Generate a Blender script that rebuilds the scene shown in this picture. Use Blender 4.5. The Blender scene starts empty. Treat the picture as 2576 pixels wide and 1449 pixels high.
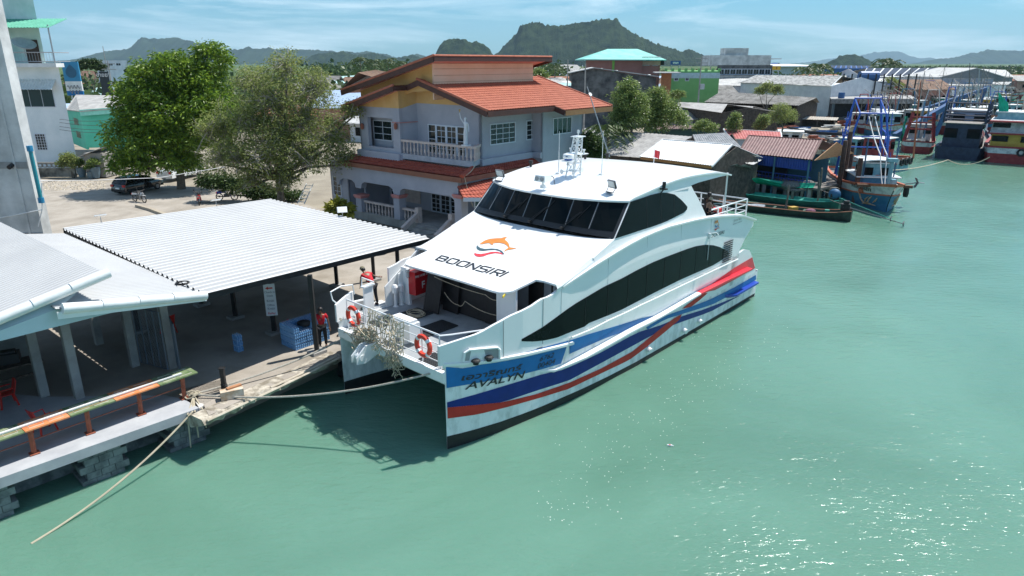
import bpy, bmesh, math, random
import numpy as np
from mathutils import Vector, Matrix
sc = bpy.context.scene
COL = sc.collection
R = math.radians
# ------------------------------------------------------------------ camera (a drone about 12 m above the water)
F, CX, CY, H = 1717., 1288., 724.5, 12.5
TH = math.atan((724.5-158)/F)
cam = bpy.data.objects.new('camera', bpy.data.cameras.new('camera')); COL.objects.link(cam)
cam.location = (0, 0, H); cam.rotation_euler = (R(90)-TH, 0, 0)
cam.data.sensor_width = 36; cam.data.lens = 36*F/2576
cam.data.clip_start = .3; cam.data.clip_end = 60000
sc.camera = cam
# ------------------------------------------------------------------ sky and sun
SUN_EL, SUN_AZ = R(60), math.atan2(.84, .545)      # azimuth of the sun, measured from +Y towards +X
w = bpy.data.worlds.new('World'); sc.world = w; w.use_nodes = True
nt = w.node_tree; nt.nodes.clear()
wo = nt.nodes.new('ShaderNodeOutputWorld'); bg = nt.nodes.new('ShaderNodeBackground')
sky = nt.nodes.new('ShaderNodeTexSky'); sky.sky_type = 'NISHITA'; sky.sun_disc = False
sky.sun_elevation = SUN_EL; sky.sun_rotation = SUN_AZ; sky.altitude = 0; sky.air_density = 1.0; sky.dust_density = .6; sky.ozone_density = 2.2
tc = nt.nodes.new('ShaderNodeTexCoord'); sep = nt.nodes.new('ShaderNodeSeparateXYZ')
mp = nt.nodes.new('ShaderNodeMapping'); mp.inputs['Scale'].default_value = (1.1, 1.1, 9)
mp.inputs['Rotation'].default_value = (0, R(5), 0)
nz = nt.nodes.new('ShaderNodeTexNoise'); nz.inputs['Scale'].default_value = 2.3; nz.inputs['Detail'].default_value = 9; nz.inputs['Roughness'].default_value = .62
nz.inputs['Distortion'].default_value = .5
rp = nt.nodes.new('ShaderNodeValToRGB'); rp.color_ramp.elements[0].position = .47; rp.color_ramp.elements[0].color = (0,0,0,1)
rp.color_ramp.elements[1].position = .64; rp.color_ramp.elements[1].color = (.5,.5,.5,1)
mx = nt.nodes.new('ShaderNodeMixRGB'); mx.inputs[2].default_value = (11.5, 12.4, 12.9, 1)
tint = nt.nodes.new('ShaderNodeMixRGB'); tint.blend_type = 'MULTIPLY'; tint.inputs[0].default_value = 1
el = nt.nodes.new('ShaderNodeValToRGB'); el.color_ramp.elements[0].position = 0; el.color_ramp.elements[0].color = (.39,.77,.94,1); el.color_ramp.elements[1].position = .20; el.color_ramp.elements[1].color = (.25,.72,.98,1)
e3 = el.color_ramp.elements.new(.55); e3.color = (.42,.80,1.0,1)
L = nt.links.new
L(tc.outputs['Generated'], sep.inputs[0]); L(sep.outputs['Z'], el.inputs[0]); L(el.outputs[0], tint.inputs[2]); L(tc.outputs['Generated'], mp.inputs['Vector']); L(mp.outputs[0], nz.inputs['Vector']); L(nz.outputs['Fac'], rp.inputs[0])
L(sky.outputs[0], tint.inputs[1]); L(tint.outputs[0], mx.inputs[1]); L(rp.outputs[0], mx.inputs[0]); L(mx.outputs[0], bg.inputs['Color']); L(bg.outputs[0], wo.inputs['Surface'])
bg.inputs['Strength'].default_value = .096
sl = bpy.data.lights.new('sun', 'SUN'); sl.energy = 4.9; sl.angle = R(.5); sl.color = (1, .965, .91)
sun = bpy.data.objects.new('sun', sl); COL.objects.link(sun)
SV = Vector((math.sin(SUN_AZ)*math.cos(SUN_EL), math.cos(SUN_AZ)*math.cos(SUN_EL), math.sin(SUN_EL)))
sun.rotation_euler = SV.to_track_quat('Z', 'Y').to_euler(); sun.location = (0, 0, 60)
sc.view_settings.view_transform = 'Standard'; sc.view_settings.look = 'None'; sc.view_settings.gamma = 1
sc.view_settings.exposure = 0.47
try:
    sc.cycles.max_bounces = 6; sc.cycles.volume_bounces = 0; sc.cycles.transparent_max_bounces = 12
except Exception: pass
# ------------------------------------------------------------------ where a sight line meets a surface of known height / distance
V3 = lambda *a: np.array(a, float)
CAM = V3(0, 0, H)
def ray(U, V):
    a = (U-CX)/F; b = (V-CY)/F
    return V3(a, math.cos(TH)-b*math.sin(TH), -(math.sin(TH)+b*math.cos(TH)))
def G(U, V, z=0.):
    r = ray(U, V); return CAM + r*((z-H)/r[2])
def PY(U, V, y):
    r = ray(U, V); return CAM + r*(y/r[1])
def PP(U, V, p, n):
    r = ray(U, V); return CAM + r*(np.dot(V3(*p)-CAM, n)/np.dot(r, n))
# ------------------------------------------------------------------ materials
MATS = {}
def mat(name, rgb, rough=.6, metal=0., var=.12, scale=2., bump=0., bscale=20., rgb2=None, spec=.5, lo=.35, hi=.65, coat=0., sc3=(1,1,1), emis=None, alpha=None):
    if name in MATS: return MATS[name]
    m = bpy.data.materials.new(name); m.use_nodes = True; n = m.node_tree.nodes; l = m.node_tree.links.new
    b = n['Principled BSDF']; b.inputs['Roughness'].default_value = rough; b.inputs['Metallic'].default_value = metal
    b.inputs['Specular IOR Level'].default_value = spec
    if coat: b.inputs['Coat Weight'].default_value = coat
    c = n.new('ShaderNodeTexCoord'); mpn = n.new('ShaderNodeMapping'); mpn.inputs['Scale'].default_value = sc3
    l(c.outputs['Object'], mpn.inputs[0])
    t = n.new('ShaderNodeTexNoise'); t.inputs['Scale'].default_value = scale; t.inputs['Detail'].default_value = 7; t.inputs['Roughness'].default_value = .62
    l(mpn.outputs[0], t.inputs['Vector'])
    r = n.new('ShaderNodeValToRGB'); e = r.color_ramp.elements
    e[0].position = lo; e[1].position = hi
    if rgb2 is None:
        e[0].color = tuple(x*(1-var) for x in rgb)+(1,); e[1].color = tuple(min(1, x*(1+var)) for x in rgb)+(1,)
    else: e[0].color = tuple(rgb)+(1,); e[1].color = tuple(rgb2)+(1,)
    l(t.outputs['Fac'], r.inputs[0]); l(r.outputs[0], b.inputs['Base Color'])
    if bump:
        t2 = n.new('ShaderNodeTexNoise'); t2.inputs['Scale'].default_value = bscale; t2.inputs['Detail'].default_value = 5
        l(mpn.outputs[0], t2.inputs['Vector'])
        bp = n.new('ShaderNodeBump'); bp.inputs['Strength'].default_value = bump; bp.inputs['Distance'].default_value = .05
        l(t2.outputs['Fac'], bp.inputs['Height']); l(bp.outputs[0], b.inputs['Normal'])
    if alpha is not None: b.inputs['Alpha'].default_value = alpha
    MATS[name] = m; return m
def leafmat(name, a, b_, trans=.25, rough=.5):
    """foliage: each leaf its own green, light passes through a little"""
    if name in MATS: return MATS[name]
    m = bpy.data.materials.new(name); m.use_nodes = True; n = m.node_tree.nodes; l = m.node_tree.links.new
    b = n['Principled BSDF']; b.inputs['Roughness'].default_value = rough; b.inputs['Specular IOR Level'].default_value = .35
    g = n.new('ShaderNodeNewGeometry'); r = n.new('ShaderNodeValToRGB'); e = r.color_ramp.elements
    e[0].color = tuple(a)+(1,); e[1].color = tuple(b_)+(1,)
    l(g.outputs['Random Per Island'], r.inputs[0]); l(r.outputs[0], b.inputs['Base Color'])
    tr = n.new('ShaderNodeBsdfTranslucent'); l(r.outputs[0], tr.inputs['Color'])
    ms = n.new('ShaderNodeMixShader'); ms.inputs[0].default_value = trans
    l(b.outputs[0], ms.inputs[1]); l(tr.outputs[0], ms.inputs[2]); l(ms.outputs[0], n['Material Output'].inputs['Surface'])
    MATS[name] = m; return m
# ------------------------------------------------------------------ mesh builder
def rotz(a): c, s = math.cos(a), math.sin(a); return np.array([[c,-s,0],[s,c,0],[0,0,1.]])
class MB:
    def __init__(s): s.v = []; s.f = []; s.sm = False
    def add(s, vs, fs):
        o = len(s.v); s.v += [tuple(float(c) for c in p) for p in vs]; s.f += [tuple(i+o for i in f) for f in fs]; return s
    def box(s, c, d, rz=0., rx=0., ry=0., taper=1.):
        hx, hy, hz = d[0]/2, d[1]/2, d[2]/2
        m = Matrix.Rotation(rz, 3, 'Z') @ Matrix.Rotation(ry, 3, 'Y') @ Matrix.Rotation(rx, 3, 'X')
        vs = []
        for z, k in ((-hz, 1), (hz, taper)):
            for x, y in ((-hx,-hy),(hx,-hy),(hx,hy),(-hx,hy)):
                p = m @ Vector((x*k, y*k, z)); vs.append((p.x+c[0], p.y+c[1], p.z+c[2]))
        return s.add(vs, [(3,2,1,0),(4,5,6,7),(0,1,5,4),(1,2,6,5),(2,3,7,6),(3,0,4,7)])
    def beam(s, a, b, w, h, up=(0,0,1)):
        a = Vector(a); b = Vector(b); d = b-a
        if d.length < 1e-6: return s
        d.normalize(); u = Vector(up)
        if abs(d.dot(u)) > .98: u = Vector((1,0,0))
        sd = d.cross(u).normalized(); u = sd.cross(d).normalized(); vs = []
        for p in (a, b):
            for i, j in ((-1,-1),(1,-1),(1,1),(-1,1)): vs.append(p+sd*(i*w/2)+u*(j*h/2))
        return s.add(vs, [(0,1,2,3),(7,6,5,4),(4,5,1,0),(5,6,2,1),(6,7,3,2),(7,4,0,3)])
    def tube(s, pts, r, n=6, cap=True, closed=False):
        P = [Vector(p) for p in pts]; m = len(P); rr = r if isinstance(r, (list, tuple)) else [r]*m; o = len(s.v); pu = None
        for i, p in enumerate(P):
            if closed: d = P[(i+1) % m]-P[i-1]
            else: d = P[min(i+1, m-1)]-P[max(i-1, 0)]
            d = d.normalized() if d.length > 1e-9 else Vector((0,0,1))
            if pu is None: pu = Vector((0,0,1)) if abs(d.z) < .9 else Vector((1,0,0))
            a = d.cross(pu)
            a = a.normalized() if a.length > 1e-6 else d.orthogonal().normalized()
            u = a.cross(d).normalized(); pu = u
            for k in range(n):
                t = 2*math.pi*k/n; q = p+(a*math.cos(t)+u*math.sin(t))*rr[i]; s.v.append(tuple(q))
        for i in range(m if closed else m-1):
            i2 = (i+1) % m
            for k in range(n): s.f.append((o+i*n+k, o+i*n+(k+1) % n, o+i2*n+(k+1) % n, o+i2*n+k))
        if cap and not closed: s.f.append(tuple(o+k for k in range(n))[::-1]); s.f.append(tuple(o+(m-1)*n+k for k in range(n)))
        return s
    def lathe(s, c, prof, n=12, rz=0., ax=None, cap=True):
        """prof: (radius, height) list along z (or along direction ax) from c"""
        o = len(s.v); A = Vector(ax).normalized() if ax is not None else Vector((0,0,1))
        X = A.orthogonal().normalized() if ax is not None else Vector((1,0,0)); Y = A.cross(X); c = Vector(c)
        for r_, h in prof:
            for k in range(n):
                t = 2*math.pi*k/n+rz; s.v.append(tuple(c+X*(r_*math.cos(t))+Y*(r_*math.sin(t))+A*h))
        for i in range(len(prof)-1):
            for k in range(n): s.f.append((o+i*n+k, o+i*n+(k+1) % n, o+(i+1)*n+(k+1) % n, o+(i+1)*n+k))
        if cap: s.f.append(tuple(o+k for k in range(n))[::-1]); s.f.append(tuple(o+(len(prof)-1)*n+k for k in range(n)))
        return s
    def poly(s, pts): return s.add(pts, [tuple(range(len(pts)))])
    def slab(s, pts, off):
        """closed solid: polygon pts extruded by vector off"""
        n = len(pts); off = np.array(off, float); P = [np.array(p, float) for p in pts]
        return s.add(P+[p+off for p in P], [tuple(range(n))[::-1], tuple(range(n, 2*n))]+[(i, (i+1) % n, n+(i+1) % n, n+i) for i in range(n)])
    def grid(s, rows):
        o = len(s.v); n = len(rows[0])
        for r_ in rows: s.v += [tuple(float(c) for c in p) for p in r_]
        for i in range(len(rows)-1):
            for j in range(n-1): s.f.append((o+i*n+j, o+i*n+j+1, o+(i+1)*n+j+1, o+(i+1)*n+j))
        return s
    def solidgrid(s, rows, off):
        """grid given thickness by vector off, closed round the rim"""
        off = np.array(off, float); a = len(s.v); s.grid(rows); b = len(s.v); s.grid([[np.array(p, float)+off for p in r_][::-1] for r_ in rows])
        nr, nc = len(rows), len(rows[0])
        A = lambda i, j: a+i*nc+j
        B = lambda i, j: b+i*nc+(nc-1-j)
        for i in range(nr-1): s.f.append((A(i,0), A(i+1,0), B(i+1,0), B(i,0))); s.f.append((A(i+1,nc-1), A(i,nc-1), B(i,nc-1), B(i+1,nc-1)))
        for j in range(nc-1): s.f.append((A(0,j+1), A(0,j), B(0,j), B(0,j+1))); s.f.append((A(nr-1,j), A(nr-1,j+1), B(nr-1,j+1), B(nr-1,j)))
        return s
    def ball(s, c, r, n=8, m=6, sq=(1,1,1)):
        pr = []
        o = len(s.v)
        for i in range(1, m):
            a = math.pi*i/m
            for k in range(n):
                t = 2*math.pi*k/n; s.v.append((c[0]+r*sq[0]*math.sin(a)*math.cos(t), c[1]+r*sq[1]*math.sin(a)*math.sin(t), c[2]+r*sq[2]*math.cos(a)))
        for i in range(m-2):
            for k in range(n): s.f.append((o+i*n+k, o+(i+1)*n+k, o+(i+1)*n+(k+1) % n, o+i*n+(k+1) % n))
        t = len(s.v); s.v.append((c[0], c[1], c[2]+r*sq[2])); s.v.append((c[0], c[1], c[2]-r*sq[2]))
        for k in range(n): s.f.append((t, o+k, o+(k+1) % n)); s.f.append((t+1, o+(m-2)*n+(k+1) % n, o+(m-2)*n+k))
        return s
    def build(s, name, m, parent=None, world=True, smooth=False, fix=True):
        me = bpy.data.meshes.new(name); V = np.array(s.v, float).reshape(-1, 3)
        if parent is not None:
            if world:
                V = V-np.array(wloc(parent)); V = V @ np.array(Matrix.Rotation(wrot(parent), 3, 'Z'))
            org = None
        else: org = V3((V[:,0].min()+V[:,0].max())/2, (V[:,1].min()+V[:,1].max())/2, V[:,2].min()); V = V-org
        me.from_pydata(V.tolist(), [], s.f)
        if fix:
            bm = bmesh.new(); bm.from_mesh(me)
            bmesh.ops.recalc_face_normals(bm, faces=bm.faces); bm.to_mesh(me); bm.free()
        if smooth or s.sm:
            me.polygons.foreach_set('use_smooth', [True]*len(me.polygons))
            try: me.set_sharp_from_angle(angle=R(38))
            except Exception: pass
        me.materials.append(m); me.update()
        o = bpy.data.objects.new(name, me); COL.objects.link(o)
        if parent is not None: o.parent = parent
        else: o.location = org
        return o
def wloc(o):
    p = Vector((0,0,0)); q = o
    m = Matrix.Identity(4)
    while q is not None:
        m = Matrix.Translation(q.location) @ Matrix.Rotation(q.rotation_euler.z, 4, 'Z') @ m; q = q.parent
    return m.to_translation()
def wrot(o):
    a = 0; q = o
    while q is not None: a += q.rotation_euler.z; q = q.parent
    return a
def tag(o, label=None, cat=None, group=None, kind=None):
    if label: o['label'] = label
    if cat: o['category'] = cat
    if group: o['group'] = group
    if kind: o['kind'] = kind
    return o
def thing(name, label, cat, loc=(0,0,0), rz=0., group=None):
    o = bpy.data.objects.new(name, None); COL.objects.link(o); o.empty_display_size = .3
    o.location = [float(c) for c in loc]; o.rotation_euler = (0, 0, rz)
    return tag(o, label, cat, group)
def kids(o): return [c for c in bpy.data.objects if c.parent == o]
def copy_tree(o, parent=None):
    c = o.copy(); COL.objects.link(c); c.parent = parent
    for ch in kids(o): copy_tree(ch, c)
    return c
def struct(o): o['kind'] = 'structure'; return o
def part(o, label): o['label'] = label; return o
# text laid on a surface: fn maps flat (x, y) to a point
def textmesh(txt, fn, size=1., shear=0., bold=0., xs=1., spacing=1., align='CENTER'):
    cu = bpy.data.curves.new('lettering', 'FONT'); cu.body = txt; cu.size = size; cu.shear = shear; cu.offset = bold; cu.align_x = align
    cu.space_character = spacing; cu.resolution_u = 3; cu.fill_mode = 'FRONT'
    ob = bpy.data.objects.new('lettering', cu); COL.objects.link(ob)
    dg = bpy.context.evaluated_depsgraph_get(); dg.update(); me = bpy.data.meshes.new_from_object(ob.evaluated_get(dg))
    b = MB(); b.v = [tuple(float(q) for q in fn(v.co.x*xs, v.co.y)) for v in me.vertices]; b.f = [tuple(p.vertices) for p in me.polygons]
    bpy.data.objects.remove(ob); bpy.data.curves.remove(cu); bpy.data.meshes.remove(me)
    return b
def rope(pts, r, sag=0., n=10):
    """points along a hanging line between successive points"""
    out = []
    for a, b in zip(pts[:-1], pts[1:]):
        a = np.array(a, float); b = np.array(b, float)
        for i in range(n): t = i/n; p = a+(b-a)*t; p[2] -= sag*4*t*(1-t); out.append(p)
    out.append(np.array(pts[-1], float)); return out
WHITE = mat('white_paint', (.78,.79,.78), .38, var=.03, scale=1.5)
WHITE2 = mat('weathered_white_paint', (.60,.62,.61), .6, rgb2=(.76,.77,.76), scale=1.2)
BLACK = mat('black_rubber', (.012,.012,.013), .6, var=.3, scale=5)
DARKGLASS = mat('dark_tinted_glass', (.004,.007,.008), .08, var=.1, spec=.12)
STEEL = mat('grey_galvanised_steel', (.42,.43,.44), .4, .6, scale=6)
REDP = mat('red_plastic', (.62,.03,.02), .4, var=.08)
CONC = mat('grey_concrete', (.26,.255,.24), .9, rgb2=(.40,.39,.37), scale=.9, bump=.3)
# ================================================================== water and land
def water_mat():
    m = bpy.data.materials.new('murky_green_harbour_water'); m.use_nodes = True; n = m.node_tree.nodes; l = m.node_tree.links.new
    b = n['Principled BSDF']; b.inputs['Roughness'].default_value = .15; b.inputs['Subsurface Weight'].default_value = .75; b.inputs['Subsurface Radius'].default_value = (.5,1.0,.9); b.inputs['Subsurface Scale'].default_value = .9; b.inputs['IOR'].default_value = 1.33; b.inputs['Specular IOR Level'].default_value = .5
    c = n.new('ShaderNodeTexCoord')
    def noise(sx, sy, scale, det=4, rot=0., rough=.55, dist=0.):
        mpn = n.new('ShaderNodeMapping'); mpn.inputs['Scale'].default_value = (sx, sy, 1); mpn.inputs['Rotation'].default_value = (0, 0, rot)
        t = n.new('ShaderNodeTexNoise'); t.inputs['Scale'].default_value = scale; t.inputs['Detail'].default_value = det; t.inputs['Roughness'].default_value = rough
        t.inputs['Distortion'].default_value = dist
        l(c.outputs['Object'], mpn.inputs[0]); l(mpn.outputs[0], t.inputs['Vector']); return t
    a = noise(1, 1, .09, 5, dist=.6); r = n.new('ShaderNodeValToRGB'); e = r.color_ramp.elements
    e[0].position = .32; e[0].color = (.096,.204,.148,1); e[1].position = .68; e[1].color = (.130,.262,.196,1)
    l(a.outputs['Fac'], r.inputs[0]); l(r.outputs[0], b.inputs['Base Color'])
    w1 = noise(1, 2.6, 1.1, 4, .35); w2 = noise(1, 1.6, 3.8, 3, -.5, dist=.8); w3 = noise(1, 1, .25, 2)
    m1 = n.new('ShaderNodeMath'); m1.operation = 'MULTIPLY'; m1.inputs[1].default_value = .36; l(w2.outputs['Fac'], m1.inputs[0])
    m2 = n.new('ShaderNodeMath'); m2.operation = 'ADD'; l(w1.outputs['Fac'], m2.inputs[0]); l(m1.outputs[0], m2.inputs[1])
    m3 = n.new('ShaderNodeMath'); m3.operation = 'MULTIPLY'; l(m2.outputs[0], m3.inputs[0]); l(w3.outputs['Fac'], m3.inputs[1])
    bp = n.new('ShaderNodeBump'); bp.inputs['Strength'].default_value = .66; bp.inputs['Distance'].default_value = .17
    l(m3.outputs[0], bp.inputs['Height']); l(bp.outputs[0], b.inputs['Normal'])
    return m
b = MB(); b.poly([(-3000,-200,0),(9000,-200,0),(9000,9000,0),(-3000,9000,0)])
struct(b.build('water', water_mat()))
def specks(name, label, n, seed, box):
    rnd = random.Random(seed); b = MB(); S = 0
    while S < n:
        U = rnd.uniform(box[0], box[2]); V = rnd.uniform(box[1], box[3])
        k = math.exp(-((U-(box[0]+(box[2]-box[0])*(1-(V-box[1])/(box[3]-box[1]))))/(.22*(box[2]-box[0])))**2)
        if rnd.random() > k: continue
        p = G(U, V, .006); q = rnd.uniform(.008, .022); a = rnd.uniform(0, 3.1); b.lathe((p[0],p[1],.004), [(q, 0), (q*.6, .004)], 5, a); S += 1
    tag(b.build(name, mat('pale_foam', (.62,.68,.62), .7)), label, 'foam', kind='stuff')
specks('foam', 'small pale flecks of foam drifting on the green water right of the ferry' , 300, 3, (1350, 760, 2000, 1320))
# ================================================================== the ferry, a two-hulled boat seen from above its bow
O0 = (G(1125,1130)+G(868,992))/2; AH = R(47.4)
AX = V3(math.cos(AH), math.sin(AH), 0); AY = V3(-math.sin(AH), math.cos(AH), 0)
def loc(p): d = np.array(p)-O0; return V3(d@AX, d@AY, d[2])
def wf(s, t, z): return O0+AX*s+AY*t+V3(0,0,z)
def interp(x, xs, ys): return float(np.interp(x, xs, ys))
def TWL(s): return interp(s, [0,.5,1,2,3.8,6.4,10,16,22.5], [3.0,3.15,3.28,3.5,3.76,3.95,4.05,3.95,3.80])
def TDK(s): return interp(s, [-.3,0,.5,1,2,3,5,8,16,20,22.5], [2.9,3.04,3.26,3.44,3.66,3.8,3.93,4.0,4.0,3.92,3.82])
def TSIDE(s, z): return TDK(s)-max(0, z-5.3)*.12
def ZG(s): return interp(s, [0,1.5,5.6,9,12.3,17,22.5], [3.15,2.95,2.45,1.95,1.62,1.52,1.5])   # level where hull meets the side wall
def THULL(s, z):
    k = min(1, max(0, z/ZG(s))); return TWL(s)+(TDK(s)-TWL(s))*k
def solve(U, V, f):
    t = 3.9
    for _ in range(30):
        p = loc(PP(U, V, O0-AY*t, AY)); t = .5*t+.5*f(p[0], p[2])
    return p
def side(pts, off=0., f=TSIDE): 
    out = []
    for U, V in pts: p = solve(U, V, f); out.append(V3(p[0], -f(p[0], p[2])-off, p[2]))
    return out
def mir(P): return [V3(p[0], -p[1], p[2]) for p in P]
C1 = lambda x, y: (x/3.072+1383.8, y/3.072+346)      # enlarged crops of the photograph back to picture units
C2 = lambda x, y: (x/3.544+1163.6, y/3.544+345.9)
C3 = lambda x, y: (x/2.88+1069, y/2.88+629)
C4 = lambda x, y: (x/4.189+836.6, y/4.189+597.5)
FW = mat('ferry_gloss_white', (.80,.81,.80), .28, var=.025, scale=.7, coat=.3)
FWD = mat('ferry_stained_white', (.50,.53,.51), .45, rgb2=(.79,.81,.80), scale=1.6, lo=.30, hi=.55, sc3=(1.6,1.6,.7), bump=.05, bscale=3)
FDK = mat('ferry_grey_deck_paint', (.25,.27,.28), .7, rgb2=(.36,.38,.39), scale=1.4)
FBL = mat('livery_light_blue', (.010,.15,.40), .45, var=.08, spec=.3); FNV = mat('livery_navy_blue', (.006,.026,.19), .45, var=.1, spec=.25)
FRD = mat('livery_brick_red', (.50,.035,.025), .5, var=.12, spec=.25); FRD2 = mat('livery_bright_red', (.66,.03,.045), .3, var=.05)
FCY = mat('livery_cyan', (.005,.40,.72), .3, var=.05); FRB = mat('livery_royal_blue', (.008,.045,.36), .35, var=.1)
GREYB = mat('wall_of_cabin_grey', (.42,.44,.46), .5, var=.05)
ZD = 2.80
ferry = thing('ferry', 'large white twin-hull passenger ferry with blue and red stripes moored beside the pier', 'ferry', O0, AH)
def fb(b, name, m, parent=None, **k): return b.build(name, m, parent or ferry, world=False, **k)
# ---- hulls
SS = [0,.25,.5,1,1.5,2,3,4,5,6.4,8,10,12,14,16,18,20,21.5,22.6]
def hull(sg):
    rows = []
    for s in SS:
        zg = ZG(s); ti = interp(s, [0,1,3,6,22.6], [3.0,2.85,2.45,2.15,2.0]); top = zg
        sl = .18*(1-s/1.) if s < 1 else 0
        sec = [(THULL(s, z), z) for z in (top, top*.75, top*.5, top*.25, 0, -.35)]
        sec += [((sec[-1][0]+ti)/2, -.75), (ti, -.35), (ti, 0), (ti, top*.5), (ti, max(top, 2.5))]
        rows.append([V3(s-(0.0 if z < 0 else 0), sg*t, z) for t, z in sec])
    b = MB(); b.grid(rows); n = len(rows[0])
    b.f.append(tuple(range((len(rows)-1)*n, len(rows)*n))); b.f.append(tuple(range(n))[::-1])
    return b
for sg in (-1, 1):
    h = fb(hull(sg), 'hull', FWD, smooth=True)
    # black boot-top paint just above the water
    b = MB(); b.grid([[V3(s, sg*(THULL(s, z)+.007), z) for z in (-.1, .15, interp(s, [0,3,8,22], [.50,.36,.22,.17]))] for s in SS])
    fb(b, 'boot_stripe', BLACK, h)
    b = MB(); b.grid([[V3(s, sg*(interp(s, [0,1,3,6,22.6], [3.0,2.85,2.45,2.15,2.0])-.007), z) for z in (-.1, .55)] for s in SS])
    fb(b, 'boot_stripe', BLACK, h)
    if sg == -1:
        nearhull = h
        def stripe(up, lo, m, n=14, off=.012, f=THULL, par=None):
            def res(pl):
                P = np.array(pl, float); d = np.r_[0, np.cumsum(np.linalg.norm(np.diff(P, axis=0), axis=1))]; d /= d[-1]
                x = np.linspace(0, 1, n); return list(zip(np.interp(x, d, P[:,0]), np.interp(x, d, P[:,1])))
            b = MB(); A = side(res([C3(*p) for p in up]), off, f); B = side(res([C3(*p) for p in lo]), off, f)
            mid = [(a+c)/2 for a, c in zip(A, B)]
            for p in mid: p[1] = -f(p[0], p[2])-off
            b.grid([A, mid, B]); o = fb(b, 'stripe', m, par or nearhull)
            b2 = MB(); b2.grid([mir(A), mir(mid), mir(B)]); fb(b2, 'stripe', m, farpar[0])
            return o
        farpar = [None]
    else: farpar[0] = h
stripe([(150,846),(290,858),(560,790),(800,720),(1040,655)], [(155,1000),(420,955),(700,900),(850,862),(985,822)], FBL, 16)
stripe([(158,1103),(420,1030),(700,945),(870,893),(1000,868),(1250,755),(1530,600),(1720,540),(1860,478),(1990,440),(2150,380),(2290,325)],
       [(160,1140),(330,1125),(560,1102),(800,1020),(1040,945),(1280,815),(1500,695),(1640,618),(1790,545),(1900,505),(2060,450),(2215,365)], FNV, 30, .014)
stripe([(160,1140),(330,1125),(560,1102),(800,1045),(1040,962),(1280,855),(1500,735),(1640,622),(1790,500),(1860,463)],
       [(162,1220),(380,1190),(600,1135),(830,1070),(1040,1005),(1280,890),(1480,795),(1600,705),(1740,590),(1840,505)], FRD, 30, .018)
stripe([(1600,560),(1730,480),(1900,420),(2060,360),(2240,270),(2395,180)], [(1610,575),(1740,500),(1920,445),(2080,395),(2240,310),(2398,212)], FBL, 16, .020)
stripe([(1860,425),(1930,370),(2020,312)], [(1925,410),(1975,372),(2045,312)], FRD, 6, .024)
# ---- walkway ledge along the hull, tapering to a point forward
LE = side([C3(872,886), C3(960,885), C3(1240,735), C3(1510,582), C3(1715,480), C3(1860,394), C3(2000,312), C3(2200,212), C3(2370,132)], 0, lambda s, z: THULL(s, z)+.26)
LES = [p[0] for p in LE]; LEZ = [p[2] for p in LE]
LB = side([C3(2215,335), C3(2270,328), C3(2432,235)], 0, lambda s, z: THULL(s, z)+.36)
def ledge(par, sg, s0, s1, w0, w1, LS, LZ, h, m, name, wt=2.2):
    b = MB(); n = 16; rows = []
    for i in range(n):
        s = s0+(s1-s0)*i/(n-1); w = w0+(w1-w0)*min(1, i/(n-1)*wt); z = float(np.interp(s, LS, LZ)); t = THULL(s, z)
        rows.append([V3(s, sg*(t-.05), z+.03), V3(s, sg*(t+w), z), V3(s, sg*(t+w), z-h), V3(s, sg*(t-.05), z-h*2.4)])
    b.grid([r_+[r_[0]] for r_ in rows]); b.f.append(tuple(range(4))); k = (n-1)*5; b.f.append((k+3, k+2, k+1, k))
    return fb(b, name, m, par)
for sg in (-1, 1):
    par = nearhull if sg == -1 else farpar[0]
    ledge(par, sg, LES[0], LES[6], .0, .28, LES, LEZ, .07, FW, 'side_ledge', 5)
    ledge(par, sg, LES[6], LES[8], .28, .30, LES, LEZ, .09, FRD2, 'side_ledge')
    ledge(par, sg, LB[0][0], min(LB[2][0], 23.1), .0, .26, [p[0] for p in LB], [p[2] for p in LB], .10, FRB, 'stern_ledge', 4)
    ledge(par, sg, -.05, 5.6, .04, .10, [0,1.5,5.6], [3.2,3.0,2.5], .08, FW, 'bow_rubbing_strip')
    for s, z in ((14.2,.5),(15.7,.55),(11.0,.55)):
        b = MB(); b.lathe((s, sg*(THULL(s,z)-.05), z), [(.12,0),(.12,.28),(.09,.28)], 10, ax=(-.25,sg,-.25)); fb(b, 'exhaust_pipe', FW, par)
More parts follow.
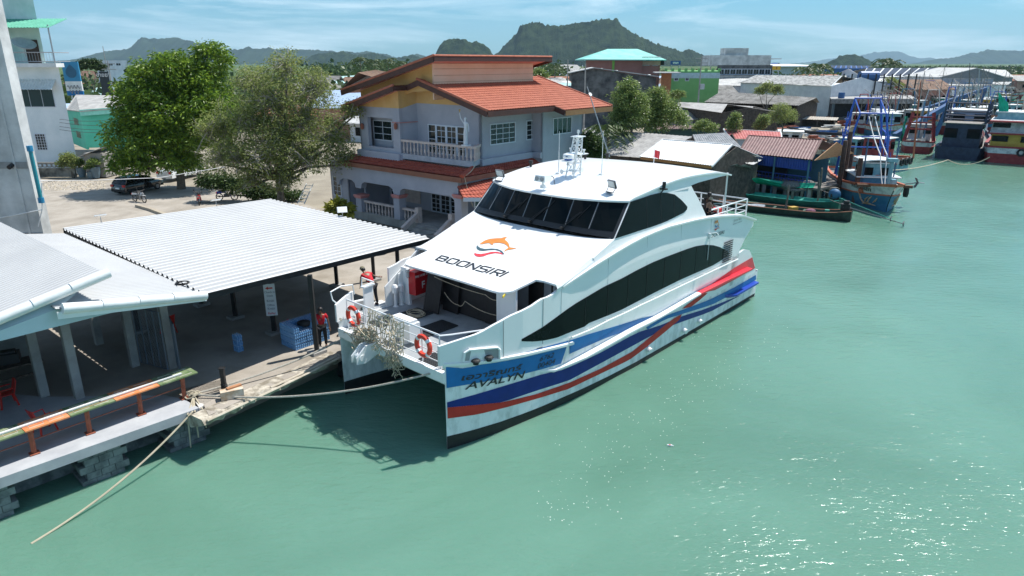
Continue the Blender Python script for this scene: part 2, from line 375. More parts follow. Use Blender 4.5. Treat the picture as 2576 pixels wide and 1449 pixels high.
# ---- side walls (bulwark, saloon side, wheelhouse side)
bul = [C4(1125,1150), C4(1340,1080), C4(1560,1005), C4(1700,925), C4(1870,830), C4(2000,775), (1340,769), (1362,753)]
arcB = [C1(0,1230), C1(100,1150), C1(200,1075), C1(350,968), C1(500,870), C1(600,812), C1(700,760), C1(800,718), C1(900,680), C1(1000,655), C1(1100,630), C1(1200,612), C1(1300,600), C1(1400,594), C1(1480,595), C1(1575,625)]
under = [C1(1490,665), C1(1430,700), C1(1350,750), C1(1385,810), C1(1410,915), C1(1420,928), C1(1500,865), C1(1545,872), C1(1580,980), C1(1597,1095)]
arcBS = side(arcB); topS = side(bul)+arcBS; undS = side(under)
sideB = np.array([(p[0], p[2]) for p in topS]); 
front_s = topS[0][0]
def wall(top, bottom_fn, t_in, name, m, n=60, sg=-1, off=0.):
    """plate between a top line and a bottom line on the side surface, with real thickness"""
    xs = [p[0] for p in top]; zs = [p[2] for p in top]; o = np.argsort(xs); xs = np.array(xs)[o]; zs = np.array(zs)[o]
    rows = []; rin = []
    for i in range(n):
        s = xs[0]+(xs[-1]-xs[0])*i/(n-1); zt = float(np.interp(s, xs, zs)); zb = bottom_fn(s); r_ = []; q = []
        for k in range(5):
            z = zb+(zt-zb)*k/4; r_.append(V3(s, sg*(TSIDE(s, z)+off), z)); q.append(V3(s, sg*(TSIDE(s, z)-t_in), z))
        rows.append(r_); rin.append(q)
    b = MB(); b.grid(rows); b.grid(rin)
    b.grid([[r_[-1], q[-1]] for r_, q in zip(rows, rin)]); b.grid([[r_[0], q[0]] for r_, q in zip(rows, rin)])
    b.grid([rows[0], rin[0]]); b.grid([rows[-1], rin[-1]])
    return fb(b, name, m)
# saloon side wall: top = bulwark then arc B, bottom = hull edge; the stern end rises as a wing
aft = [p for p in undS]
def zbot(s):
    z = ZG(s)-.02
    if s > 19.4: z = interp(s, [19.4, 19.6, 20.2, 20.7, 21.0], [ZG(19.4), 3.2, 3.75, 4.05, 4.3]) if s < 30 else z
    return z
topFull = topS[:-1]
for sg in (-1, 1):
    if sg == -1: wl_ = wall(topS, zbot, .10, 'side_wall', FW, 90, sg)
    else:                                                        # the pier side has a gap in its bulwark for boarding
        def cut(a, c):
            T_ = sorted([(p[0], p[2]) for p in topS if a < p[0] < c]); xs_ = [p[0] for p in sorted(topS, key=lambda q: q[0])]; zs_ = [p[2] for p in sorted(topS, key=lambda q: q[0])]
            return [V3(a, 0, np.interp(a, xs_, zs_))]+[V3(q[0], 0, q[1]) for q in T_]+[V3(c, 0, np.interp(c, xs_, zs_))]
        s00 = min(p[0] for p in topS); wall(cut(s00, .95), zbot, .10, 'side_wall', FW, 12, sg); wall(cut(.95, 3.0), lambda s: ZG(s)-.02, .10, 'side_wall', FW, 10, sg) if False else None
        wl_ = wall(cut(3.0, max(p[0] for p in topS)), zbot, .10, 'side_wall', FW, 80, sg)
        low_ = [V3(s, 0, ZD+.02) for s in (.95, 2, 3.0)]; wall(low_, lambda s: ZG(s)-.04, .10, 'side_sill', FW, 8, sg)
    if sg == -1: nearwall = wl_
    else: farwall = wl_
# stern bulwark
stb = side([C1(1410,915), C1(1420,928), C1(1460,895), C1(1500,865), C1(1545,872), C1(1580,980), C1(1590,1040)])
for sg in (-1, 1):
    wall(stb, lambda s: ZG(s)-.02, .12, 'stern_bulwark', FW, 14, sg)
red = side([C3(2040,270), C3(2240,128), C3(2370,52), C3(2390,130), C3(2375,140), C3(2240,215), C3(2100,290), C3(2000,312)], .012, lambda s, z: THULL(s, z) if z < ZG(s) else TSIDE(s, z))
for P, par in ((red, nearhull), (mir(red), farpar[0])):
    b = MB(); b.slab(P, (0, -.004 if par is nearhull else .004, 0)); fb(b, 'red_panel', FRD2, par)
bp_ = side([C3(1045,655), C3(1180,610), C3(1400,545), C3(1560,495), C3(1700,466), C3(1625,520), C3(1510,565), C3(1300,640), C3(1150,705), C3(1045,752)], .015)
for P in (bp_, mir(bp_)):
    b = MB(); b.slab(P, (0, -.003 if P is bp_ else .003, 0)); fb(b, 'stripe', FBL, nearhull if P is bp_ else farpar[0])
cy = side([C3(1700,466), C3(1722,474), C3(1515,585), C3(1510,570)], .02)
b = MB(); b.poly(cy); fb(b, 'stripe', FCY, nearhull)
# lower side windows: one long dark glass band, with joint lines
lowtop = [C3(690,650), C3(770,606), C3(850,560), C3(1020,435), C1(200,1280), C1(420,1150), C1(560,1085), C1(670,1025), C1(790,965), C1(900,920), C1(1060,860), C1(1130,838), C1(1200,828), C1(1260,832), C1(1310,846), C1(1350,868), C1(1380,885)]
lowbot = [C3(700,660), C3(780,662), C3(860,655), C3(950,635), C3(1030,602), C3(1240,520), C1(280,1440), C1(550,1330), C1(790,1205), C1(1000,1100), C1(1130,1043), C1(1260,985), C1(1330,942), C1(1375,905)]
uptop = [C1(500,780), C1(560,640), C1(620,495), C1(700,470), C1(770,445), C1(830,430), C1(870,425), C1(900,426), C1(960,440), C1(1010,480), C1(1040,512), C1(1058,535)]
upbot = [C1(500,780), C1(600,748), C1(700,715), C1(780,690), C1(850,665), C1(900,645), C1(950,620), C1(1000,595), C1(1030,580), C1(1055,555)]
for sg in (-1, 1):
    par = nearwall if sg == -1 else farwall
    A = side(lowtop, .018); B = side(lowbot, .018)
    if sg == 1: A = mir(A); B = mir(B)
    def rs(Q, n=60):
        Q = np.array(Q); x = np.linspace(max(A[0][0], B[0][0]), min(A[-1][0], B[-1][0]), n); return [(q, float(np.interp(q, Q[:,0], Q[:,2]))) for q in x]
    b = MB(); ra, rb_ = rs(A), rs(B); gr = []
    for (s_, za), (_, zb) in zip(ra, rb_):
        za = max(za, zb+.004); gr.append([V3(s_, sg*(TSIDE(s_, zb+(za-zb)*k)+.02), zb+(za-zb)*k) for k in (0, .25, .5, .75, 1)])
    b.solidgrid(gr, (0, -sg*.016, 0)); o = fb(b, 'side_window', DARKGLASS, par)
    b = MB()
    xa = [p[0] for p in A]; za = [p[2] for p in A]; xb = [p[0] for p in B]; zb = [p[2] for p in B]
    for s in np.linspace(6.3, 17.6, 9):
        za_, zb_ = np.interp(s, xa, za), np.interp(s, xb, zb); j = MB(); j.beam((s, sg*(TSIDE(s, zb_)+.032), zb_+.03), (s, sg*(TSIDE(s, za_)+.032), za_-.03), .014, .006, (0,1,0)); fb(j, 'window_joint', BLACK, o)
    for k in range(10):
        z = 3.05+k*.11; j = MB(); j.box((18.15, sg*(TSIDE(18,z)+.045), z), (.95, .03, .05)); fb(j, 'louvre', mat('dark_louvre', (.03,.035,.035), .5), par)
for sg in (-1, 1):
    for s in (4.9, 7.7, 10.5, 13.3, 16.1):
        z0 = float(np.interp(s, [p[0] for p in side(lowtop)], [p[2] for p in side(lowtop)]))+.03; z1 = float(np.interp(s, *zip(*sorted((p[0], p[2]) for p in topS))))-.06
        if z1 > z0: b = MB(); b.beam((s, sg*(TSIDE(s,z0)+.003), z0), (s, sg*(TSIDE(s,z1)+.003), z1), .012, .008, (0,1,0)); fb(b, 'plate_seam', mat('plate_seam_grey', (.42,.43,.43), .6), nearwall if sg == -1 else farwall)  # thin grey strips mark the plate seams
# ledge line along arc B
for sg in (-1, 1):
    b = MB(); rows = []
    pts = arcBS[1:]
    for i, p in enumerate(pts):
        w_ = .16*min(1, i/3+.1); t = TSIDE(p[0], p[2]); rows.append([V3(p[0], sg*(t-.1), p[2]+.012), V3(p[0], sg*(t+w_), p[2]-.01), V3(p[0], sg*(t+w_), p[2]-.08), V3(p[0], sg*(t-.01), p[2]-.16)])
    b.grid([r_+[r_[0]] for r_ in rows]); fb(b, 'side_moulding', FW, nearwall if sg == -1 else farwall)
# ---- sloped front roof over the foredeck door, with the notches at both sides
arcA = side([(1398,716), (1410,712), (1440,690), C2(1130,1090), (1515,625), C2(1350,905)], 0, lambda s, z: 3.88)
for _p in arcA: pass
SA = np.array([3.0]+[p[0] for p in arcA]); ZA = np.array([4.76]+[p[2] for p in arcA]); o_ = np.argsort(SA); SA = SA[o_]; ZA = ZA[o_]
def ZR(s): return float(np.interp(s, SA, ZA))
SW0, ZW0 = float(SA[-1]), float(ZA[-1])
def sw(t): return 7.72+(SW0-7.72)*(abs(t)/3.88)**3.2          # foot of the windscreen
roofF = MB(); ts = [-3.88,-3.6,-3.3,-3.0,-2.93,-2.8,-2.6,-2.3,-1.5,-.7,0,.7,1.5,2.3,2.6,2.8,2.93,3.0,3.3,3.6,3.88]
rows = []
for t in ts:
    a = abs(t); s0 = 3.0 if a <= 2.93 else 4.62
    if 2.3 < a <= 2.93: s0 = 3.0+.35*((a-2.3)/.63)**3
    if a == 3.0: s0 = 4.55
    s1 = sw(t); rows.append([V3(s0+(s1-s0)*k/12, t, ZR(s0+(s1-s0)*k/12)+(.06*(1-(t/3.88)**2))) for k in range(13)])
roofF.solidgrid(rows, (0, 0, -.07))
front_roof = fb(roofF, 'front_roof', FW)
# side cheek between the front roof edge and the wall top
for sg in (-1, 1):
    b = MB(); xs = np.array([p[0] for p in topS]); zs = np.array([p[2] for p in topS]); oo = np.argsort(xs); rows = []
    for k in range(14):
        s = 4.62+(SW0-4.62)*k/13; z = ZR(s); zt = float(np.interp(s, xs[oo], zs[oo])); rows.append([V3(s, sg*3.885, z+.0), V3(s, sg*(3.93+.02), (z+zt)/2-.02), V3(s, sg*(TSIDE(s, zt)+.0), min(zt, z)-.03)])
    b.grid(rows); fb(b, 'side_cheek', FW)
# ---- wheelhouse: side walls, windscreen, roof
roofedge = side([C1(640,470), C1(720,430), C1(800,390), C1(870,360), C1(950,330), C1(1010,311), C1(1080,295), C1(1170,280), C1(1270,268), C1(1340,272), C1(1395,285)])
wind_top = side([C1(622,497)])[0]
open_curve = side([C1(1395,287), C1(1325,300), C1(1230,325), C1(1150,347), C1(1090,370), C1(1110,410), C1(1130,445), C1(1150,480), C1(1180,545), C1(1210,612)])
for sg in (-1, 1):
    m_ = (lambda P: P) if sg == -1 else mir
    wf0 = side([C2(1350,905)])[0]
    low = [p for p in arcBS if wf0[0]-2.2 < p[0] < open_curve[-1][0]]
    P = [V3(SW0-.0, -3.9, ZW0)]+[wind_top]+roofedge+open_curve+low[::-1]+[V3(SW0-1.4, -TSIDE(SW0-1.4, ZR(SW0-1.4)), ZR(SW0-1.4)-.02)]
    for q in P: q[1] = -TSIDE(q[0], q[2])
    P = m_(P); b = MB(); b.slab(P, (0, -sg*.10, 0)); wh = fb(b, 'wheelhouse_side', FW)
    A = m_(side(uptop, .012)); B = m_(side(upbot, .012)); b = MB(); b.slab(A+B[::-1][:-1], (0, sg*.012, 0)); o = fb(b, 'side_window', DARKGLASS, wh)
    for f_ in (.25, .5, .74):
        s = A[2][0]+(A[-1][0]-A[2][0])*f_; za_ = np.interp(s, [p[0] for p in A[2:]], [p[2] for p in A[2:]]); zb_ = np.interp(s, [p[0] for p in B], [p[2] for p in B])
        j = MB(); j.beam((s, sg*(TSIDE(s, zb_)+.028), zb_), (s, sg*(TSIDE(s, za_)+.028), za_), .02, .006, (0,1,0)); fb(j, 'window_joint', BLACK, o)
EDGE = roofedge
SE = np.array([p[0] for p in EDGE]); ZE = np.array([p[2] for p in EDGE]); S_END = float(SE.max()); S_C = float(wind_top[0]); Z_C = float(wind_top[2])+.04
def sr(t): return 8.42+(S_C-8.42)*(abs(t)/3.72)**2.6
def ze(s): return float(np.interp(s, np.r_[S_C, SE], np.r_[Z_C, ZE]))
rows = []; tt = [-1,-.9,-.75,-.5,-.25,0,.25,.5,.75,.9,1]
for k in range(27):
    row = []
    for q in tt:
        t0 = 3.76*q; s0 = sr(t0)-.12; s = s0+(S_END-.0-s0)*(k/26.); half = TSIDE(s, 7.3)+.06; t = q*min(half, 3.76+.35*k/26)
        zc_ = (ze(s) if s > S_C else Z_C-.03*(S_C-s)); row.append(V3(s, t, zc_+.10*(1-q*q)*min(1, k/5)+.01))
    rows.append(row)
b = MB(); b.solidgrid(rows, (0, 0, -.07)); top_roof = fb(b, 'wheelhouse_roof', FW, smooth=True)
def ROOFZ(s, t): return (ze(s) if s > S_C else Z_C)+.10*(1-(t/3.8)**2)+.012
# windscreen
def wsp(q, k, off=0.):
    t0, t1 = 3.86*q, 3.70*q; s0, s1 = sw(t0), sr(t1); z0, z1 = ZW0+.05*(1-q*q)+.03, Z_C-.06
    return V3(s0+(s1-s0)*k-off, t0+(t1-t0)*k, z0+(z1-z0)*k+off*.3)
b = MB(); qs = np.linspace(-1, 1, 25); b.solidgrid([[wsp(q, k) for k in (0, .3, .6, 1)] for q in qs], (.06, 0, 0)); screen = fb(b, 'windscreen', mat('windscreen_black_frame', (.012,.014,.016), .35))
qe = [-.985,-.72,-.44,-.15,.15,.44,.72,.985]
for i in range(7):
    a, c = qe[i]+.012, qe[i+1]-.012; b = MB(); b.grid([[wsp(q, k, .012) for k in (.17, .5, .96)] for q in np.linspace(a, c, 4)]); fb(b, 'pane', DARKGLASS, screen)
    if i: b = MB(); b.tube([wsp(qe[i], .17, .016), wsp(qe[i], .96, .016)], .012, 4); fb(b, 'mullion', STEEL, screen)
for q in (-.42, .02, .40):
    b = MB(); p0 = wsp(q, .06, .06); p1 = wsp(q-.17, .62, .07); b.tube([p0, p1], .022, 5); b.tube([wsp(q+.03, .06, .06), wsp(q-.15, .60, .07)], .014, 5)
    b.tube([wsp(q-.14, .40, .05), wsp(q-.235, .86, .05)], .016, 5); b.box(p0, (.12,.12,.08)); fb(b, 'wiper', BLACK, screen)
b = MB(); b.poly([wsp(q, 1, -.12)+V3(0,0,.05) for q in np.linspace(-1, 1, 9)]+[V3(14, 3.8, 7.2), V3(14, -3.8, 7.2)]); fb(b, 'inner_ceiling', mat('dark_interior', (.05,.05,.055), .8))
# ---- foredeck
ZB = 2.86
def tin(s): return TDK(s)-.1
b = MB(); P = [V3(s, -tin(s), ZD) for s in (-.02,.5,1,2,3,4,5.4)]+[V3(s, tin(s), ZD) for s in (5.4,4,3,2,1,.5,-.02)]
b.slab(P, (0, 0, -.14)); deck = fb(b, 'foredeck', FDK)
b = MB(); b.slab([V3(-.06,-3.02,2.84), V3(-.06,3.02,2.84), V3(.12,3.0,2.84), V3(.12,-3.0,2.84)], (0,0,-.34)); fb(b, 'bow_beam', FW)
b = MB(); b.slab([V3(.1,-2.9,2.45), V3(.1,2.9,2.45), V3(22,2.2,1.3), V3(22,-2.2,1.3)], (0,0,-.1)); fb(b, 'tunnel_top', FWD)
b = MB(); b.box((.3,-2.95,2.9), (.8,.35,.16)); 
mats_ = [(1.15,-1.9,1.9,.85,0),(2.3,-2.4,1.5,.8,.1),(2.5,.3,1.5,.9,0),(2.9,2.1,1.2,.95,0),(1.7,2.3,1.1,.8,0),(3.6,-1.6,1.6,.9,0)]
b = MB()
def mesh_mat(s, t, a, c):
    g = MB(); n1 = int(a/.1); n2 = int(c/.1)
    for i in range(n1+1): g.box((s-a/2+a*i/n1, t, ZD+.02), (.06, c, .03))
    for i in range(n2+1): g.box((s, t-c/2+c*i/n2, ZD+.0215), (a, .06, .03))
    return g
for (s, t, a, c, _) in mats_: tag(fb(mesh_mat(s, t, a, c), 'grating_mat', mat('black_grating', (.02,.022,.024), .6)), None)
# bow front wall of cabin under the lip, black boards leaning on it
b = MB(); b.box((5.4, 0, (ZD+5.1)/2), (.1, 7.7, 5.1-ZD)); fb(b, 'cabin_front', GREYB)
for t, wd, z0, z1 in ((-2.35,.75,ZD+.1,4.75), (-3.35,.5,3.9,4.8), (2.5,.7,ZD+.1,4.75)):
    b = MB(); b.box((5.335, t, (z0+z1)/2), (.03, wd, z1-z0)); fb(b, 'cabin_door', mat('black_door', (.012,.013,.014), .4))
b = MB(); b.box((3.62, -2.0, 3.85), (.10, .12, 2.0)); b.box((3.62,-2.45,3.85),(.08,.9,1.9)); fb(b, 'cabin_corner', FW)
bd = [(3.75,1.75,.9,1.9,.22),(4.2,1.2,.9,1.8,.1),(4.3,-1.3,1.2,1.75,.08),(4.35,.35,1.3,1.7,.1),(4.35,-.8,1.5,1.6,.1),(4.6,1.9,.8,1.5,.1)]
for s, t, wd, h_, ln in bd:
    b = MB(); b.box((s, t, ZD+h_/2+.02), (.06, wd, h_), ry=ln); fb(b, 'black_board', BLACK)
# bow rail
RW = .022
def brail(par, pts, r=RW): b = MB(); b.tube(pts, r, 6); return fb(b, 'rail', FW, par)
b = MB(); b.tube([V3(.18,-2.6,ZD+1.22), V3(.18,2.65,ZD+1.22)], .032, 6); bow_rail = fb(b, 'bow_railing', FW)
for z in (.25,.55,.88): brail(bow_rail, [V3(.18,-2.6,ZD+z), V3(.18,2.65,ZD+z)], .018)
for t in (-2.6,-1.7,-.6,.5,1.6,2.65): brail(bow_rail, [V3(.18,t,ZD), V3(.18,t,ZD+1.22)], .024)
brail(bow_rail, [V3(.18,-2.6,ZD+1.2), V3(.6,-2.75,ZD+1.16), V3(1.8,-3.3,ZD+1.15), V3(1.95,-3.35,ZD+1.0), V3(1.9,-3.4,ZD+.7)], .028)
brail(bow_rail, [V3(.18,-2.6,ZD+.85), V3(.6,-2.75,ZD+.80), V3(1.85,-3.3,ZD+.8)], .02)
brail(bow_rail, [V3(2.1,-3.5,ZD+.9), V3(2.2,-3.5,ZD+1.3), V3(2.5,-3.55,ZD+1.42), V3(3.4,-3.66,ZD+1.5)], .028)
for t0 in (3.05,):
    brail(bow_rail, [V3(.1,t0,ZD+.9), V3(-.1,t0+.1,ZD+1.15), V3(-.1,t0+.2,ZD+1.45), V3(.4,t0+.25,ZD+1.55), V3(.9,t0+.2,ZD+1.5), V3(.95,t0+.2,ZD+1.1)], .03)
# gangway gate posts at far side
b = MB(); b.box((1.25,2.75,ZD+.75), (.5,.07,1.5), rz=.2); b.box((1.25,2.75,ZD+1.5), (.6,.2,.06), rz=.2); fb(b, 'gate_post', FW)
b = MB(); b.tube([V3(1.0,2.8,ZD+1.5), V3(1.05,2.82,ZD+1.85), V3(1.5,2.7,ZD+1.6)], .03, 6); fb(b, 'gate_handle', FW)
b = MB(); b.box((3.6,3.35,ZD+.8), (.12,.5,1.6)); b.slab([V3(3.3,3.5,ZD), V3(3.3,3.5,ZD+1.35), V3(5.3,3.7,ZD+1.9), V3(5.3,3.7,ZD)], (0,-.05,0)); fb(b, 'deck_partition', FW)
b = MB(); b.slab([V3(2.7,3.66,ZD), V3(2.7,3.66,ZD+.9), V3(4.6,3.78,ZD+2.1), V3(4.6,3.78,ZD)], (0,-.06,0)); fb(b, 'deck_partition', FW)
for s in (3.05, 3.35):
    b = MB(); b.lathe((s,3.42,ZD), [(.12,0),(.07,.05),(.06,.55),(.13,.6),(.14,.85),(.08,.95)], 10); fb(b, 'vent_pipe', FW)
b = MB(); b.box((4.0,2.95,ZD+1.0), (.9,.4,1.0), rz=.1); hb = fb(b, 'hose_cabinet', mat('cabinet_red', (.48,.012,.018), .35))
lt = mat('white_lettering', (.8,.8,.8), .5)
tb = textmesh('FIRE HOSE BOX', lambda x, y: V3(3.99+.05*0+.0, 0, 0)+V3(x*.9, -.0, 0), .1)
def cabtxt(x, y): a = .1; c_, s_ = math.cos(a), math.sin(a); px, py = -(-x), -.203; return V3(4.0+c_*(x)-s_*py, 2.95+s_*(x)+c_*py, ZD+1.0+y)
fb(textmesh('FIRE HOSE BOX', lambda x, y: cabtxt(x*1, y+.26), .13, bold=.003), 'lettering', lt, hb)
fb(textmesh('F', lambda x, y: cabtxt(x, y-.26), .42, bold=.012), 'lettering', lt, hb)
b = MB(); b.lathe((4.3,2.4,ZD), [(.1,0),(.1,.25),(.17,.28),(.17,.5),(.1,.55)], 10); b.box((4.3,2.3,ZD+.38),(.16,.4,.14)); fb(b, 'hydrant', REDP)
for s, t, z in ((3.5,3.1,4.35),(3.75,-2.05,4.55),(5.3,-3.3,4.75),(5.25,3.5,4.75)):
    b = MB(); b.lathe((s,t,z), [(.09,0),(.1,.06),(.07,.1),(.08,.28),(.03,.33)], 8, ax=(0,0,-1)); b.box((s,t,z+.02),(.14,.14,.05)); fb(b, 'deck_lamp', mat('lamp_glass_grey', (.5,.53,.54), .25), front_roof)
b = MB(); b.box((3.05,-2.82,4.72),(.35,.04,.07), rz=.5); fb(b, 'warning_strip', mat('yellow_warning', (.6,.45,.02), .5), front_roof)
# fairlead with bollard in the near bulwark, anchor roller at the centre
for sg in (-1,1):
    b = MB(); t = TDK(1.2)-.02
    fr = [V3(.55,sg*(TDK(.55)+.05),3.18), V3(.6,sg*(TDK(.6)+.05),3.48), V3(.75,sg*(TDK(.75)+.05),3.55), V3(1.8,sg*(TDK(1.8)+.05),3.38), V3(1.9,sg*(TDK(1.9)+.05),3.28), V3(1.9,sg*(TDK(1.9)+.05),2.98)]
    b.tube(fr, .05, 6); fl = fb(b, 'fairlead', FW, nearwall if sg == -1 else farwall)
    b = MB(); b.slab([f+V3(0,sg*.012-.05*sg,0) for f in fr], (0,sg*.01,0)); fb(b, 'fairlead_recess', mat('recess_grey', (.33,.34,.34), .6), fl)
    for s in (.95,1.45):
        b = MB(); b.lathe((s,sg*(TDK(s)+.08),3.0), [(.1,0),(.1,.10),(.14,.12),(.14,.16),(.08,.18)], 10); b.tube([V3(s+.13*math.cos(a),sg*(TDK(s)+.08)+.13*math.sin(a),3.12) for a in np.linspace(0,6.0,12)], .035, 5); fb(b, 'bollard', BLACK, fl)
# panel door in near bulwark
for a in ((2.15,),):
    b = MB(); 
    for s in (2.1, 3.95): b.beam((s,-(TSIDE(s,3)+.006),2.9),(s,-(TSIDE(s,3.9)+.006),float(np.interp(s,xs[oo],zs[oo]))-.02),.012,.01,(0,1,0))
    b.beam((2.1,-(TSIDE(2.1,3)+.006),2.93),(3.95,-(TSIDE(3.95,3)+.006),2.78),.03,.01,(0,1,0)); fb(b, 'door_seam', mat('seam_grey', (.12,.12,.12), .7), nearwall)
b = MB()
for t in (.55,.85):
    b.slab([V3(.0,t,2.95), V3(-.55,t,2.95), V3(-.95,t,2.6), V3(-.95,t,2.35), V3(-.6,t,2.3), V3(.0,t,2.5)], (0,.06,0))
b.lathe((-.72,.52,2.55), [(.12,0),(.12,.45)], 10, ax=(0,1,0)); b.box((-.3,.72,2.62),(.6,.3,.08)); fb(b, 'anchor_roller', FW)
b = MB(); b.box((.9,0.1,ZD+.55), (.5,1.1,.6)); b.box((.9,.1,ZD+.9), (.35,1.0,.12)); b.lathe((.85,.1,ZD),[(.2,0),(.2,.4),(.3,.45)],10); fb(b, 'windlass', FW)
# ---- hand rail along the side deck
rp0 = side([C3(1045,627), C3(1180,572), C3(1310,505), C3(1440,447), C3(1550,392), C3(1660,342), C3(1755,295), C3(1850,250), C3(1940,208), C3(2020,170), C3(2105,130), C3(2180,95), C3(2250,63)], .13)
for sg in (-1,1):
    P = rp0 if sg == -1 else mir(rp0); b = MB(); b.tube([P[0]+V3(.05,-sg*.13,-.12)]+P+[P[-1]+V3(0,-sg*.15,.0)], .035, 6)
    rail_ = fb(b, 'hand_rail', FW, nearwall if sg == -1 else farwall)
    for p in P[1:-1]: b = MB(); b.tube([p, p+V3(0,-sg*.16,-.02)], .022, 5); fb(b, 'rail_bracket', FW, rail_)
b = MB(); b.slab([V3(1.9,3.8,2.82), V3(3.1,3.8,2.82), V3(3.1,4.5,2.82), V3(1.9,4.5,2.82)],(0,0,-.08)); fb(b, 'boarding_step', FW)
# ---- after deck, with rails, seats, pillars
b = MB(); ZU = 4.95; b.slab([V3(13.6,-3.85,ZU), V3(21.0,-3.75,ZU-.15), V3(21.0,3.75,ZU-.15), V3(13.6,3.85,ZU)], (0,0,-.12)); fb(b, 'upper_deck', FDK)
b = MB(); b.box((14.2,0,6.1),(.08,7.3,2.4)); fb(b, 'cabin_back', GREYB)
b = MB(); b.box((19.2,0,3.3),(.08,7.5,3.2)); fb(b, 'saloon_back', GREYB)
b = MB(); b.slab([V3(19.2,-3.8,1.55), V3(22.6,-3.75,1.5), V3(22.6,3.75,1.5), V3(19.2,3.8,1.55)], (0,0,-.1)); fb(b, 'stern_deck', FDK)
b = MB(); b.box((22.62,0,.6),(.08,7.6,1.9)); fb(b, 'transom', FWD)
b = MB(); ra = [V3(16.3,-3.82,ZU+.95), V3(20.3,-3.78,ZU+.9), V3(20.3,3.78,ZU+.9), V3(15,3.82,ZU+.95)]; b.tube(ra, .035, 6); ar = fb(b, 'after_railing', FW)
for z in (.3,.6): b = MB(); b.tube([p-V3(0,0,z) for p in ra], .025, 6); fb(b, 'rail', FW, ar)
for s, t in [(17,-3.82),(18,-3.8),(19,-3.8),(20.3,-3.78),(20.3,-2.5),(20.3,-1.2),(20.3,0),(20.3,1.3),(20.3,2.6),(20.3,3.78),(19,3.8),(17.5,3.8),(16,3.8)]:
    b = MB(); b.box((s,t,ZU+.4),(.07,.05,1.0)); fb(b, 'rail_post', FW, ar)
for s, t in ((18.1,-3.6),(18.1,3.6),(16.0,3.3)): b = MB(); b.tube([V3(s,t,ZU), V3(s,t,7.42)], .045, 8); fb(b, 'roof_pillar', FW)
for s, t in ((16.2,-1.4),(16.2,1.4),(17.6,-1.4),(17.6,1.4)):
    b = MB(); b.box((s,t,ZU+.42),(.45,1.9,.06)); b.box((s-.22,t,ZU+.68),(.06,1.9,.5)); b.box((s,t,ZU+.2),(.3,1.7,.4)); fb(b, 'passenger_bench', FW)
b = MB(); b.box((18.6,-2.9,ZU+.3),(.5,.5,.5)); fb(b, 'storage_box', REDP)
for i in range(3):
    b = MB(); b.lathe((17.2+i*.95,3.0,ZU+1.0), [(.05,0),(.28,.05),(.34,.12),(.34,1.0),(.28,1.08),(.05,1.13)], 14, ax=(.2,-1,0), cap=True); b.tube([V3(17.2+i*.95+.35*math.cos(a)+.1, 2.5, ZU+1.0+.35*math.sin(a)) for a in np.linspace(0,6.28,14)], .02, 4); b.box((17.3+i*.95,2.5,ZU+.35),(.6,.9,.7)); fb(b, 'life_raft_canister', FW, smooth=True)
# ---- on the roof: mast, radar, lamps, aerials
def rl(s, t, z=0.): return V3(s, t, ROOFZ(s, t)+z)
mb_ = loc(G(1440,447,7.62)); ms, mt = float(mb_[0]), float(mb_[1])
mast = thing('radar_mast', None, None, (ms, mt, ROOFZ(ms, mt))); mast.parent = ferry
for k in ('label','category'):
    if k in mast: del mast[k]
def rb(b, name, m=FW, par=None): return b.build(name, m, par or mast, world=False)
legs = [(-.28,-.3),(-.28,.3),(.38,-.3),(.38,.3)]; topz = 2.35; tp = [(.28,-.18),(.28,.18),(.62,-.18),(.62,.18)]
for (x, y), (x2, y2) in zip(legs, tp): b = MB(); b.tube([(x,y,-.02),(x2,y2,topz)], .045, 6); rb(b, 'mast_leg')
def lp(i, z): a = V3(*legs[i], 0); c = V3(*tp[i], topz); return a+(c-a)*(z/topz)
b = MB()
for z, z2 in ((.15,.8),(.8,1.35),(1.35,1.85),(1.85,2.3)):
    for i, j in ((0,1),(2,3),(0,2),(1,3)): b.tube([lp(i,z), lp(j,z2)], .022, 5); b.tube([lp(i,z2), lp(j,z2)], .024, 5)
rb(b, 'mast_lattice')
b = MB(); b.box((.45,0,topz),(.7,.6,.05)); b.box((.4,0,1.35),(.8,1.1,.04)); b.tube([(.45,0,topz),(.45,0,topz+.35)],.03,6); b.lathe((.45,0,topz+.2),[(.07,0),(.07,.18)],8); b.lathe((.4,-.5,1.38),[(.05,0),(.05,.18),(.09,.2),(.09,.26)],8); b.lathe((.4,.5,1.38),[(.05,0),(.05,.18),(.09,.2),(.09,.26)],8); rb(b, 'mast_platform')
b = MB(); b.box((-.42,0,1.0),(.7,.5,.06)); b.tube([(-.6,0,.98),(-.1,0,.55)],.03,5); rb(b, 'radar_bracket')
b = MB(); b.lathe((-.45,0,1.03), [(.22,0),(.24,.05),(.24,.11)], 20); rb(b, 'radar_base', mat('radar_blue', (.01,.10,.42), .4))
b = MB(); b.lathe((-.45,0,1.14), [(.31,0),(.33,.04),(.33,.20),(.30,.25),(.18,.28)], 24); b.sm = True; rd = rb(b, 'radar_dome')
rb(textmesh('FUR', lambda x, y: V3(-.45+.333*math.sin(-2.55+x*2.4+.6), .333*math.cos(-2.55+x*2.4+.6)*1, 1.24+y), .11, bold=.004), 'lettering', FNV, rd)
b = MB(); b.lathe((-.5,.0,.93),[(.05,0),(.05,-.1)],8); b.ball((-.5,0,.78),.07); rb(b, 'camera_ball', STEEL)
b = MB(); b.lathe((-.15,.35,.32), [(.02,0),(.04,.25),(.15,.4)], 12, ax=(-1,.15,0)); rb(b, 'horn'); b = MB(); b.box((.15,0,.35),(.4,.5,.1)); b.box((.72,-.1,.35),(.25,.2,.3)); rb(b, 'junction_box')
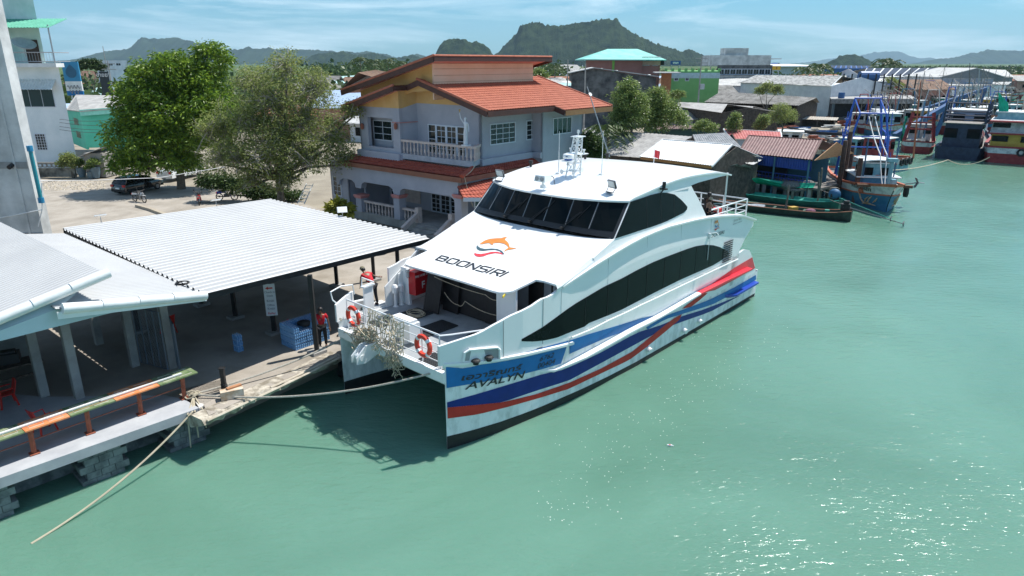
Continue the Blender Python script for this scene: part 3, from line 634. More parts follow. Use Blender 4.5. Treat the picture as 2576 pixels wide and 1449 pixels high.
for U, V, hh in ((1405,440,1.9),(1513,447,1.9)):
    p = loc(G(U,V,7.62)); b = MB(); q = rl(p[0],p[1]); b.tube([q, q+V3(0,0,hh)], [.018,.008], 5); b.tube([q,q+V3(0,0,.5)], .03, 6); b.box(q+V3(0,.0,.02),(.2,.2,.06)); fb(b, 'aerial', FW)
mast.scale = (.74,.74,.74)
def flood(U, V, a):
    p = loc(G(U,V,7.45)); q = rl(p[0],p[1]); f = thing('floodlight', None, None, (q[0],q[1],q[2]), a); f.parent = ferry
    for k in ('label','category'):
        if k in f: del f[k]
    b = MB(); b.tube([(-.12,-.2,.0),(-.0,-.24,.2),(0,-.24,.34)],.015,4); b.tube([(-.12,.2,.0),(0,.24,.2),(0,.24,.34)],.015,4); b.box((-.12,0,.01),(.12,.4,.02)); b.build('bracket', BLACK, f, world=False)
    b = MB(); b.box((0,0,.34),(.07,.46,.34), ry=-.35); h_ = b.build('lamp_head', mat('lamp_grey', (.12,.12,.125), .5), f, world=False); b = MB(); b.box((-.045,0,.34),(.012,.38,.27), ry=-.35); b.build('lamp_glass', mat('frosted_glass', (.5,.54,.54), .15), h_, world=False)
flood(1258,449,0.); flood(1539,485,-.3)
p = loc(G(1366,474,7.4)); q = rl(p[0], p[1]); b = MB(); b.lathe(q, [(.14,0),(.12,.12),(.06,.14),(.06,.3)], 10); b.box(q+V3(0,0,.42),(.5,.6,.26), taper=.85); sl_ = fb(b, 'search_light', FW)
for dy in (-.14,.14): b = MB(); b.lathe(q+V3(-.255,dy,.42),[(.1,0),(.1,-.02)],12,ax=(1,0,0)); fb(b, 'lens', mat('lens_glass', (.25,.28,.3), .08), sl_)
b = MB(); b.tube(rope([q+V3(.3,0,.3), q+V3(.8,.1,.35), q+V3(.9,.1,.0)],.02,-.1,5),.018,5); fb(b, 'lamp_cable', BLACK, sl_)
for s, t in ((11.8,3.6),(15.4,3.0),(16.8,2.6)): b = MB(); b.lathe(rl(s,t), [(.06,0),(.06,.15),(.1,.17),(.1,.3)], 8); fb(b, 'nav_lamp', BLACK)
p = side([C1(855,395)],.15)[0]; b = MB(); b.box(p,(.22,.25,.05)); b.lathe(p,[(.07,.02),(.07,.14),(.08,.16),(.08,.3)],8); b.tube([p,p+V3(-.05,.15,-.25)],.03,5); fb(b, 'nav_lamp', BLACK)
b = MB(); q = rl(18.2,.6); b.tube([q,q+V3(0,0,.8)],.02,5); fs = fb(b, 'flagstaff', FW); b = MB(); b.grid([[q+V3(x*.5,math.sin(x*5+z)*.05,.75-z*.4-x*.15) for z in (0,.3,.6,1)] for x in (0,.3,.6,1)]); fb(b, 'flag', FRD2, fs)
p = side([C1(1225,755)],.06)[0]; b = MB(); b.box(p,(.12,.12,.2)); b.tube([p+V3(0,0,.1),p+V3(.15,-.25,.15),p+V3(.3,-.3,.0)],.03,5); b.tube([p,p+V3(0,.0,-1.2)],.012,4); fb(b, 'wall_camera', FW, nearwall)
# ---- writing
def surf(o, ex, ey, f=None, off=.02):
    o, ex, ey = (np.array(q, float) for q in (o, ex, ey))
    def fn(x, y):
        p = o+ex*x+ey*y
        if f: p[1] = -(f(p[0], p[2])+off)
        return p
    return fn
def px_frame(a, b_, c, f=None, off=.02):
    """text frame from three picture points (left foot, right foot, left top) on a surface"""
    A, B, C = side([a, b_, c], off, f or TSIDE); w_ = np.linalg.norm(B-A); return A, (B-A)/w_, C-A, w_
LET = mat('black_lettering', (.018,.02,.024), .4); 
def fit_text(txt, a, b_, c, f, m, par, bold=.0, ratio=None):
    A, ex, up, w_ = px_frame(a, b_, c, f); h_ = np.linalg.norm(up)
    tm = textmesh(txt, lambda x, y: V3(x, y, 0), 1., bold=bold, align='LEFT'); X = np.array(tm.v); X[:,0] -= X[:,0].min(); k = w_/X[:,0].max(); yb = 0; yt = np.percentile(X[:,1], 98)
    out = []
    for x, y, _ in X:
        p = A+ex*(x*k)+up*(y/yt); p[1] = -(f(p[0], p[2])+.024); out.append(tuple(p))
    tm.v = out; return fb(tm, 'lettering', m, par)
fit_text('AVALYN', C3(285,1010), C3(705,925), C3(312,955), THULL, LET, nearhull, .012)
fit_text('\u0e40\u0e2d\u0e27\u0e32\u0e23\u0e34\u0e13\u0e17\u0e23\u0e4c', C3(258,945), C3(690,865), C3(275,905), THULL, LET, nearhull, .02)
fit_text('6762', C3(825,808), C3(925,775), C3(840,770), THULL, LET, nearhull, .0)
fit_text('00404', C3(810,860), C3(935,822), C3(822,820), THULL, LET, nearhull, .0)
fit_text('BOONSIRI', C1(1222,780), C1(1340,742), C1(1228,752), TSIDE, LET, nearwall, .0)
fit_text('PASSENGER 158 PERSON', C1(1410,676), C1(1478,650), C1(1411,667), TSIDE, mat('grey_lettering', (.2,.2,.2), .5), nearwall)
fit_text('\u0e1c\u0e39\u0e49\u0e42\u0e14\u0e22\u0e2a\u0e32\u0e23 158 \u0e04\u0e19', C1(1418,650), C1(1475,632), C1(1419,634), TSIDE, MATS['grey_lettering'], nearwall)
# large name and dolphin emblem on the sloping front roof
def onroof(U, V, off=.012):
    p = None; z = 5.2
    for _ in range(25):
        p = loc(G(U, V, z)); z = .5*z+.5*(ZR(p[0])+.06*(1-(p[1]/3.88)**2)+off)
    return V3(p[0], p[1], z)
GL = {'B': [[(0,0),(0,1),(.8,1),(.95,.85),(.95,.65),(.8,.52),(0,.52)],[(.8,.52),(1,.38),(1,.15),(.85,0),(0,0)]],
 'O': [[(.12,0),(0,.14),(0,.86),(.12,1),(.88,1),(1,.86),(1,.14),(.88,0),(.12,0)]], 'N': [[(0,0),(0,1),(1,0),(1,1)]],
 'S': [[(.98,1),(.12,1),(0,.88),(0,.64),(.12,.52),(.88,.52),(1,.4),(1,.14),(.88,0),(0,0)]], 'I': [[(0,0),(0,1)]],
 'R': [[(0,0),(0,1),(.88,1),(1,.88),(1,.6),(.88,.48),(0,.48)],[(.45,.48),(1,0)]]}
b = MB(); A = np.array(C4(1090,232)); Bv = np.array(C4(1775,412))-A; Uv = np.array(C4(1150,190))-A; Uv2 = np.array(C4(1865,365))-np.array(C4(1775,412)); x0 = 0.; wd = {'I':0}; tot = sum(.13 if c == 'I' else 1. for c in 'BOONSIRI')+.36*7
for c in 'BOONSIRI':
    W_ = .13 if c == 'I' else 1.
    for st in GL[c]:
        pts = []
        for (x, y) in st:
            u = (x0+x*(1 if c != 'I' else 1))/tot; q = A+Bv*u+(Uv*(1-u)+Uv2*u)*y; pts.append(onroof(q[0], q[1]))
        for p, q in zip(pts[:-1], pts[1:]):
            d = (q-p); d /= np.linalg.norm(d); b.beam(p-d*.03, q+d*.03, .085, .008)
    x0 += W_+.36
fb(b, 'name_lettering', LET, front_roof)
def emblem(pts, m, name, f=onroof, tr=C2, par=None, sc_=None):
    P = [f(*tr(*p)) for p in pts]; b = MB(); b.slab(P, (0,0,.004) if f is onroof else (0,-.004,0)); fb(b, name, m, par or front_roof)
ORG = mat('emblem_orange', (.72,.24,.04), .4); TEAL_ = mat('emblem_slate', (.05,.10,.12), .4); ER = mat('emblem_red', (.68,.05,.06), .4)
dol = [(150,950),(175,932),(205,915),(245,903),(300,898),(345,897),(372,888),(398,886),(384,898),(378,912),(400,930),(414,950),(420,979),(445,982),(483,989),(450,994),(420,999),(393,1005),(370,1018),(378,1003),(402,988),(410,978),(395,962),(370,946),(330,938),(295,939),(276,942),(272,955),(255,955),(247,946),(235,940),(205,943),(178,950)]
wav1 = [(133,960),(123,975),(128,995),(150,1008),(185,1012),(230,1005),(290,1000),(330,1012),(365,1045),(370,1035),(350,1010),(310,994),(260,990),(200,994),(160,985),(140,972)]
wav2 = [(106,1027),(104,1042),(118,1057),(150,1064),(190,1058),(230,1042),(290,1032),(330,1036),(360,1046),(350,1030),(310,1019),(260,1019),(200,1033),(160,1038),(125,1035)]
emblem(dol, ORG, 'dolphin_emblem'); emblem(wav1, TEAL_, 'emblem_wave'); emblem(wav2, ER, 'emblem_wave')
sd = lambda U, V: side([(U, V)], .02)[0]
T2 = lambda x, y: C1(1265+(x-104)*.17+(y-886)*-.02, 632+(y-886)*.44-(x-104)*.05)
emblem([(x, y) for x, y in dol], ORG, 'dolphin_emblem', sd, lambda x, y: C1(1268+(x-150)*.115, 640+(y-886)*.42-(x-150)*.03), nearwall)
emblem(wav1, FBL, 'emblem_wave', sd, lambda x, y: C1(1270+(x-104)*.13, 660+(y-930)*.42-(x-104)*.03), nearwall)
emblem(wav2, ER, 'emblem_wave', sd, lambda x, y: C1(1270+(x-104)*.13, 663+(y-930)*.42-(x-104)*.03), nearwall)
# ================================================================== things on the ferry
def lifebuoy(p, yaw, label, tilt=0.):
    r = thing('lifebuoy', label, 'lifebuoy', p, yaw, 'life rings hung on the bow railing'); om = mat('life_ring_orange_red', (.72,.06,.03), .5)
    b = MB(); b.tube([(0, .34*math.cos(a), .34*math.sin(a)) for a in np.linspace(0, 2*math.pi, 25)[:-1]], .085, 8, closed=True); b.sm = True; b.build('ring', om, r, world=False)
    for a in (.8, 2.4, 3.9, 5.5):
        b = MB(); b.lathe((0,.34*math.cos(a)-.05*-math.sin(a),.34*math.sin(a)-.05*math.cos(a)), [(.092,0),(.092,.11)], 8, ax=(0,-math.sin(a),math.cos(a))); b.build('band', lt, r, world=False)
    return r
lifebuoy(wf(.06,2.1,ZD+.72), AH, 'orange life ring hung at the pier end of the bow railing')
lifebuoy(wf(.06,-1.9,ZD+.68), AH, 'orange life ring hung at the open water end of the bow railing')
rnd = random.Random(5)
netm = mat('pale_hemp_rope', (.36,.30,.20), .9, rgb2=(.62,.54,.40), scale=14)
b = MB()
def netpt(u, v): return V3(.12-.1*math.sin(v*2.2)-.06*math.sin(u*9), 1.15-2.05*u, ZD+1.25-v*1.75+.08*math.sin(u*13))
for i in range(15):
    u = i/14; pts = []
    for k in range(12): v = k/11*rnd.uniform(.85,1.05); p = netpt(min(1,max(0,u+rnd.uniform(-.03,.03))), v); pts.append(p+V3(rnd.uniform(-.05,.03),rnd.uniform(-.03,.03),0))
    b.tube(pts, .019, 4)
for j in range(11):
    v = j/10; pts = [netpt(k/16, min(1, max(0, v+rnd.uniform(-.04,.04))))+V3(rnd.uniform(-.06,.02),0,0) for k in range(17)]; b.tube(pts, .019, 4)
b.v = [tuple(wf(*p)) for p in b.v]
tag(b.build('climbing_net', netm), 'pale rope climbing net of wide meshes draped over the bow railing of the ferry', 'rope net'); b = MB()
for _ in range(150):
    c = V3(-.1+rnd.gauss(0,.15), 1.15+rnd.gauss(0,.42), ZD+.15+rnd.gauss(0,.22)); a0 = rnd.uniform(0,6); rr = rnd.uniform(.08,.25); tl = rnd.uniform(-1,1)
    b.tube([c+V3(rr*math.cos(a0+t)*.5, rr*math.sin(a0+t), rr*math.sin(t+tl)*.8) for t in np.linspace(0,rnd.uniform(2,5),8)], .019, 4)
b.v = [tuple(wf(*p)) for p in b.v]
tag(b.build('rope_tangle', netm), 'thick tangle of pale rope heaped on the beam over the anchor roller', 'rope'); b = MB()
for _ in range(55):
    c = V3(-.12+rnd.gauss(0,.07), -.45+rnd.gauss(0,.25), ZD-.25+rnd.gauss(0,.2)); a0 = rnd.uniform(0,6); rr = rnd.uniform(.08,.2)
    b.tube([c+V3(rr*math.cos(a0+t)*.4, rr*math.sin(a0+t), rr*math.sin(t)) for t in np.linspace(0,4,7)], .014, 4)
b.v = [tuple(wf(*p)) for p in b.v]
tag(b.build('loose_rope', netm), 'bunch of pale rope hanging below the bow beam beside the net', 'rope')
b = MB(); b.v = []
pts = []
for _ in range(5):
    c = (2.9+rnd.uniform(-.1,.1), 2.0+rnd.uniform(-.1,.1)); rr = rnd.uniform(.22,.38)
    pts += [wf(c[0]+rr*math.cos(t), c[1]+rr*1.3*math.sin(t), ZD+.05+.02*_) for t in np.linspace(0,6.2,12)]
b.tube(pts, .018, 5); tag(b.build('coiled_rope', netm), 'loose coil of pale rope lying on the grey foredeck', 'rope')
b = MB(); b.tube([wf(*p) for p in rope([(3.75,1.7,4.3),(3.95,-1.0,4.1),(3.6,-1.95,4.2)],0,.06,8)], .016, 5); b.tube([wf(*p) for p in rope([(3.9,1.3,3.7),(3.8,.4,3.4),(3.9,.1,3.6),(3.85,-1.9,3.5)],0,.12,7)], .016, 5)
tag(b.build('tie_rope', netm), 'thin pale ropes strung across the black boards under the ferry roof', 'rope')
# ================================================================== people
SKIN = mat('brown_skin', (.22,.115,.07), .5, var=.06); SKINL = mat('light_skin', (.48,.27,.18), .5, var=.05); HAIR = mat('black_hair', (.012,.010,.009), .5)
TR = mat('black_trousers', (.014,.014,.018), .8, var=.2, scale=9); CAPM = mat('camouflage_cap', (.10,.09,.05), .8, rgb2=(.28,.24,.16), scale=22)
def skinned(name, m, verts, edges, parent, root=0, sub=1):
    me = bpy.data.meshes.new(name); me.from_pydata([v[:3] for v in verts], edges, []); o = bpy.data.objects.new(name+'_cage', me); COL.objects.link(o)
    sk = o.modifiers.new('s', 'SKIN'); sk.use_smooth_shade = True
    for i, v in enumerate(verts):
        d = me.skin_vertices[0].data[i]; rr = v[3] if isinstance(v[3], tuple) else (v[3], v[3]); d.radius = rr; d.use_root = (i == root)
    ss = o.modifiers.new('u', 'SUBSURF'); ss.levels = sub; ss.render_levels = sub
    dg = bpy.context.evaluated_depsgraph_get(); dg.update(); nm = bpy.data.meshes.new_from_object(o.evaluated_get(dg)); nm.name = name
    bpy.data.objects.remove(o); nm.materials.clear(); nm.materials.append(m); nm.polygons.foreach_set('use_smooth', [True]*len(nm.polygons))
    q = bpy.data.objects.new(name, nm); COL.objects.link(q); q.parent = parent; return q
def person(label, p, yaw, J, shirt, trouser, skin=SKIN, cap=None, hair=HAIR, shoes=None, sleeves=True, shoulders_bare=False, group=None, k=1., dress=False):
    """J: joints in metres in the body's own frame (x right, y forward, z up); one skinned body, clothes as thicker skins over it"""
    r = thing('person', label, 'person', p, yaw, group)
    P = {n: tuple(c*k for c in v) for n, v in J.items()}
    V = [P['pelvis']+(.12*k,), P['waist']+(.105*k,), P['chest']+((.145*k,.11*k),), P['neck']+(.052*k,), P['head0']+(.068*k,), P['head1']+((.078*k,.092*k),), P['head2']+((.070*k,.085*k),)]
    E = [(0,1),(1,2),(2,3),(3,4),(4,5),(5,6)]
    def ch(a, names, rad):
        q = a
        for n, rr in zip(names, rad): V.append(P[n]+(rr*k,)); E.append((q, len(V)-1)); q = len(V)-1
        return q
    for s in 'LR':
        wr = ch(2, ['sh'+s, 'el'+s, 'wr'+s, 'ha'+s], [.052,.038,.027,.036])
        d = Vector(P['ha'+s])-Vector(P['wr'+s]); d.normalize(); sd = d.orthogonal().normalized()
        hb_ = Vector(P['ha'+s])
        for i, (o_, ln) in enumerate(((-.030,.062),(-.010,.074),(.010,.070),(.029,.056))):
            a_ = hb_+sd*(o_*k)+d*.02*k; m_ = a_+d*ln*.55*k; t_ = a_+d*ln*k+d.cross(sd)*.018*k
            V.append(tuple(a_)+(.010*k,)); E.append((wr, len(V)-1)); V.append(tuple(m_)+(.0085*k,)); E.append((len(V)-2, len(V)-1)); V.append(tuple(t_)+(.008*k,)); E.append((len(V)-2, len(V)-1))
        th = Vector(P['wr'+s])*.55+hb_*.45+sd*(-.045*k); V.append(tuple(th)+(.011*k,)); E.append((wr, len(V)-1)); V.append(tuple(th+d*.035*k-sd*.012*k)+(.009*k,)); E.append((len(V)-2, len(V)-1))
        ch(0, ['hi'+s, 'kn'+s, 'an'+s, 'to'+s], [.085,.058,.038,.032])
    body = skinned('body', skin, V, E, r)
    hd = Vector(P['head1']); fw = Vector(P.get('face', (0,1,0))).normalized()
    up = (Vector(P['head2'])-Vector(P['head0'])).normalized(); rt = fw.cross(up).normalized()
    b = MB(); b.ball(hd+fw*.098*k-up*.012*k, .014*k, 6, 5, (1,1.2,1.5)); b.build('nose', skin, r, world=False, smooth=True)
    for sx in (-1, 1):
        b = MB(); b.ball(hd+fw*.085*k+rt*(.031*sx*k)+up*.012*k, .010*k, 6, 5); b.build('eye', HAIR, r, world=False, smooth=True)
        b = MB(); b.ball(hd+rt*(.083*sx*k)-up*.005*k, .02*k, 6, 5, (.5,1,1.4)); b.build('ear', skin, r, world=False, smooth=True)
    b = MB(); b.box(hd+fw*.086*k-up*.045*k, (.04*k,.012*k,.008*k)); b.build('mouth', mat('lips', (.25,.07,.06), .5), r, world=False)
    hm = cap or hair; b = MB(); n = 12; A = up; c = hd+up*.02*k-fw*.008*k
    b.lathe(c, [(.104*k,-.01*k),(.104*k,.035*k),(.090*k,.075*k),(.055*k,.105*k),(.01*k,.115*k)], 14, ax=up); b.sm = True
    if not cap: b.ball(hd-fw*.03*k, .098*k, 10, 8)
    h_ = b.build('cap' if cap else 'hair', hm, r, world=False, smooth=True)
    if cap: b = MB(); b.slab([c+fw*.09*k+rt*.07*k, c+fw*.165*k+rt*.045*k, c+fw*.165*k-rt*.045*k, c+fw*.09*k-rt*.07*k], up*.008); b.build('peak', cap, h_, world=False)
    if cap and hair is not None: b = MB(); b.ball(hd-fw*.025*k-up*.02*k, .095*k, 10, 8); b.build('hair', hair, r, world=False, smooth=True)
    if shirt is not None:
        V = [P['pelvis'][:2]+(P['pelvis'][2]+.04*k,)+(.135*k,), P['waist']+((.145*k,.12*k),), P['chest']+((.175*k,.130*k),), tuple((Vector(P['chest'])*.45+Vector(P['neck'])*.55))+((.12*k,.085*k),)]; E = [(0,1),(1,2),(2,3)]
        if sleeves:
            for s in 'LR':
                ms_ = tuple(Vector(P['sh'+s])*.35+Vector(P['el'+s])*.65); V.append(P['sh'+s]+(.072*k,)); E.append((2, len(V)-1)); V.append(ms_+(.066*k,)); E.append((len(V)-2, len(V)-1))
        skinned('shirt', shirt, V, E, r)
    V = [P['pelvis']+(.148*k,)]; E = []
    for s in 'LR':
        q = 0
        for n, rr in (('hi',.105),('kn',.078),('an',.062)): V.append(P[n+s]+(rr*k,)); E.append((q, len(V)-1)); q = len(V)-1
    skinned('trousers', trouser, V, E, r)
    for s in 'LR':
        a_, t_ = Vector(P['an'+s]), Vector(P['to'+s]); b = MB(); d = (t_-a_); d.z = 0; L_ = max(d.length, .12*k); d.normalize(); z0 = min(a_.z, t_.z)-.04*k
        c = Vector((a_.x, a_.y, z0+.035*k))+d*(L_*.45); b.ball(c, 1, 10, 6, (.05*k+abs(d.x)*.08*k, .05*k+abs(d.y)*.08*k, .045*k)); b.build('shoe', shoes or BLACK, r, world=False, smooth=True)
    return r
STAND = dict(pelvis=(0,0,.93), waist=(0,.01,1.08), chest=(0,.0,1.30), neck=(0,.01,1.47), head0=(0,.02,1.53), head1=(0,.03,1.61), head2=(0,.02,1.69),
    shL=(-.19,0,1.40), elL=(-.25,-.03,1.12), wrL=(-.25,.06,.88), haL=(-.25,.09,.80), shR=(.19,0,1.40), elR=(.25,-.03,1.12), wrR=(.25,.06,.88), haR=(.25,.09,.80),
    hiL=(-.10,0,.86), knL=(-.11,.03,.48), anL=(-.12,0,.09), toL=(-.13,.15,.05), hiR=(.10,0,.86), knR=(.11,.03,.48), anR=(.12,0,.09), toR=(.13,.15,.05))
def pose(**k): d = dict(STAND); d.update(k); return d
RSH = mat('red_shirt', (.55,.008,.02), .8, var=.15, scale=7); BSH = mat('black_shirt', (.012,.012,.014), .85, var=.2)
# crewman leaning on the ferry's pier-side bulwark, back to the camera
pm = wf(2.45, 4.12, ZD+.02)
def P1():
    J = pose(pelvis=(0,.02,.95), waist=(0,.14,1.09), chest=(-.02,.33,1.25), neck=(-.03,.48,1.37), head0=(-.03,.53,1.42), head1=(-.03,.60,1.48), head2=(-.03,.64,1.55), face=(-.2,.9,-.3),
      shL=(-.21,.40,1.30), elL=(-.30,.42,1.04), wrL=(-.26,.50,.82), haL=(-.25,.54,.75), shR=(.18,.38,1.32), elR=(.36,.44,1.16), wrR=(.52,.30,1.08), haR=(.58,.24,1.08), anR=(.16,-.04,.09), knR=(.13,.02,.5), toR=(.18,.11,.05))
    return person('person in red polo shirt and camouflage cap leaning over the ferry side', pm, AH, J, RSH, TR, cap=CAPM)
P1()
GRD = 1.4
J = pose(elL=(-.27,.02,1.13), wrL=(-.30,.05,.88), haL=(-.31,.07,.79), elR=(.27,.0,1.12), wrR=(.31,.08,.88), haR=(.32,.1,.8), knL=(-.12,.05,.48))
pmn = G(806,886,GRD); person('person in red shirt and black trousers standing in shade behind the pier-edge post', (pmn[0]-.02, pmn[1]+.55, GRD), R(200), J, RSH, TR)
SIT = dict(pelvis=(0,0,.52), waist=(0,.0,.67), chest=(0,.03,.88), neck=(0,.05,1.05), head0=(0,.07,1.11), head1=(0,.09,1.19), head2=(0,.08,1.27),
    shL=(-.18,.03,.98), elL=(-.24,.10,.74), wrL=(-.16,.32,.66), haL=(-.12,.40,.66), shR=(.18,.03,.98), elR=(.24,.10,.74), wrR=(.16,.32,.66), haR=(.12,.40,.66),
    hiL=(-.10,.05,.50), knL=(-.12,.43,.50), anL=(-.12,.45,.10), toL=(-.13,.60,.05), hiR=(.10,.05,.50), knR=(.12,.43,.50), anR=(.12,.45,.10), toR=(.13,.60,.05))
pw = wf(17.35,-3.15,ZU); person('person in black strapless top and pale cap seated at the after rail of the ferry', pw, AH+R(-115), SIT, None, BSH, skin=SKINL, cap=mat('beige_cap', (.45,.38,.28), .8), hair=mat('brown_hair', (.05,.03,.02), .6))
_w = [o for o in bpy.data.objects if o.get('label','').startswith('person in black strapless')][0]
skinned('top', BSH, [(0,.0,.56,.13),(0,.0,.70,.125),(0,.03,.86,(.155,.125))], [(0,1),(1,2)], _w)
pw = wf(18.0,-2.75,ZU); J2 = dict(SIT); J2.update(elL=(-.34,.22,.95), wrL=(-.48,.42,.85), haL=(-.52,.48,.84))
person('person in black shirt with one arm stretched to the after rail of the ferry', pw, AH+R(-100), J2, BSH, TR, skin=mat('dark_skin', (.10,.05,.03), .5), k=1.08)
# ================================================================== the pier
def edgeunit(): e = V3(.69,.724,0); return e/np.linalg.norm(e)
E1 = V3(.65,.76,0)/np.linalg.norm([.65,.76]); E2 = V3(-E1[1], E1[0], 0)
PIER = mat('tan_concrete_yard', (.235,.205,.165), .92, rgb2=(.37,.33,.28), scale=.5, lo=.3, hi=.6, bump=.25, bscale=8)  # one mottled concrete colour over the whole yard
# yard and land: one slab with its water edge where the photo has it
e = [G(525,1045,GRD), G(850,893,GRD)]
sh0 = V3(-10.0,20.2,0); d_ = E1
# points of the quay line
q = [(-10.05,20.16),(-6.97,25.09),(-5.6,27.4),(-4.2,31.5),(-.5,37.8),(3,46),(7,54),(12,62),(22,74),(44,96),(62,128),(86,152),(105,180),(240,330),(900,900)]
land = [(-11.4,21.1),(-8.2,25.9),(-6.4,28.6)]+[(x,y) for x, y in q[3:]]+[(1500,9000),(-6000,9000),(-6000,20),(-60,12),(-30,15),(-16.5,21.5),(-12.8,22.6)]
b = MB(); b.slab([V3(x,y,1.30) for x, y in land], (0,0,-2.4)); struct(b.build('ground', mat('bare_earth', (.20,.17,.13), .95, rgb2=(.33,.29,.22), scale=.25)))
yard = [(-10.05,20.16),(-6.97,25.09),(-5.6,27.4),(-4.2,31.5),(-2.5,42),(-14,52),(-22,62),(-60,72),(-60,30),(-16.5,21.5),(-12.2,21.6),(-10.6,21.0)]
b = MB(); b.slab([V3(x,y,GRD) for x, y in yard], (0,0,-.30)); struct(b.build('yard', PIER))
# broken quay edge: concrete lip with bars
rnd = random.Random(2)
b = MB(); n = 26; rows = []
A_ = V3(-10.25,19.9,0); B_ = V3(-6.95,25.15,0)
nn_ = V3(.82,-.57,0)
for i in range(n):
    t = i/(n-1); p = A_+(B_-A_)*t; j = rnd.uniform(-.10,.10); w0 = .18+j
    rows.append([p-nn_*.5+V3(0,0,GRD+.01), p+nn_*(w0*.5)+V3(0,0,GRD+rnd.uniform(-.05,.02)), p+nn_*w0+V3(0,0,GRD-.10+rnd.uniform(-.05,.05)), p+nn_*(w0-.1+rnd.uniform(-.1,.1))+V3(0,0,GRD-.27+rnd.uniform(-.06,.06)), p-nn_*.6+V3(0,0,GRD-.5), p-nn_*1.1+V3(0,0,GRD-.4)])
b.grid(rows); b.f.append(tuple(range(6))); tag(b.build('quay_edge', mat('broken_concrete', (.22,.19,.145), .95, rgb2=(.52,.47,.385), scale=2.6, lo=.4, hi=.6, bump=.8, bscale=9)), 'crumbling pale concrete edge of the pier in front of the white canopy', 'quay edge')
for k, (a, c, z) in enumerate(((.02,.97,.02),(.45,.97,.06))):
    b = MB(); p0 = A_+(B_-A_)*a+nn_*(.24-k*.14)+V3(0,0,GRD-.06+z); p1 = A_+(B_-A_)*c+nn_*(.22-k*.14)+V3(0,0,GRD-.05+z)
    b.tube(rope([p0, p1], 0, .03, 12), .045, 6); tag(b.build('pipe', mat('pale_plastic_pipe', (.42,.36,.27), .7, rgb2=(.6,.54,.44))), ('long pale pipe lying along the outer lip of the broken pier edge','short pale pipe lying inside the longer one on the pier edge')[k], 'pipe', 'pipes on the pier edge')
# ---- big white canopy
WROOF = mat('white_sheet_roof', (.60,.61,.61), .5, rgb2=(.64,.65,.65), scale=.2)
WROOF2 = mat('greyish_sheet_roof', (.48,.49,.49), .5, rgb2=(.56,.57,.57), scale=.4)
def corrugated(b, P0, P1, P2, P3, n, amp=.03, prof=None, m=2, thick=.02):
    """sheet from side P0-P3 to side P1-P2, ribs running P0->P1; n ribs counted from P0 to P3"""
    P0, P1, P2, P3 = (np.array(p, float) for p in (P0,P1,P2,P3)); nn = np.cross(P1-P0, P3-P0); nn /= np.linalg.norm(nn); nn *= math.copysign(1, nn[2]); rows = []
    pr = prof or [(0,0),(.42,0),(.54,1),(.80,1),(.92,0)]
    us = [(i+a)/n for i in range(n) for a, _ in pr]+[1.]; hs = [h for i in range(n) for _, h in pr]+[0]
    for u, h in zip(us, hs):
        a = P0+(P3-P0)*u; c = P1+(P2-P1)*u; rows.append([a+(c-a)*k/m+nn*amp*h for k in range(m+1)])
    b.grid(rows); b.grid([[p-nn*thick for p in r_] for r_ in rows]); return nn
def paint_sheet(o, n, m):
    '''shade painted on one flank of each rib, underside coloured dark for deeper shade'''
    o.data.materials.append(mat('rib_flank_painted_shade', (.40,.40,.40), .8, rgb2=(.46,.46,.45), scale=.5)); o.data.materials.append(mat('underside_dark_for_shade', (.07,.07,.07), .8))  # flank grey stands for rib shading; underside kept dark to cut bounced light
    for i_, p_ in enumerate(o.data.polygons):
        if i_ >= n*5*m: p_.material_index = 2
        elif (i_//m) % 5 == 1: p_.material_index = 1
can = thing('canopy', 'large open-sided white corrugated metal canopy on black posts over the pier yard', 'canopy', (-12,31,GRD))
NLc, BLc = V3(-10.55,22.05,5.0), V3(-21.3,31.6,5.0); BRc = V3(-14.66,41.,4.6); NRc = NLc+(BRc-BLc)*1.0; NRc[2] = 4.6
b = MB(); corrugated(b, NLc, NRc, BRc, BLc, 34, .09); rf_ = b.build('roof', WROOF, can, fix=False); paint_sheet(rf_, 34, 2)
for A, B2 in ((NLc,NRc),(BLc,BRc),(NRc,BRc),(NLc,BLc)):
    b = MB(); iv = (NLc+BRc)/2; o2 = (iv-(A+B2)/2); o2[2] = 0; o2 = o2/np.linalg.norm(o2)*.08; b.beam(A+o2-V3(0,0,.13), B2+o2-V3(0,0,.13), .06, .2); b.build('fascia', BLACK, can)
for k in range(1,7):
    a = NLc+(BLc-NLc)*k/7; c = NRc+(BRc-NRc)*k/7; b = MB(); b.beam(a-V3(0,0,.12), c-V3(0,0,.12), .06, .12); b.build('purlin', BLACK, can)
posts = [G(798,888,GRD), G(691,838,GRD), G(593,800,GRD), G(848,720,GRD), G(757,690,GRD), G(508,768,GRD), V3(-5.3,30.4,GRD), V3(-13.6,38.6,GRD), V3(-18.6,31.5,GRD), G(941,706,GRD), V3(-16.2,27.5,GRD)]
nrm = np.cross(NRc-NLc, BLc-NLc)
def roofz(x, y): return NLc[2]-(nrm[0]*(x-NLc[0])+nrm[1]*(y-NLc[1]))/nrm[2]
for p in posts:
    b = MB(); zt = roofz(p[0], p[1])-.16; b.box((p[0],p[1],(GRD+.1+zt)/2),(.16,.16,zt-GRD-.1)); po = b.build('post', BLACK, can)
    b = MB(); b.box((p[0],p[1],GRD+.06),(.62,.5,.12), rz=.86); b.build('footing', CONC, po)
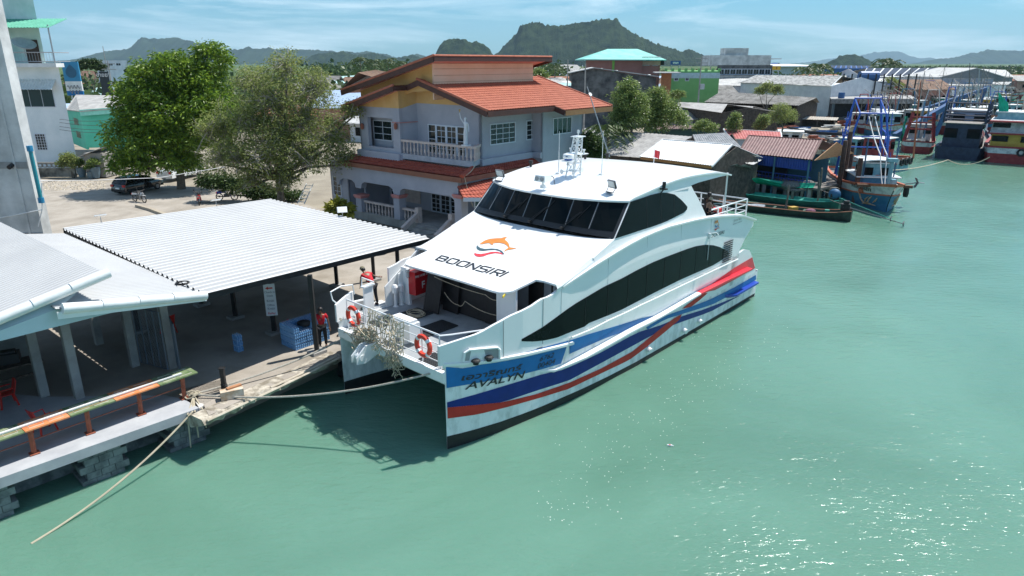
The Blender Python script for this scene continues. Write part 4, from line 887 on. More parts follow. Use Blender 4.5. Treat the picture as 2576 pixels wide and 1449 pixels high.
# solar flood lamps on the canopy edge
SOL = mat('solar_cell', (.012,.02,.045), .5, spec=.2)
for i, (U, V, lb, bl) in enumerate(((352,528,'small solar panel lamp at the left end of the far canopy edge',1),(843,533-15,'small solar panel lamp beside the motorcycles end of the canopy edge',1),(1168,527,'white back of a solar lamp panel on the canopy edge in front of the house',0))):
    pass
def solar(p, label, yaw, back=False):
    r = thing('solar_lamp', label, 'solar lamp', p, yaw, 'solar lamps on the canopy edge'); b = MB(); b.tube([(0,0,0),(0,0,.35)], .02, 5); b.build('arm', STEEL, r, world=False)
    b = MB(); b.box((0,0,.42),(.52,.34,.03), rx=(.9 if back else -.35)); b.build('panel_frame', WHITE, r, world=False); 
    b = MB(); b.box((0,0,.444) if not back else (0,-.03,.42),(.46,.29,.008), rx=(.9 if back else -.35)); b.build('panel', SOL if not back else WHITE, r, world=False)
def on_edge(A, B2, U):
    best = min(np.linspace(0,1,400), key=lambda t: abs(proj(A+(B2-A)*t)[0]-U)); return A+(B2-A)*best
def proj(p):
    d = np.array(p, float)-CAM; dep = d[1]*math.cos(TH)-d[2]*math.sin(TH); up = d[1]*math.sin(TH)+d[2]*math.cos(TH); return CX+F*d[0]/dep, CY-F*up/dep
solar(on_edge(BLc,BRc,256), 'small solar panel lamp at the far left of the canopy edge beside the sunlit yard', .7)
solar(on_edge(BLc,BRc,545), 'small solar panel lamp on the canopy edge below the parked motorcycles', .7)
solar(on_edge(NRc,BRc,862), 'small square solar lamp standing on the canopy edge in front of the house', .3, True)
# ---- waterfront building at the left, with two overlapping white roofs
wb = thing('pier_building', 'open waterfront building with white corrugated roofs and bare concrete columns at the left', 'building', (-17,22,GRD))
def vplane(U, V, off=0.): return PP(U, V, NLc+V3(0,0,0)+E2*off, E2)
s0 = vplane(510,742); s1 = vplane(165,775); kk = (s1[2]-s0[2])/np.linalg.norm((s1-s0)[:2])
def rp(d, wv, h): return V3(*(s0-E1*d+E2*wv))*V3(1,1,0)+V3(0,0,s0[2]+kk*d+h)
W2 = 13.5
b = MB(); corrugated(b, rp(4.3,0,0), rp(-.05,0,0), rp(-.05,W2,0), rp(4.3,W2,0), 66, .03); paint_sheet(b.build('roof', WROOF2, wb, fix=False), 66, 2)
c0 = G(265,688,6.3); dd = float(np.dot(s0-c0, E1)); 
e0 = PP(0,800,c0,E2); k1 = (e0[2]-c0[2])/np.linalg.norm((e0-c0)[:2])
def rp1(d, wv, h=0.): return V3(*((c0-E1*d+E2*wv)*V3(1,1,0)))+V3(0,0,c0[2]+k1*d+h)
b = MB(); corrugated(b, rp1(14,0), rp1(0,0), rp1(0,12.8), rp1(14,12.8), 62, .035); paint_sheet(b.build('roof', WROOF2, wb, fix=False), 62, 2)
for f, n_, zz in ((rp, 9, 0), (rp1, 8, 0)):
    for i in range(n_):
        b = MB(); d0, d1 = i*1.05-.1, i*1.05+1.0
        if f is rp and d0 > 4.0: break
        a = f(d0,-.03,.0) if f is rp1 else rp(d0,-.03,0.); c = f(d1,-.03,.0) if f is rp1 else rp(d1,-.03,0.)
        b.tube([a+V3(0,0,-.02), c+V3(0,0,.0)], [.15,.165], 10); b.build('ridge_cap', WHITE2, wb, smooth=True)
b = MB(); b.slab([rp(-.1,-.02,-.1), rp(4.3,-.02,-.1), rp(4.3,-.02,-.32), rp(-.1,-.02,-.22)], E2*.04); b.build('barge_board', WHITE, wb)
FAS = mat('pale_blue_fascia', (.50,.60,.63), .6, var=.05, scale=.8)
cols = [G(200,1000,GRD), G(433,925,GRD), G(112,995,GRD), G(340,920,GRD), G(250,865,GRD)]
ct = 4.07; a0 = PY(-60,868,cols[0][1]-3.2); 
fp = [vplane(-150,895,.35), vplane(400,755,.35), vplane(500,738,.35), rp(.2,.35,-.05), rp(14,.35,-.05)]
b = MB(); zt0 = ct
P = [rp(-.0,.35,-.06), rp(4.1,.35,-.06), rp1(.15,.35,-.06), rp1(14,.35,-.06), vplane(-300,948,.35), vplane(0,858,.35), vplane(395,758,.35), vplane(500,744,.35)]
b.slab(P, E2*.08); b.build('fascia', FAS, wb)
for p in cols[:2]+[cols[0]-E1*3.2, cols[0]-E1*6.4]:
    zt = 4.9; b = MB(); b.box((p[0],p[1],(GRD+zt)/2),(.27,.27,zt-GRD), rz=.86); b.build('column', CONC, wb)
for p in cols[2:]+[cols[2]-E1*3.2]:
    zt = 5.0; b = MB(); b.box((p[0],p[1],(GRD+zt)/2),(.27,.27,zt-GRD), rz=.86); b.build('column', CONC, wb)
b = MB(); b.slab([s0-E1*.5+E2*3.6+V3(0,0,-s0[2]+GRD), s0-E1*2+E2*9+V3(0,0,-s0[2]+GRD), s0-E1*14+E2*9+V3(0,0,-s0[2]+GRD), s0-E1*14+E2*3.6+V3(0,0,-s0[2]+GRD)], (0,0,.01))
# floor slab on block piers
FLO = mat('floor_concrete_painted_shade', (.33,.34,.36), .85, rgb2=(.45,.46,.47), scale=.8)  # cool grey, the shade under the roof is put into this colour
D0, D1 = G(490,1030,GRD), G(0,1203,GRD); ed = (D1-D0)/np.linalg.norm(D1-D0); en = V3(-ed[1],ed[0],0); en = en*(1 if en@E2 > 0 else -1)
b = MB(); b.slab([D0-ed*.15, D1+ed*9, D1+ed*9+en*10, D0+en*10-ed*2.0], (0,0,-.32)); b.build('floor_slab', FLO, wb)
b = MB(); b.slab([D0-ed*.15-en*.01+V3(0,0,.0), D0-ed*1.35+en*.55, D0-ed*1.7+en*1.6, D0+en*1.9], (0,0,-.24)); b.build('corner_slab', mat('slab_painted_sunlight', (.50,.47,.42), .9, rgb2=(.62,.60,.56), scale=2), wb)  # paler warm concrete, sunlight put into its colour
BLK = mat('grey_block_masonry', (.10,.11,.11), .95, rgb2=(.22,.235,.23), scale=2.2, lo=.4, hi=.6)
for U, V in ((240,1110),(452,1035),(-60,1200)):
    c = D0+ed*float(np.dot(G(U,V,GRD-.3)-D0, ed))+en*.78; b = MB(); rz_ = math.atan2(ed[1],ed[0])
    for r_ in range(7):
        for j in (-1,0,1): 
            o_ = .0 if r_ % 2 else .16
            b.box(c+ed*(j*.41+o_-.08)+V3(0,0,1.07-.1-r_*.235-c[2]+0), (.395,1.0,.222), rz=rz_)
    b.build('block_pier', BLK, wb)
b = MB(); b.slab([D0+en*1.4-ed*.1+V3(0,0,-.32), D1+ed*9+en*1.4+V3(0,0,-.32), D1+ed*9+en*1.5+V3(0,0,-.32), D0+en*1.5-ed*.1+V3(0,0,-.32)], (0,0,-1.5)); b.build('back_wall', BLK, wb)
b = MB(); W0 = cols[2]+E2*2.0; 
b.slab([s0-E1*2.0+E2*9.6+V3(0,0,GRD-s0[2]), s0-E1*14+E2*9.6+V3(0,0,GRD-s0[2])], (0,0,3.6)) if False else None
b.beam(s0-E1*3.5+E2*8.+V3(0,0,GRD-s0[2]+1.75), s0-E1*15+E2*8.+V3(0,0,GRD-s0[2]+1.75), .12, 3.5); b.build('rear_wall', CONC, wb)
# door-leaf counter on rust-red steel brackets along the deck edge
GRN = mat('worn_green_paint', (.10,.16,.06), .7, rgb2=(.22,.27,.15), scale=3); ORP = mat('worn_orange_paint', (.62,.18,.05), .7, rgb2=(.70,.30,.14), scale=3); RUST = mat('rust_red_steel', (.22,.06,.03), .8, rgb2=(.36,.11,.06), scale=5)
ct_ = thing('plank_counter', 'counter of old green and orange door leaves on rusty brackets along the deck edge', 'counter', D0+ed*3+en*.6)
zc0 = 2.24
F0, F1 = G(464,1002,GRD), G(87,1141,GRD); fd = (F1-F0)/np.linalg.norm(F1-F0); fn_ = V3(-fd[1],fd[0],0); fn_ = fn_*(1 if fn_@E2 > 0 else -1)
def cpos(d, a, z): return F0+fd*(d-.35)+fn_*a+V3(0,0,z-GRD)
def dof(U, V, z): return float(np.dot(G(U,V,z)-F0, fd))+.35
brk = [dof(U,V,zc0) for U, V in ((482,930),(375,955),(262,990),(150,1028),(40,1068),(-70,1105),(-200,1150))]
for i in range(6):
    b = MB(); m_ = (GRN, ORP)[i % 2]; a0_, a1_ = brk[i]+.01, brk[i+1]-.01
    b.slab([cpos(a0_,-.22,zc0), cpos(a1_,-.22,zc0), cpos(a1_,.46,zc0+.02), cpos(a0_,.46,zc0+.02)], (0,0,.045)); lf = b.build('door_leaf', m_, ct_)
    for q0 in (.12,.56):
        L_ = a1_-a0_; b = MB(); c1, c2 = a0_+L_*q0, a0_+L_*(q0+.32)
        b.tube([cpos(c1,-.10,zc0+.05), cpos(c2,-.10,zc0+.05), cpos(c2,.34,zc0+.065), cpos(c1,.34,zc0+.065)], .012, 4, closed=True); b.build('panel_moulding', mat('scuffed_cream', (.55,.5,.42), .8), lf)
for a_, c_, t_ in ((.3,2.9,.02),(2.2,7.2,.1),(6.5,11,.05)): b = MB(); b.beam(cpos(a_,t_,zc0+.09), cpos(c_,t_+.03,zc0+.09), .09, .04); b.build('batten', WHITE2, ct_)
for U, V in ((464,1002),(354,1041),(226,1089),(87,1141),(-60,1195)):
    d = dof(U,V,GRD); b = MB(); b.beam(cpos(d,-.0,GRD), cpos(d,-.1,zc0-.03), .10, .10, (1,0,0)); b.beam(cpos(d-.03,.2,zc0-.03), cpos(d-.03,.0,GRD+.4), .05, .05, (1,0,0)); b.box(cpos(d,0,GRD+.02), (.26,.26,.03), rz=.8); b.build('bracket', RUST, ct_)
for z in (.45,.88): b = MB(); b.tube([cpos(.3,.0,GRD+z), cpos(13,.0,GRD+z)], .018, 5); b.build('rail_rod', RUST, ct_)
# lattice gate on the end column
gt = thing('lattice_gate', 'grey steel gate with diamond mesh standing open beside the end column', 'gate', cols[1]); gs = mat('blue_grey_steel', (.12,.15,.18), .5, var=.1)
def gatep(o, dx, dy, w_, h_):
    b = MB(); u = V3(dx,dy,0)
    b.tube([o, o+u*w_, o+u*w_+V3(0,0,h_), o+V3(0,0,h_)], .03, 4, closed=True)
    if w_ > .8:
        for k in (.25,.5,.75): b.tube([o+u*w_*k, o+u*w_*k+V3(0,0,h_)], .025, 4)
    b.build('gate_frame', gs, gt); b = MB(); n = int(w_/.09)
    for k in range(-int(h_/.13), n):
        for sg in (1,):
            for dd_ in (1,-1):
                x0_ = k*.09; pts = []
                z0_, z1_ = 0, h_; xa, xb = (x0_, x0_+h_*.7) if dd_ == 1 else (x0_+h_*.7, x0_)
                t0 = 0; t1 = 1; ls = sorted([(0-xa)/(xb-xa), (w_-xa)/(xb-xa)]); t0 = max(0, ls[0]); t1 = min(1, ls[1])
                if t1-t0 > .03: b.tube([o+u*(xa+(xb-xa)*t0)+V3(0,0,h_*t0), o+u*(xa+(xb-xa)*t1)+V3(0,0,h_*t1)], .006, 3, cap=False)
    b.build('mesh_infill', gs, gt)
c1_ = cols[1]
gatep(c1_+V3(.15,.1,.15), .55,-.83, .95, 1.9)
gatep(cols[3]+V3(.2,.1,.1), .90,-.43, 1.5, 2.3)
# red plastic chairs
def plastic_chair(p, yaw, label):
    r = thing('plastic_chair', label, 'chair', p, yaw, 'red plastic chairs on the deck')
    b = MB(); b.solidgrid([[V3(x,y,.44+.02*abs(x)*4) for x in (-.2,-.1,0,.1,.2)] for y in (-.2,0,.22)], (0,0,-.025)); b.build('seat', REDP, r, world=False)
    b = MB(); b.solidgrid([[V3(x,-.2-.12*z-.04*(1-abs(x)*5*.5),.46+z*.42) for x in (-.2,-.1,0,.1,.2)] for z in (0,.5,1)], (0,.025,0)); b.build('backrest', REDP, r, world=False)
    for x in (-1,1):
        for y in (-1,1): b = MB(); b.beam((x*.18,y*.18,.44),(x*.24,y*.25,0),.05,.04); b.build('leg', REDP, r, world=False)
    b = MB()
    for x in (-.22,.22): b.tube([(x,-.2,.66),(x,.15,.66),(x,.2,.44)],.022,5)
    b.build('armrest', REDP, r, world=False)
for (U, V, yw, lb) in ((22,1020,2.4,'red plastic chair at the left picture edge under the pier building roof'),(115,1085,-.5,'red plastic chair just behind the orange door leaves of the counter'),(425,838,1.,'red plastic chair standing behind the steel gate and end column')):
    p = G(U,V,GRD); plastic_chair((p[0],p[1],GRD), yw, lb)
r = thing('work_table', 'rough wooden table with dark clutter in the shade of the pier building', 'table', G(45,965,GRD), .8)
WD = mat('dark_wood', (.07,.05,.035), .8, rgb2=(.16,.12,.09), scale=6)
b = MB(); b.box((0,0,.78),(1.7,.8,.06)); b.build('table_top', WD, r, world=False)
for x in (-.75,.75):
    for y in (-.33,.33): b = MB(); b.box((x,y,.38),(.08,.08,.75)); b.build('leg', WD, r, world=False)
b = MB(); b.box((0,-.3,.35),(1.5,.05,.08)); b.build('stretcher', WD, r, world=False)
r = thing('crate', 'dark crate standing on the rough wooden table', 'crate', G(45,965,GRD)+V3(-.2,.1,.81), .5); b = MB(); b.box((0,0,.18),(.7,.5,.36)); b.box((0,0,.4),(.5,.3,.1)); b.build('body', mat('dark_plastic', (.03,.032,.035), .5), r, world=False)
# cable coil on the roof end
b = MB(); p = G(457,716,5.02); p[2] = 4.98+kk*0.3
for k in range(4): b.tube([p+V3(.22*math.cos(t)+.02*k, .16*math.sin(t), .03+.015*k) for t in np.linspace(0,6.28,16)], .018, 5)
tag(b.build('cable_coil', BLACK), 'black cable coiled on the corner of the white pier roof', 'cable')
# ---- water bottle packs
PKB = mat('shrink_wrapped_water_blue', (.07,.20,.42), .15, rgb2=(.22,.42,.66), scale=18); CAPB = mat('bottle_cap_white', (.55,.65,.75), .4)
def pack_proto():
    r = thing('bottle_pack', 'x', 'bottle pack', (0,0,0)); b = MB()
    for i in range(3):
        for j in range(4):
            b.lathe(((i-1)*.088,(j-1.5)*.088,0),[(.042,0),(.044,.01),(.044,.08),(.040,.085),(.044,.09),(.044,.17),(.016,.215),(.016,.23)],8)
    b.build('bottles', PKB, r, world=False, smooth=True); b = MB()
    for i in range(3):
        for j in range(4): b.lathe(((i-1)*.088,(j-1.5)*.088,.228),[(.018,0),(.018,.014)],6)
    b.build('caps', CAPB, r, world=False); return r
bp0 = pack_proto(); first = [True]
def place_pack(p, yaw, label, group):
    o = bp0 if first[0] else copy_tree(bp0); first[0] = False; o.location = [float(c) for c in p]; o.rotation_euler = (0,0,yaw); tag(o, label, None, group)
c = G(742,876,GRD); ya = math.atan2(E1[1],E1[0])
for i in range(6):
    for j in range(3):
        top = 4 if i > 0 else 4
        for k in range(top):
            if k == 3 and (i, j) in ((1,0),(2,0),(1,1)): continue
            p = c+E1*(i*.28)+E2*(j*.37-.1)+V3(random.Random(i*7+j*3+k).uniform(-.01,.01),0,k*.246)
            place_pack(p, ya, '%s pack of blue water bottles, %s column of the %s row of the wide stack' % (('lowest','second','third','topmost')[k], ('first','second','third','fourth','fifth','sixth')[i], ('front','middle','back')[j]), 'water packs in the wide stack')
c = G(601,882,GRD)
for k, w_ in enumerate(('lowest','middle','topmost')): place_pack(c+V3(0,0,k*.246), ya+.1, w_+' pack of blue water bottles in the small lone stack', 'water packs in the small stack')
b = MB(); b.sm = True; b.ball(G(742,876,GRD)+E1*.6+E2*.1+V3(0,0,.9), .26, 10, 8, (1.2,.8,.55)); tag(b.build('bag', BLACK), 'black bag lying on top of the stacked water packs', 'bag')
# ---- signs on the canopy posts
def postsign(p, z0, wd, h_, label, lines, arrow=False):
    r = thing('sign_board', label, 'sign', (p[0],p[1],z0), ); tocam = math.atan2(-p[0], p[1]); r.rotation_euler = (0,0,R(12)); b = MB(); b.box((0,-.11,h_/2),(wd,.02,h_)); b.build('board', mat('white_board', (.72,.73,.75), .5, var=.02), r, world=False)
    if arrow:
        b = MB(); b.slab([V3(x,-.124,h_*.87+y) for x, y in ((.14,-.03),(-.04,-.03),(-.04,-.07),(-.16,0),(-.04,.07),(-.04,.03),(.14,.03))],(0,-.003,0)); b.build('arrow', REDP, r, world=False)
    for t, y, s_, col in lines: textmesh(t, lambda x, yy, y=y: V3(x,-.125,y+yy), s_, bold=.002).build('lettering', mat(*col), r, world=False)
gl = ('sign_grey_letters', (.25,.25,.3), .6); rdl = ('sign_red_letters', (.6,.05,.05), .6)
p = posts[1]; postsign(p, 2.25, .46, 1.42, 'tall white notice board with a red arrow on a black canopy post', [('Check in',1.02,.12,gl),('Desk',.86,.12,gl),('Krabi',.63,.14,gl),('Office',.44,.12,gl),('Krabi',.28,.14,gl),('Railay',.07,.13,rdl)], True)
p = posts[2]; postsign(p, 3.35, .50, .20, 'small white sign high on a black canopy post', [('EXIT',.04,.13,gl)]) if False else postsign(p, 3.35, .50, .20, 'small white sign high on a black canopy post', [])
# small things on the pier
def rbox(p, d, name, label, cat, m, rz=.86): b = MB(); b.box((p[0],p[1],p[2]+d[2]/2), d, rz=rz); return tag(b.build(name, m), label, cat)
p = G(566,985,GRD); r = thing('mooring_post', 'short black steel mooring post standing on the pier edge', 'post', (p[0],p[1],GRD)); b = MB(); b.box((0,0,.45),(.14,.14,.9)); b.box((0,0,.91),(.19,.19,.03)); b.build('shaft', BLACK, r, world=False); b = MB(); b.tube([(.09*math.cos(t),.09*math.sin(t),.12+t*.01) for t in np.linspace(0,18,40)],.03,5); b.build('rope_turns', mat('black_rope', (.03,.03,.03), .9), r, world=False)
p = G(585,1000,GRD); r = thing('fender_block', 'pale rust-stained wooden block lying by the mooring post', 'block', (p[0],p[1],GRD+.01), .5); b = MB(); b.box((0,0,.16),(.75,.3,.3)); b.build('block', mat('rust_stained_timber', (.45,.30,.18), .9, rgb2=(.66,.60,.50), scale=3), r, world=False); b = MB(); b.box((.1,.1,.34),(.5,.14,.06),rz=.3); b.build('plank', mat('orange_timber', (.42,.2,.1), .9), r, world=False)
tub = G(738,842,GRD); r = thing('water_pump', 'small red engine pump on the floor of the shaded yard', 'pump', (tub[0]-.35,tub[1]+.5,GRD)); b = MB(); b.lathe((-.25,0,.25),[(.05,0),(.18,.03),(.18,.4),(.05,.45)],12,ax=(1,0,0)); b.box((0,0,.06),(.6,.35,.08)); b.box((.3,0,.25),(.12,.3,.3)); b.lathe((0,0,.4),[(.05,0),(.05,.12)],8); b.build('engine', REDP, r, world=False)
b = MB(); 
for k in range(5): b.tube([V3(tub[0]+.55+.42*math.cos(t), tub[1]+1.0+.35*math.sin(t), GRD+.04+.035*k) for t in np.linspace(0,6.28,20)], .03, 5)
tag(b.build('hose_coil', mat('grey_green_hose', (.10,.13,.11), .8)), 'coiled grey-green hose on the floor behind the water packs', 'hose')
p = G(946,640,GRD); b = MB(); b.sm = True; b.ball((p[0],p[1]+.3,GRD+.5), .5, 14, 10, (1.7,1.2,1.0)); 
tag(b.build('net_bundle', mat('net_bundle_olive', (.11,.13,.07), .95, rgb2=(.38,.36,.14), scale=9, bump=1, bscale=30)), 'big round bundle of grey and yellow fishing net on the sunlit yard', 'net bundle')
for (U,V,lb) in ((1050,612,'flat stone kerb block in the yard behind the canopy'),):
    pass
p = G(1070,612,GRD); rbox((p[0],p[1]+1.5,GRD),(5,.3,.3),'kerb','low grey concrete kerb crossing the yard behind the net bundle','kerb',CONC,.55)
# fender tyres between pier and ferry
for k, (U, V) in enumerate(((853,868),(857,905))):
    p = G(U,V,1.0); b = MB(); b.sm = True; c = V3(p[0]-.02,p[1]+.1,1.05-.45*k); b.tube([c+V3(.02*math.sin(a),.3*math.cos(a),.3*math.sin(a)) for a in np.linspace(0,6.28,15)[:-1]], .11, 7, closed=True)
    tag(b.build('tyre', BLACK), ('upper black tyre fender between the pier and the ferry bow','lower black tyre fender between the pier and the ferry bow')[k], 'tyre', 'tyre fenders between pier and ferry')
# ---- mooring lines
HEMP = mat('grey_mooring_rope', (.30,.28,.24), .9, rgb2=(.48,.45,.38), scale=20)
kn = G(487,992,GRD+.12)
bow = wf(.75,-3.35,3.1)
b = MB(); b.tube(rope([kn, bow], 0, .55, 30), .035, 6); tag(b.build('mooring_rope', HEMP), 'thick grey mooring rope from the pier corner to the near bow of the ferry', 'rope')
b = MB(); b.tube(rope([kn+V3(.1,.1,0), wf(.3,3.3,2.2)], 0, .18, 20), .035, 6); tag(b.build('mooring_rope', HEMP), 'grey mooring rope from the pier corner to the far bow of the ferry', 'rope')
b = MB(); b.tube(rope([kn, D0+V3(-.05,-.1,-.05)], 0, .03, 5)+rope([D0+V3(-.05,-.1,-.05), G(78,1368,0)], 0, .32, 24), .032, 6); tag(b.build('mooring_rope', mat('sandy_rope', (.42,.37,.27), .9)), 'sandy rope hanging from the pier corner down into the green water', 'rope')
b = MB()
for k in range(7):
    a0 = rnd.uniform(0,6); c = kn+V3(rnd.gauss(0,.06), rnd.gauss(0,.06), .0); rr = rnd.uniform(.06,.16); b.tube([c+V3(rr*math.cos(a0+t)*1.4, rr*math.sin(a0+t), rr*.5*math.sin(t*1.3)) for t in np.linspace(0,5.5,10)], .03, 5)
for k in range(3): c = kn; b.tube(rope([c, D0+ed*(-.3+.25*k)+V3(0,-.12,-.05), D0+ed*(-.35+.3*k)+V3(.0,-.15,-.75-.25*k)],0,.03,5), .026, 5)
tag(b.build('rope_knot', mat('sandy_rope', (.42,.37,.27), .9)), 'knotted sandy rope with loose ends at the pier corner', 'rope')
b = MB(); b.tube(rope([wf(1.0,-2.0,2.35), wf(1.02,-1.9,.02)],0,.0,4), .008, 4); tag(b.build('hanging_line', HEMP), 'thin line hanging straight down between the ferry bows', 'rope')
p = G(1686,1119,.03); r = thing('floating_bottle', 'small white plastic bottle with a red label floating on the open water', 'bottle', (p[0],p[1],.0)); b = MB(); b.lathe((-.11,0,.02),[(.03,0),(.035,.01),(.035,.15),(.012,.2),(.012,.23)],8,ax=(1,-.2,0)); b.build('body', WHITE, r, world=False); b = MB(); b.lathe((-.05,-.01,.02),[(.0365,0),(.0365,.06)],8,ax=(1,-.2,0)); b.build('label_band', REDP, r, world=False)
# ================================================================== the two-storey house
hK = PY(1210,400,46.); eB = V3(.64,.768,0); eA = V3(-.768,.64,0)
def hP(u, v, z): return V3(hK[0],hK[1],0)+eB*u+eA*v+V3(0,0,z)
def onA(U, V, u): return PP(U, V, hP(u,0,0), eB)        # point on a wall that faces the yard
def onB(U, V, v): return PP(U, V, hP(0,v,0), eA)        # point on a wall that faces the water
def uvz(p): d = np.array(p)-hP(0,0,0); return d@eB, d@eA, p[2]
house = thing('house', 'two-storey grey-lilac house with orange tiled roofs, balcony and pillared porch', 'house', (float(hP(5,6,0)[0]), float(hP(5,6,0)[1]), GRD))
HW = mat('lilac_grey_render', (.35,.365,.42), .85, rgb2=(.43,.44,.49), scale=.7); HY = mat('ochre_render', (.60,.36,.12), .85, rgb2=(.68,.43,.18), scale=.8); HPK = mat('peach_boarding', (.78,.50,.34), .85, rgb2=(.84,.58,.42), scale=.6)
BRN = mat('dark_brown_fascia', (.075,.028,.020), .6, var=.2); PINK = mat('salmon_pink_paint', (.55,.22,.20), .6, var=.08); WFR = mat('white_window_frame', (.62,.66,.72), .45, var=.03); GLS = mat('window_glass_dark', (.012,.022,.025), .08, spec=.5)
CREAM = mat('pinkish_cream_balustrade', (.50,.42,.38), .8, rgb2=(.62,.54,.50), scale=3)
def tilemat(name, a, c): return mat(name, a, .75, rgb2=c, scale=2.6, lo=.3, hi=.7)
TILE = tilemat('orange_clay_tile', (.34,.095,.052), (.50,.165,.095)); TILEO = tilemat('old_red_clay_tile', (.24,.035,.022), (.46,.10,.05))
def tiles(name, parent, A, B, C, D, m, rib=.26, course=.42, amp=.045, step=.035, thick=.05):
    """tiled slope: A-B lower edge, D-C upper edge; rolls run up the slope, courses step"""
    A, B, C, D = (np.array(p, float) for p in (A,B,C,D)); L1 = max(np.linalg.norm(B-A), np.linalg.norm(C-D)); n = max(2, int(L1/rib)); Ls = np.linalg.norm((D+C)/2-(A+B)/2); k = max(1, int(Ls/course))
    nn = np.cross(B-A, D-A); nn /= np.linalg.norm(nn); nn *= math.copysign(1, nn[2]); rows = []; pr = ((0,0),(.22,.75),(.45,1),(.68,.75),(.9,0))
    us = [(i+a)/n for i in range(n) for a, _ in pr]+[1.]; hs = [h for i in range(n) for _, h in pr]+[0]
    for j in range(k):
        for t, s_ in (((j)/k, step), ((j+.999)/k, 0.)):
            rows.append([(A+(B-A)*u)*(1-t)+(D+(C-D)*u)*t+nn*(amp*h+s_) for u, h in zip(us, hs)])
    b = MB(); b.grid(rows); b.add([A-nn*thick,B-nn*thick,C-nn*thick,D-nn*thick], [(3,2,1,0)]); 
    return b.build(name, m, parent, fix=False)
def plate(name, parent, pts, off, m): b = MB(); b.slab(pts, off); return b.build(name, m, parent)
def window(parent, P0, ex, w_, h_, n, frame=WFR, glass=GLS, cols=2, rws=3, name='window', deep=.05, fw=.07, out=None):
    """window on a wall: P0 lower left corner, ex along the wall, n outward normal"""
    P0 = np.array(P0, float)+n*.004; up = V3(0,0,1); b = MB()
    def bar(a, c, wd): b.beam(a+n*deep/2, c+n*deep/2, wd, deep, n)
    c00, c10, c11, c01 = P0, P0+ex*w_, P0+ex*w_+up*h_, P0+up*h_
    bar(c00+up*fw/2, c10+up*fw/2, fw); bar(c01-up*fw/2, c11-up*fw/2, fw); bar(c00+ex*fw/2+up*fw, c01+ex*fw/2-up*fw, fw); bar(c10-ex*fw/2+up*fw, c11-ex*fw/2-up*fw, fw)
    f = b.build(name, frame, parent); b = MB()
    for i in range(1, cols): b.beam(P0+ex*w_*i/cols+up*fw+n*.016, P0+ex*w_*i/cols+up*(h_-fw)+n*.016, .04, .026, n)
    for j in range(1, rws): b.beam(P0+up*h_*j/rws+ex*fw+n*.015, P0+up*h_*j/rws+ex*(w_-fw)+n*.015, .036, .022, n)
    if cols > 1 or rws > 1: b.build('glazing_bar', frame, f)
    b = MB(); b.slab([P0+ex*fw*.6+up*fw*.6, P0+ex*(w_-fw*.6)+up*fw*.6, P0+ex*(w_-fw*.6)+up*(h_-fw*.6), P0+ex*fw*.6+up*(h_-fw*.6)], n*.008); b.build('pane', glass, f); return f
nA = -eB; nB = -eA
zf = hK[2]                                            # first-floor level
# roof slope 1 (towards the water)
r1tl, r1el = onA(1048,200,-1.3), onA(1226,280,-1.3); v_e, z_e = uvz(r1el)[1], r1el[2]; v_t, z_t = uvz(r1tl)[1], r1tl[2]
uR = uvz(onB(1515,260,v_e))[0]; uM = uvz(onB(1396,266,v_e))[0]
A1, B1, C1_, D1_ = hP(-1.3,v_e,z_e), hP(uM,v_e,z_e), hP(uM,v_t,z_t), hP(-1.3,v_t,z_t)
tiles('roof', house, A1, B1, C1_, D1_, TILE)
sl_ = (z_t-z_e)/(v_t-v_e); v_e2 = v_e-.9; A2, B2_ = hP(uM,v_e2,z_e-sl_*.9), hP(uR,v_e2,z_e-sl_*.9)
tiles('roof', house, A2, B2_, hP(uR,v_t,z_t), hP(uM,v_t,z_t), TILE)
def fas(a, c, h_=.34, m=BRN, nm='fascia', dz=-.02, th=.05): b = MB(); b.beam(np.array(a)-V3(0,0,h_/2-dz), np.array(c)-V3(0,0,h_/2-dz), th, h_); return b.build(nm, m, house)
fas(hP(-1.3,v_e-.03,z_e), hP(uM,v_e-.03,z_e)); fas(hP(-1.33,v_e,z_e), hP(-1.33,v_t,z_t+.02)); fas(hP(uM,v_e2-.03,z_e-sl_*.9), hP(uR,v_e2-.03,z_e-sl_*.9), m=mat('light_brown_fascia',(.26,.13,.05),.6)); fas(hP(uM-.03,v_e2,z_e-sl_*.9), hP(uM-.03,v_e,z_e)); fas(hP(uR+.03,v_e2,z_e-sl_*.9), hP(uR+.03,v_t,z_t))
for a, c in ((hP(-1.3,v_e,z_e),hP(-1.3,v_t,z_t)),(hP(uR,v_e2,z_e-sl_*.9),hP(uR,v_t,z_t))):
    b = MB(); b.tube([a+V3(0,0,.05), c+V3(0,0,.05)], .09, 6); b.build('verge_tile', TILE, house)
# clerestory and top roof
vc = v_t-1.2; zc_b = z_t-1.2*abs(sl_)
cl_l, cl_t = onB(1091,204,vc), onB(1091,164,vc); cl_r = onB(1341,199,vc); uc0, uc1 = uvz(cl_l)[0], uvz(cl_r)[0]; zct = cl_t[2]+.1
pk = onB(1091,141,vc-1.1); pr_ = onB(1388,148,vc-1.1); up0, up1, zp = uvz(pk)[0], uvz(pr_)[0], pk[2]
lowp = onA(900,212,up0); vl, zl = uvz(lowp)[1], lowp[2]
plate('upper_wall', house, [hP(uc0,vc,z_t-1.3), hP(uc1,vc,z_t-1.3), hP(uc1,vc,zct), hP(uc0,vc,zct)], eA*.12, HPK)
for z in np.arange(z_t-1.0, zct, .42): b = MB(); b.beam(hP(uc0+.02,vc-.012,z), hP(uc1-.02,vc-.012,z), .02, .02); b.build('board_joint', mat('board_joint_brown', (.40,.22,.13), .8), house)
slu = (zp-zl)/(vl-(vc-1.1)); vend = vl+2
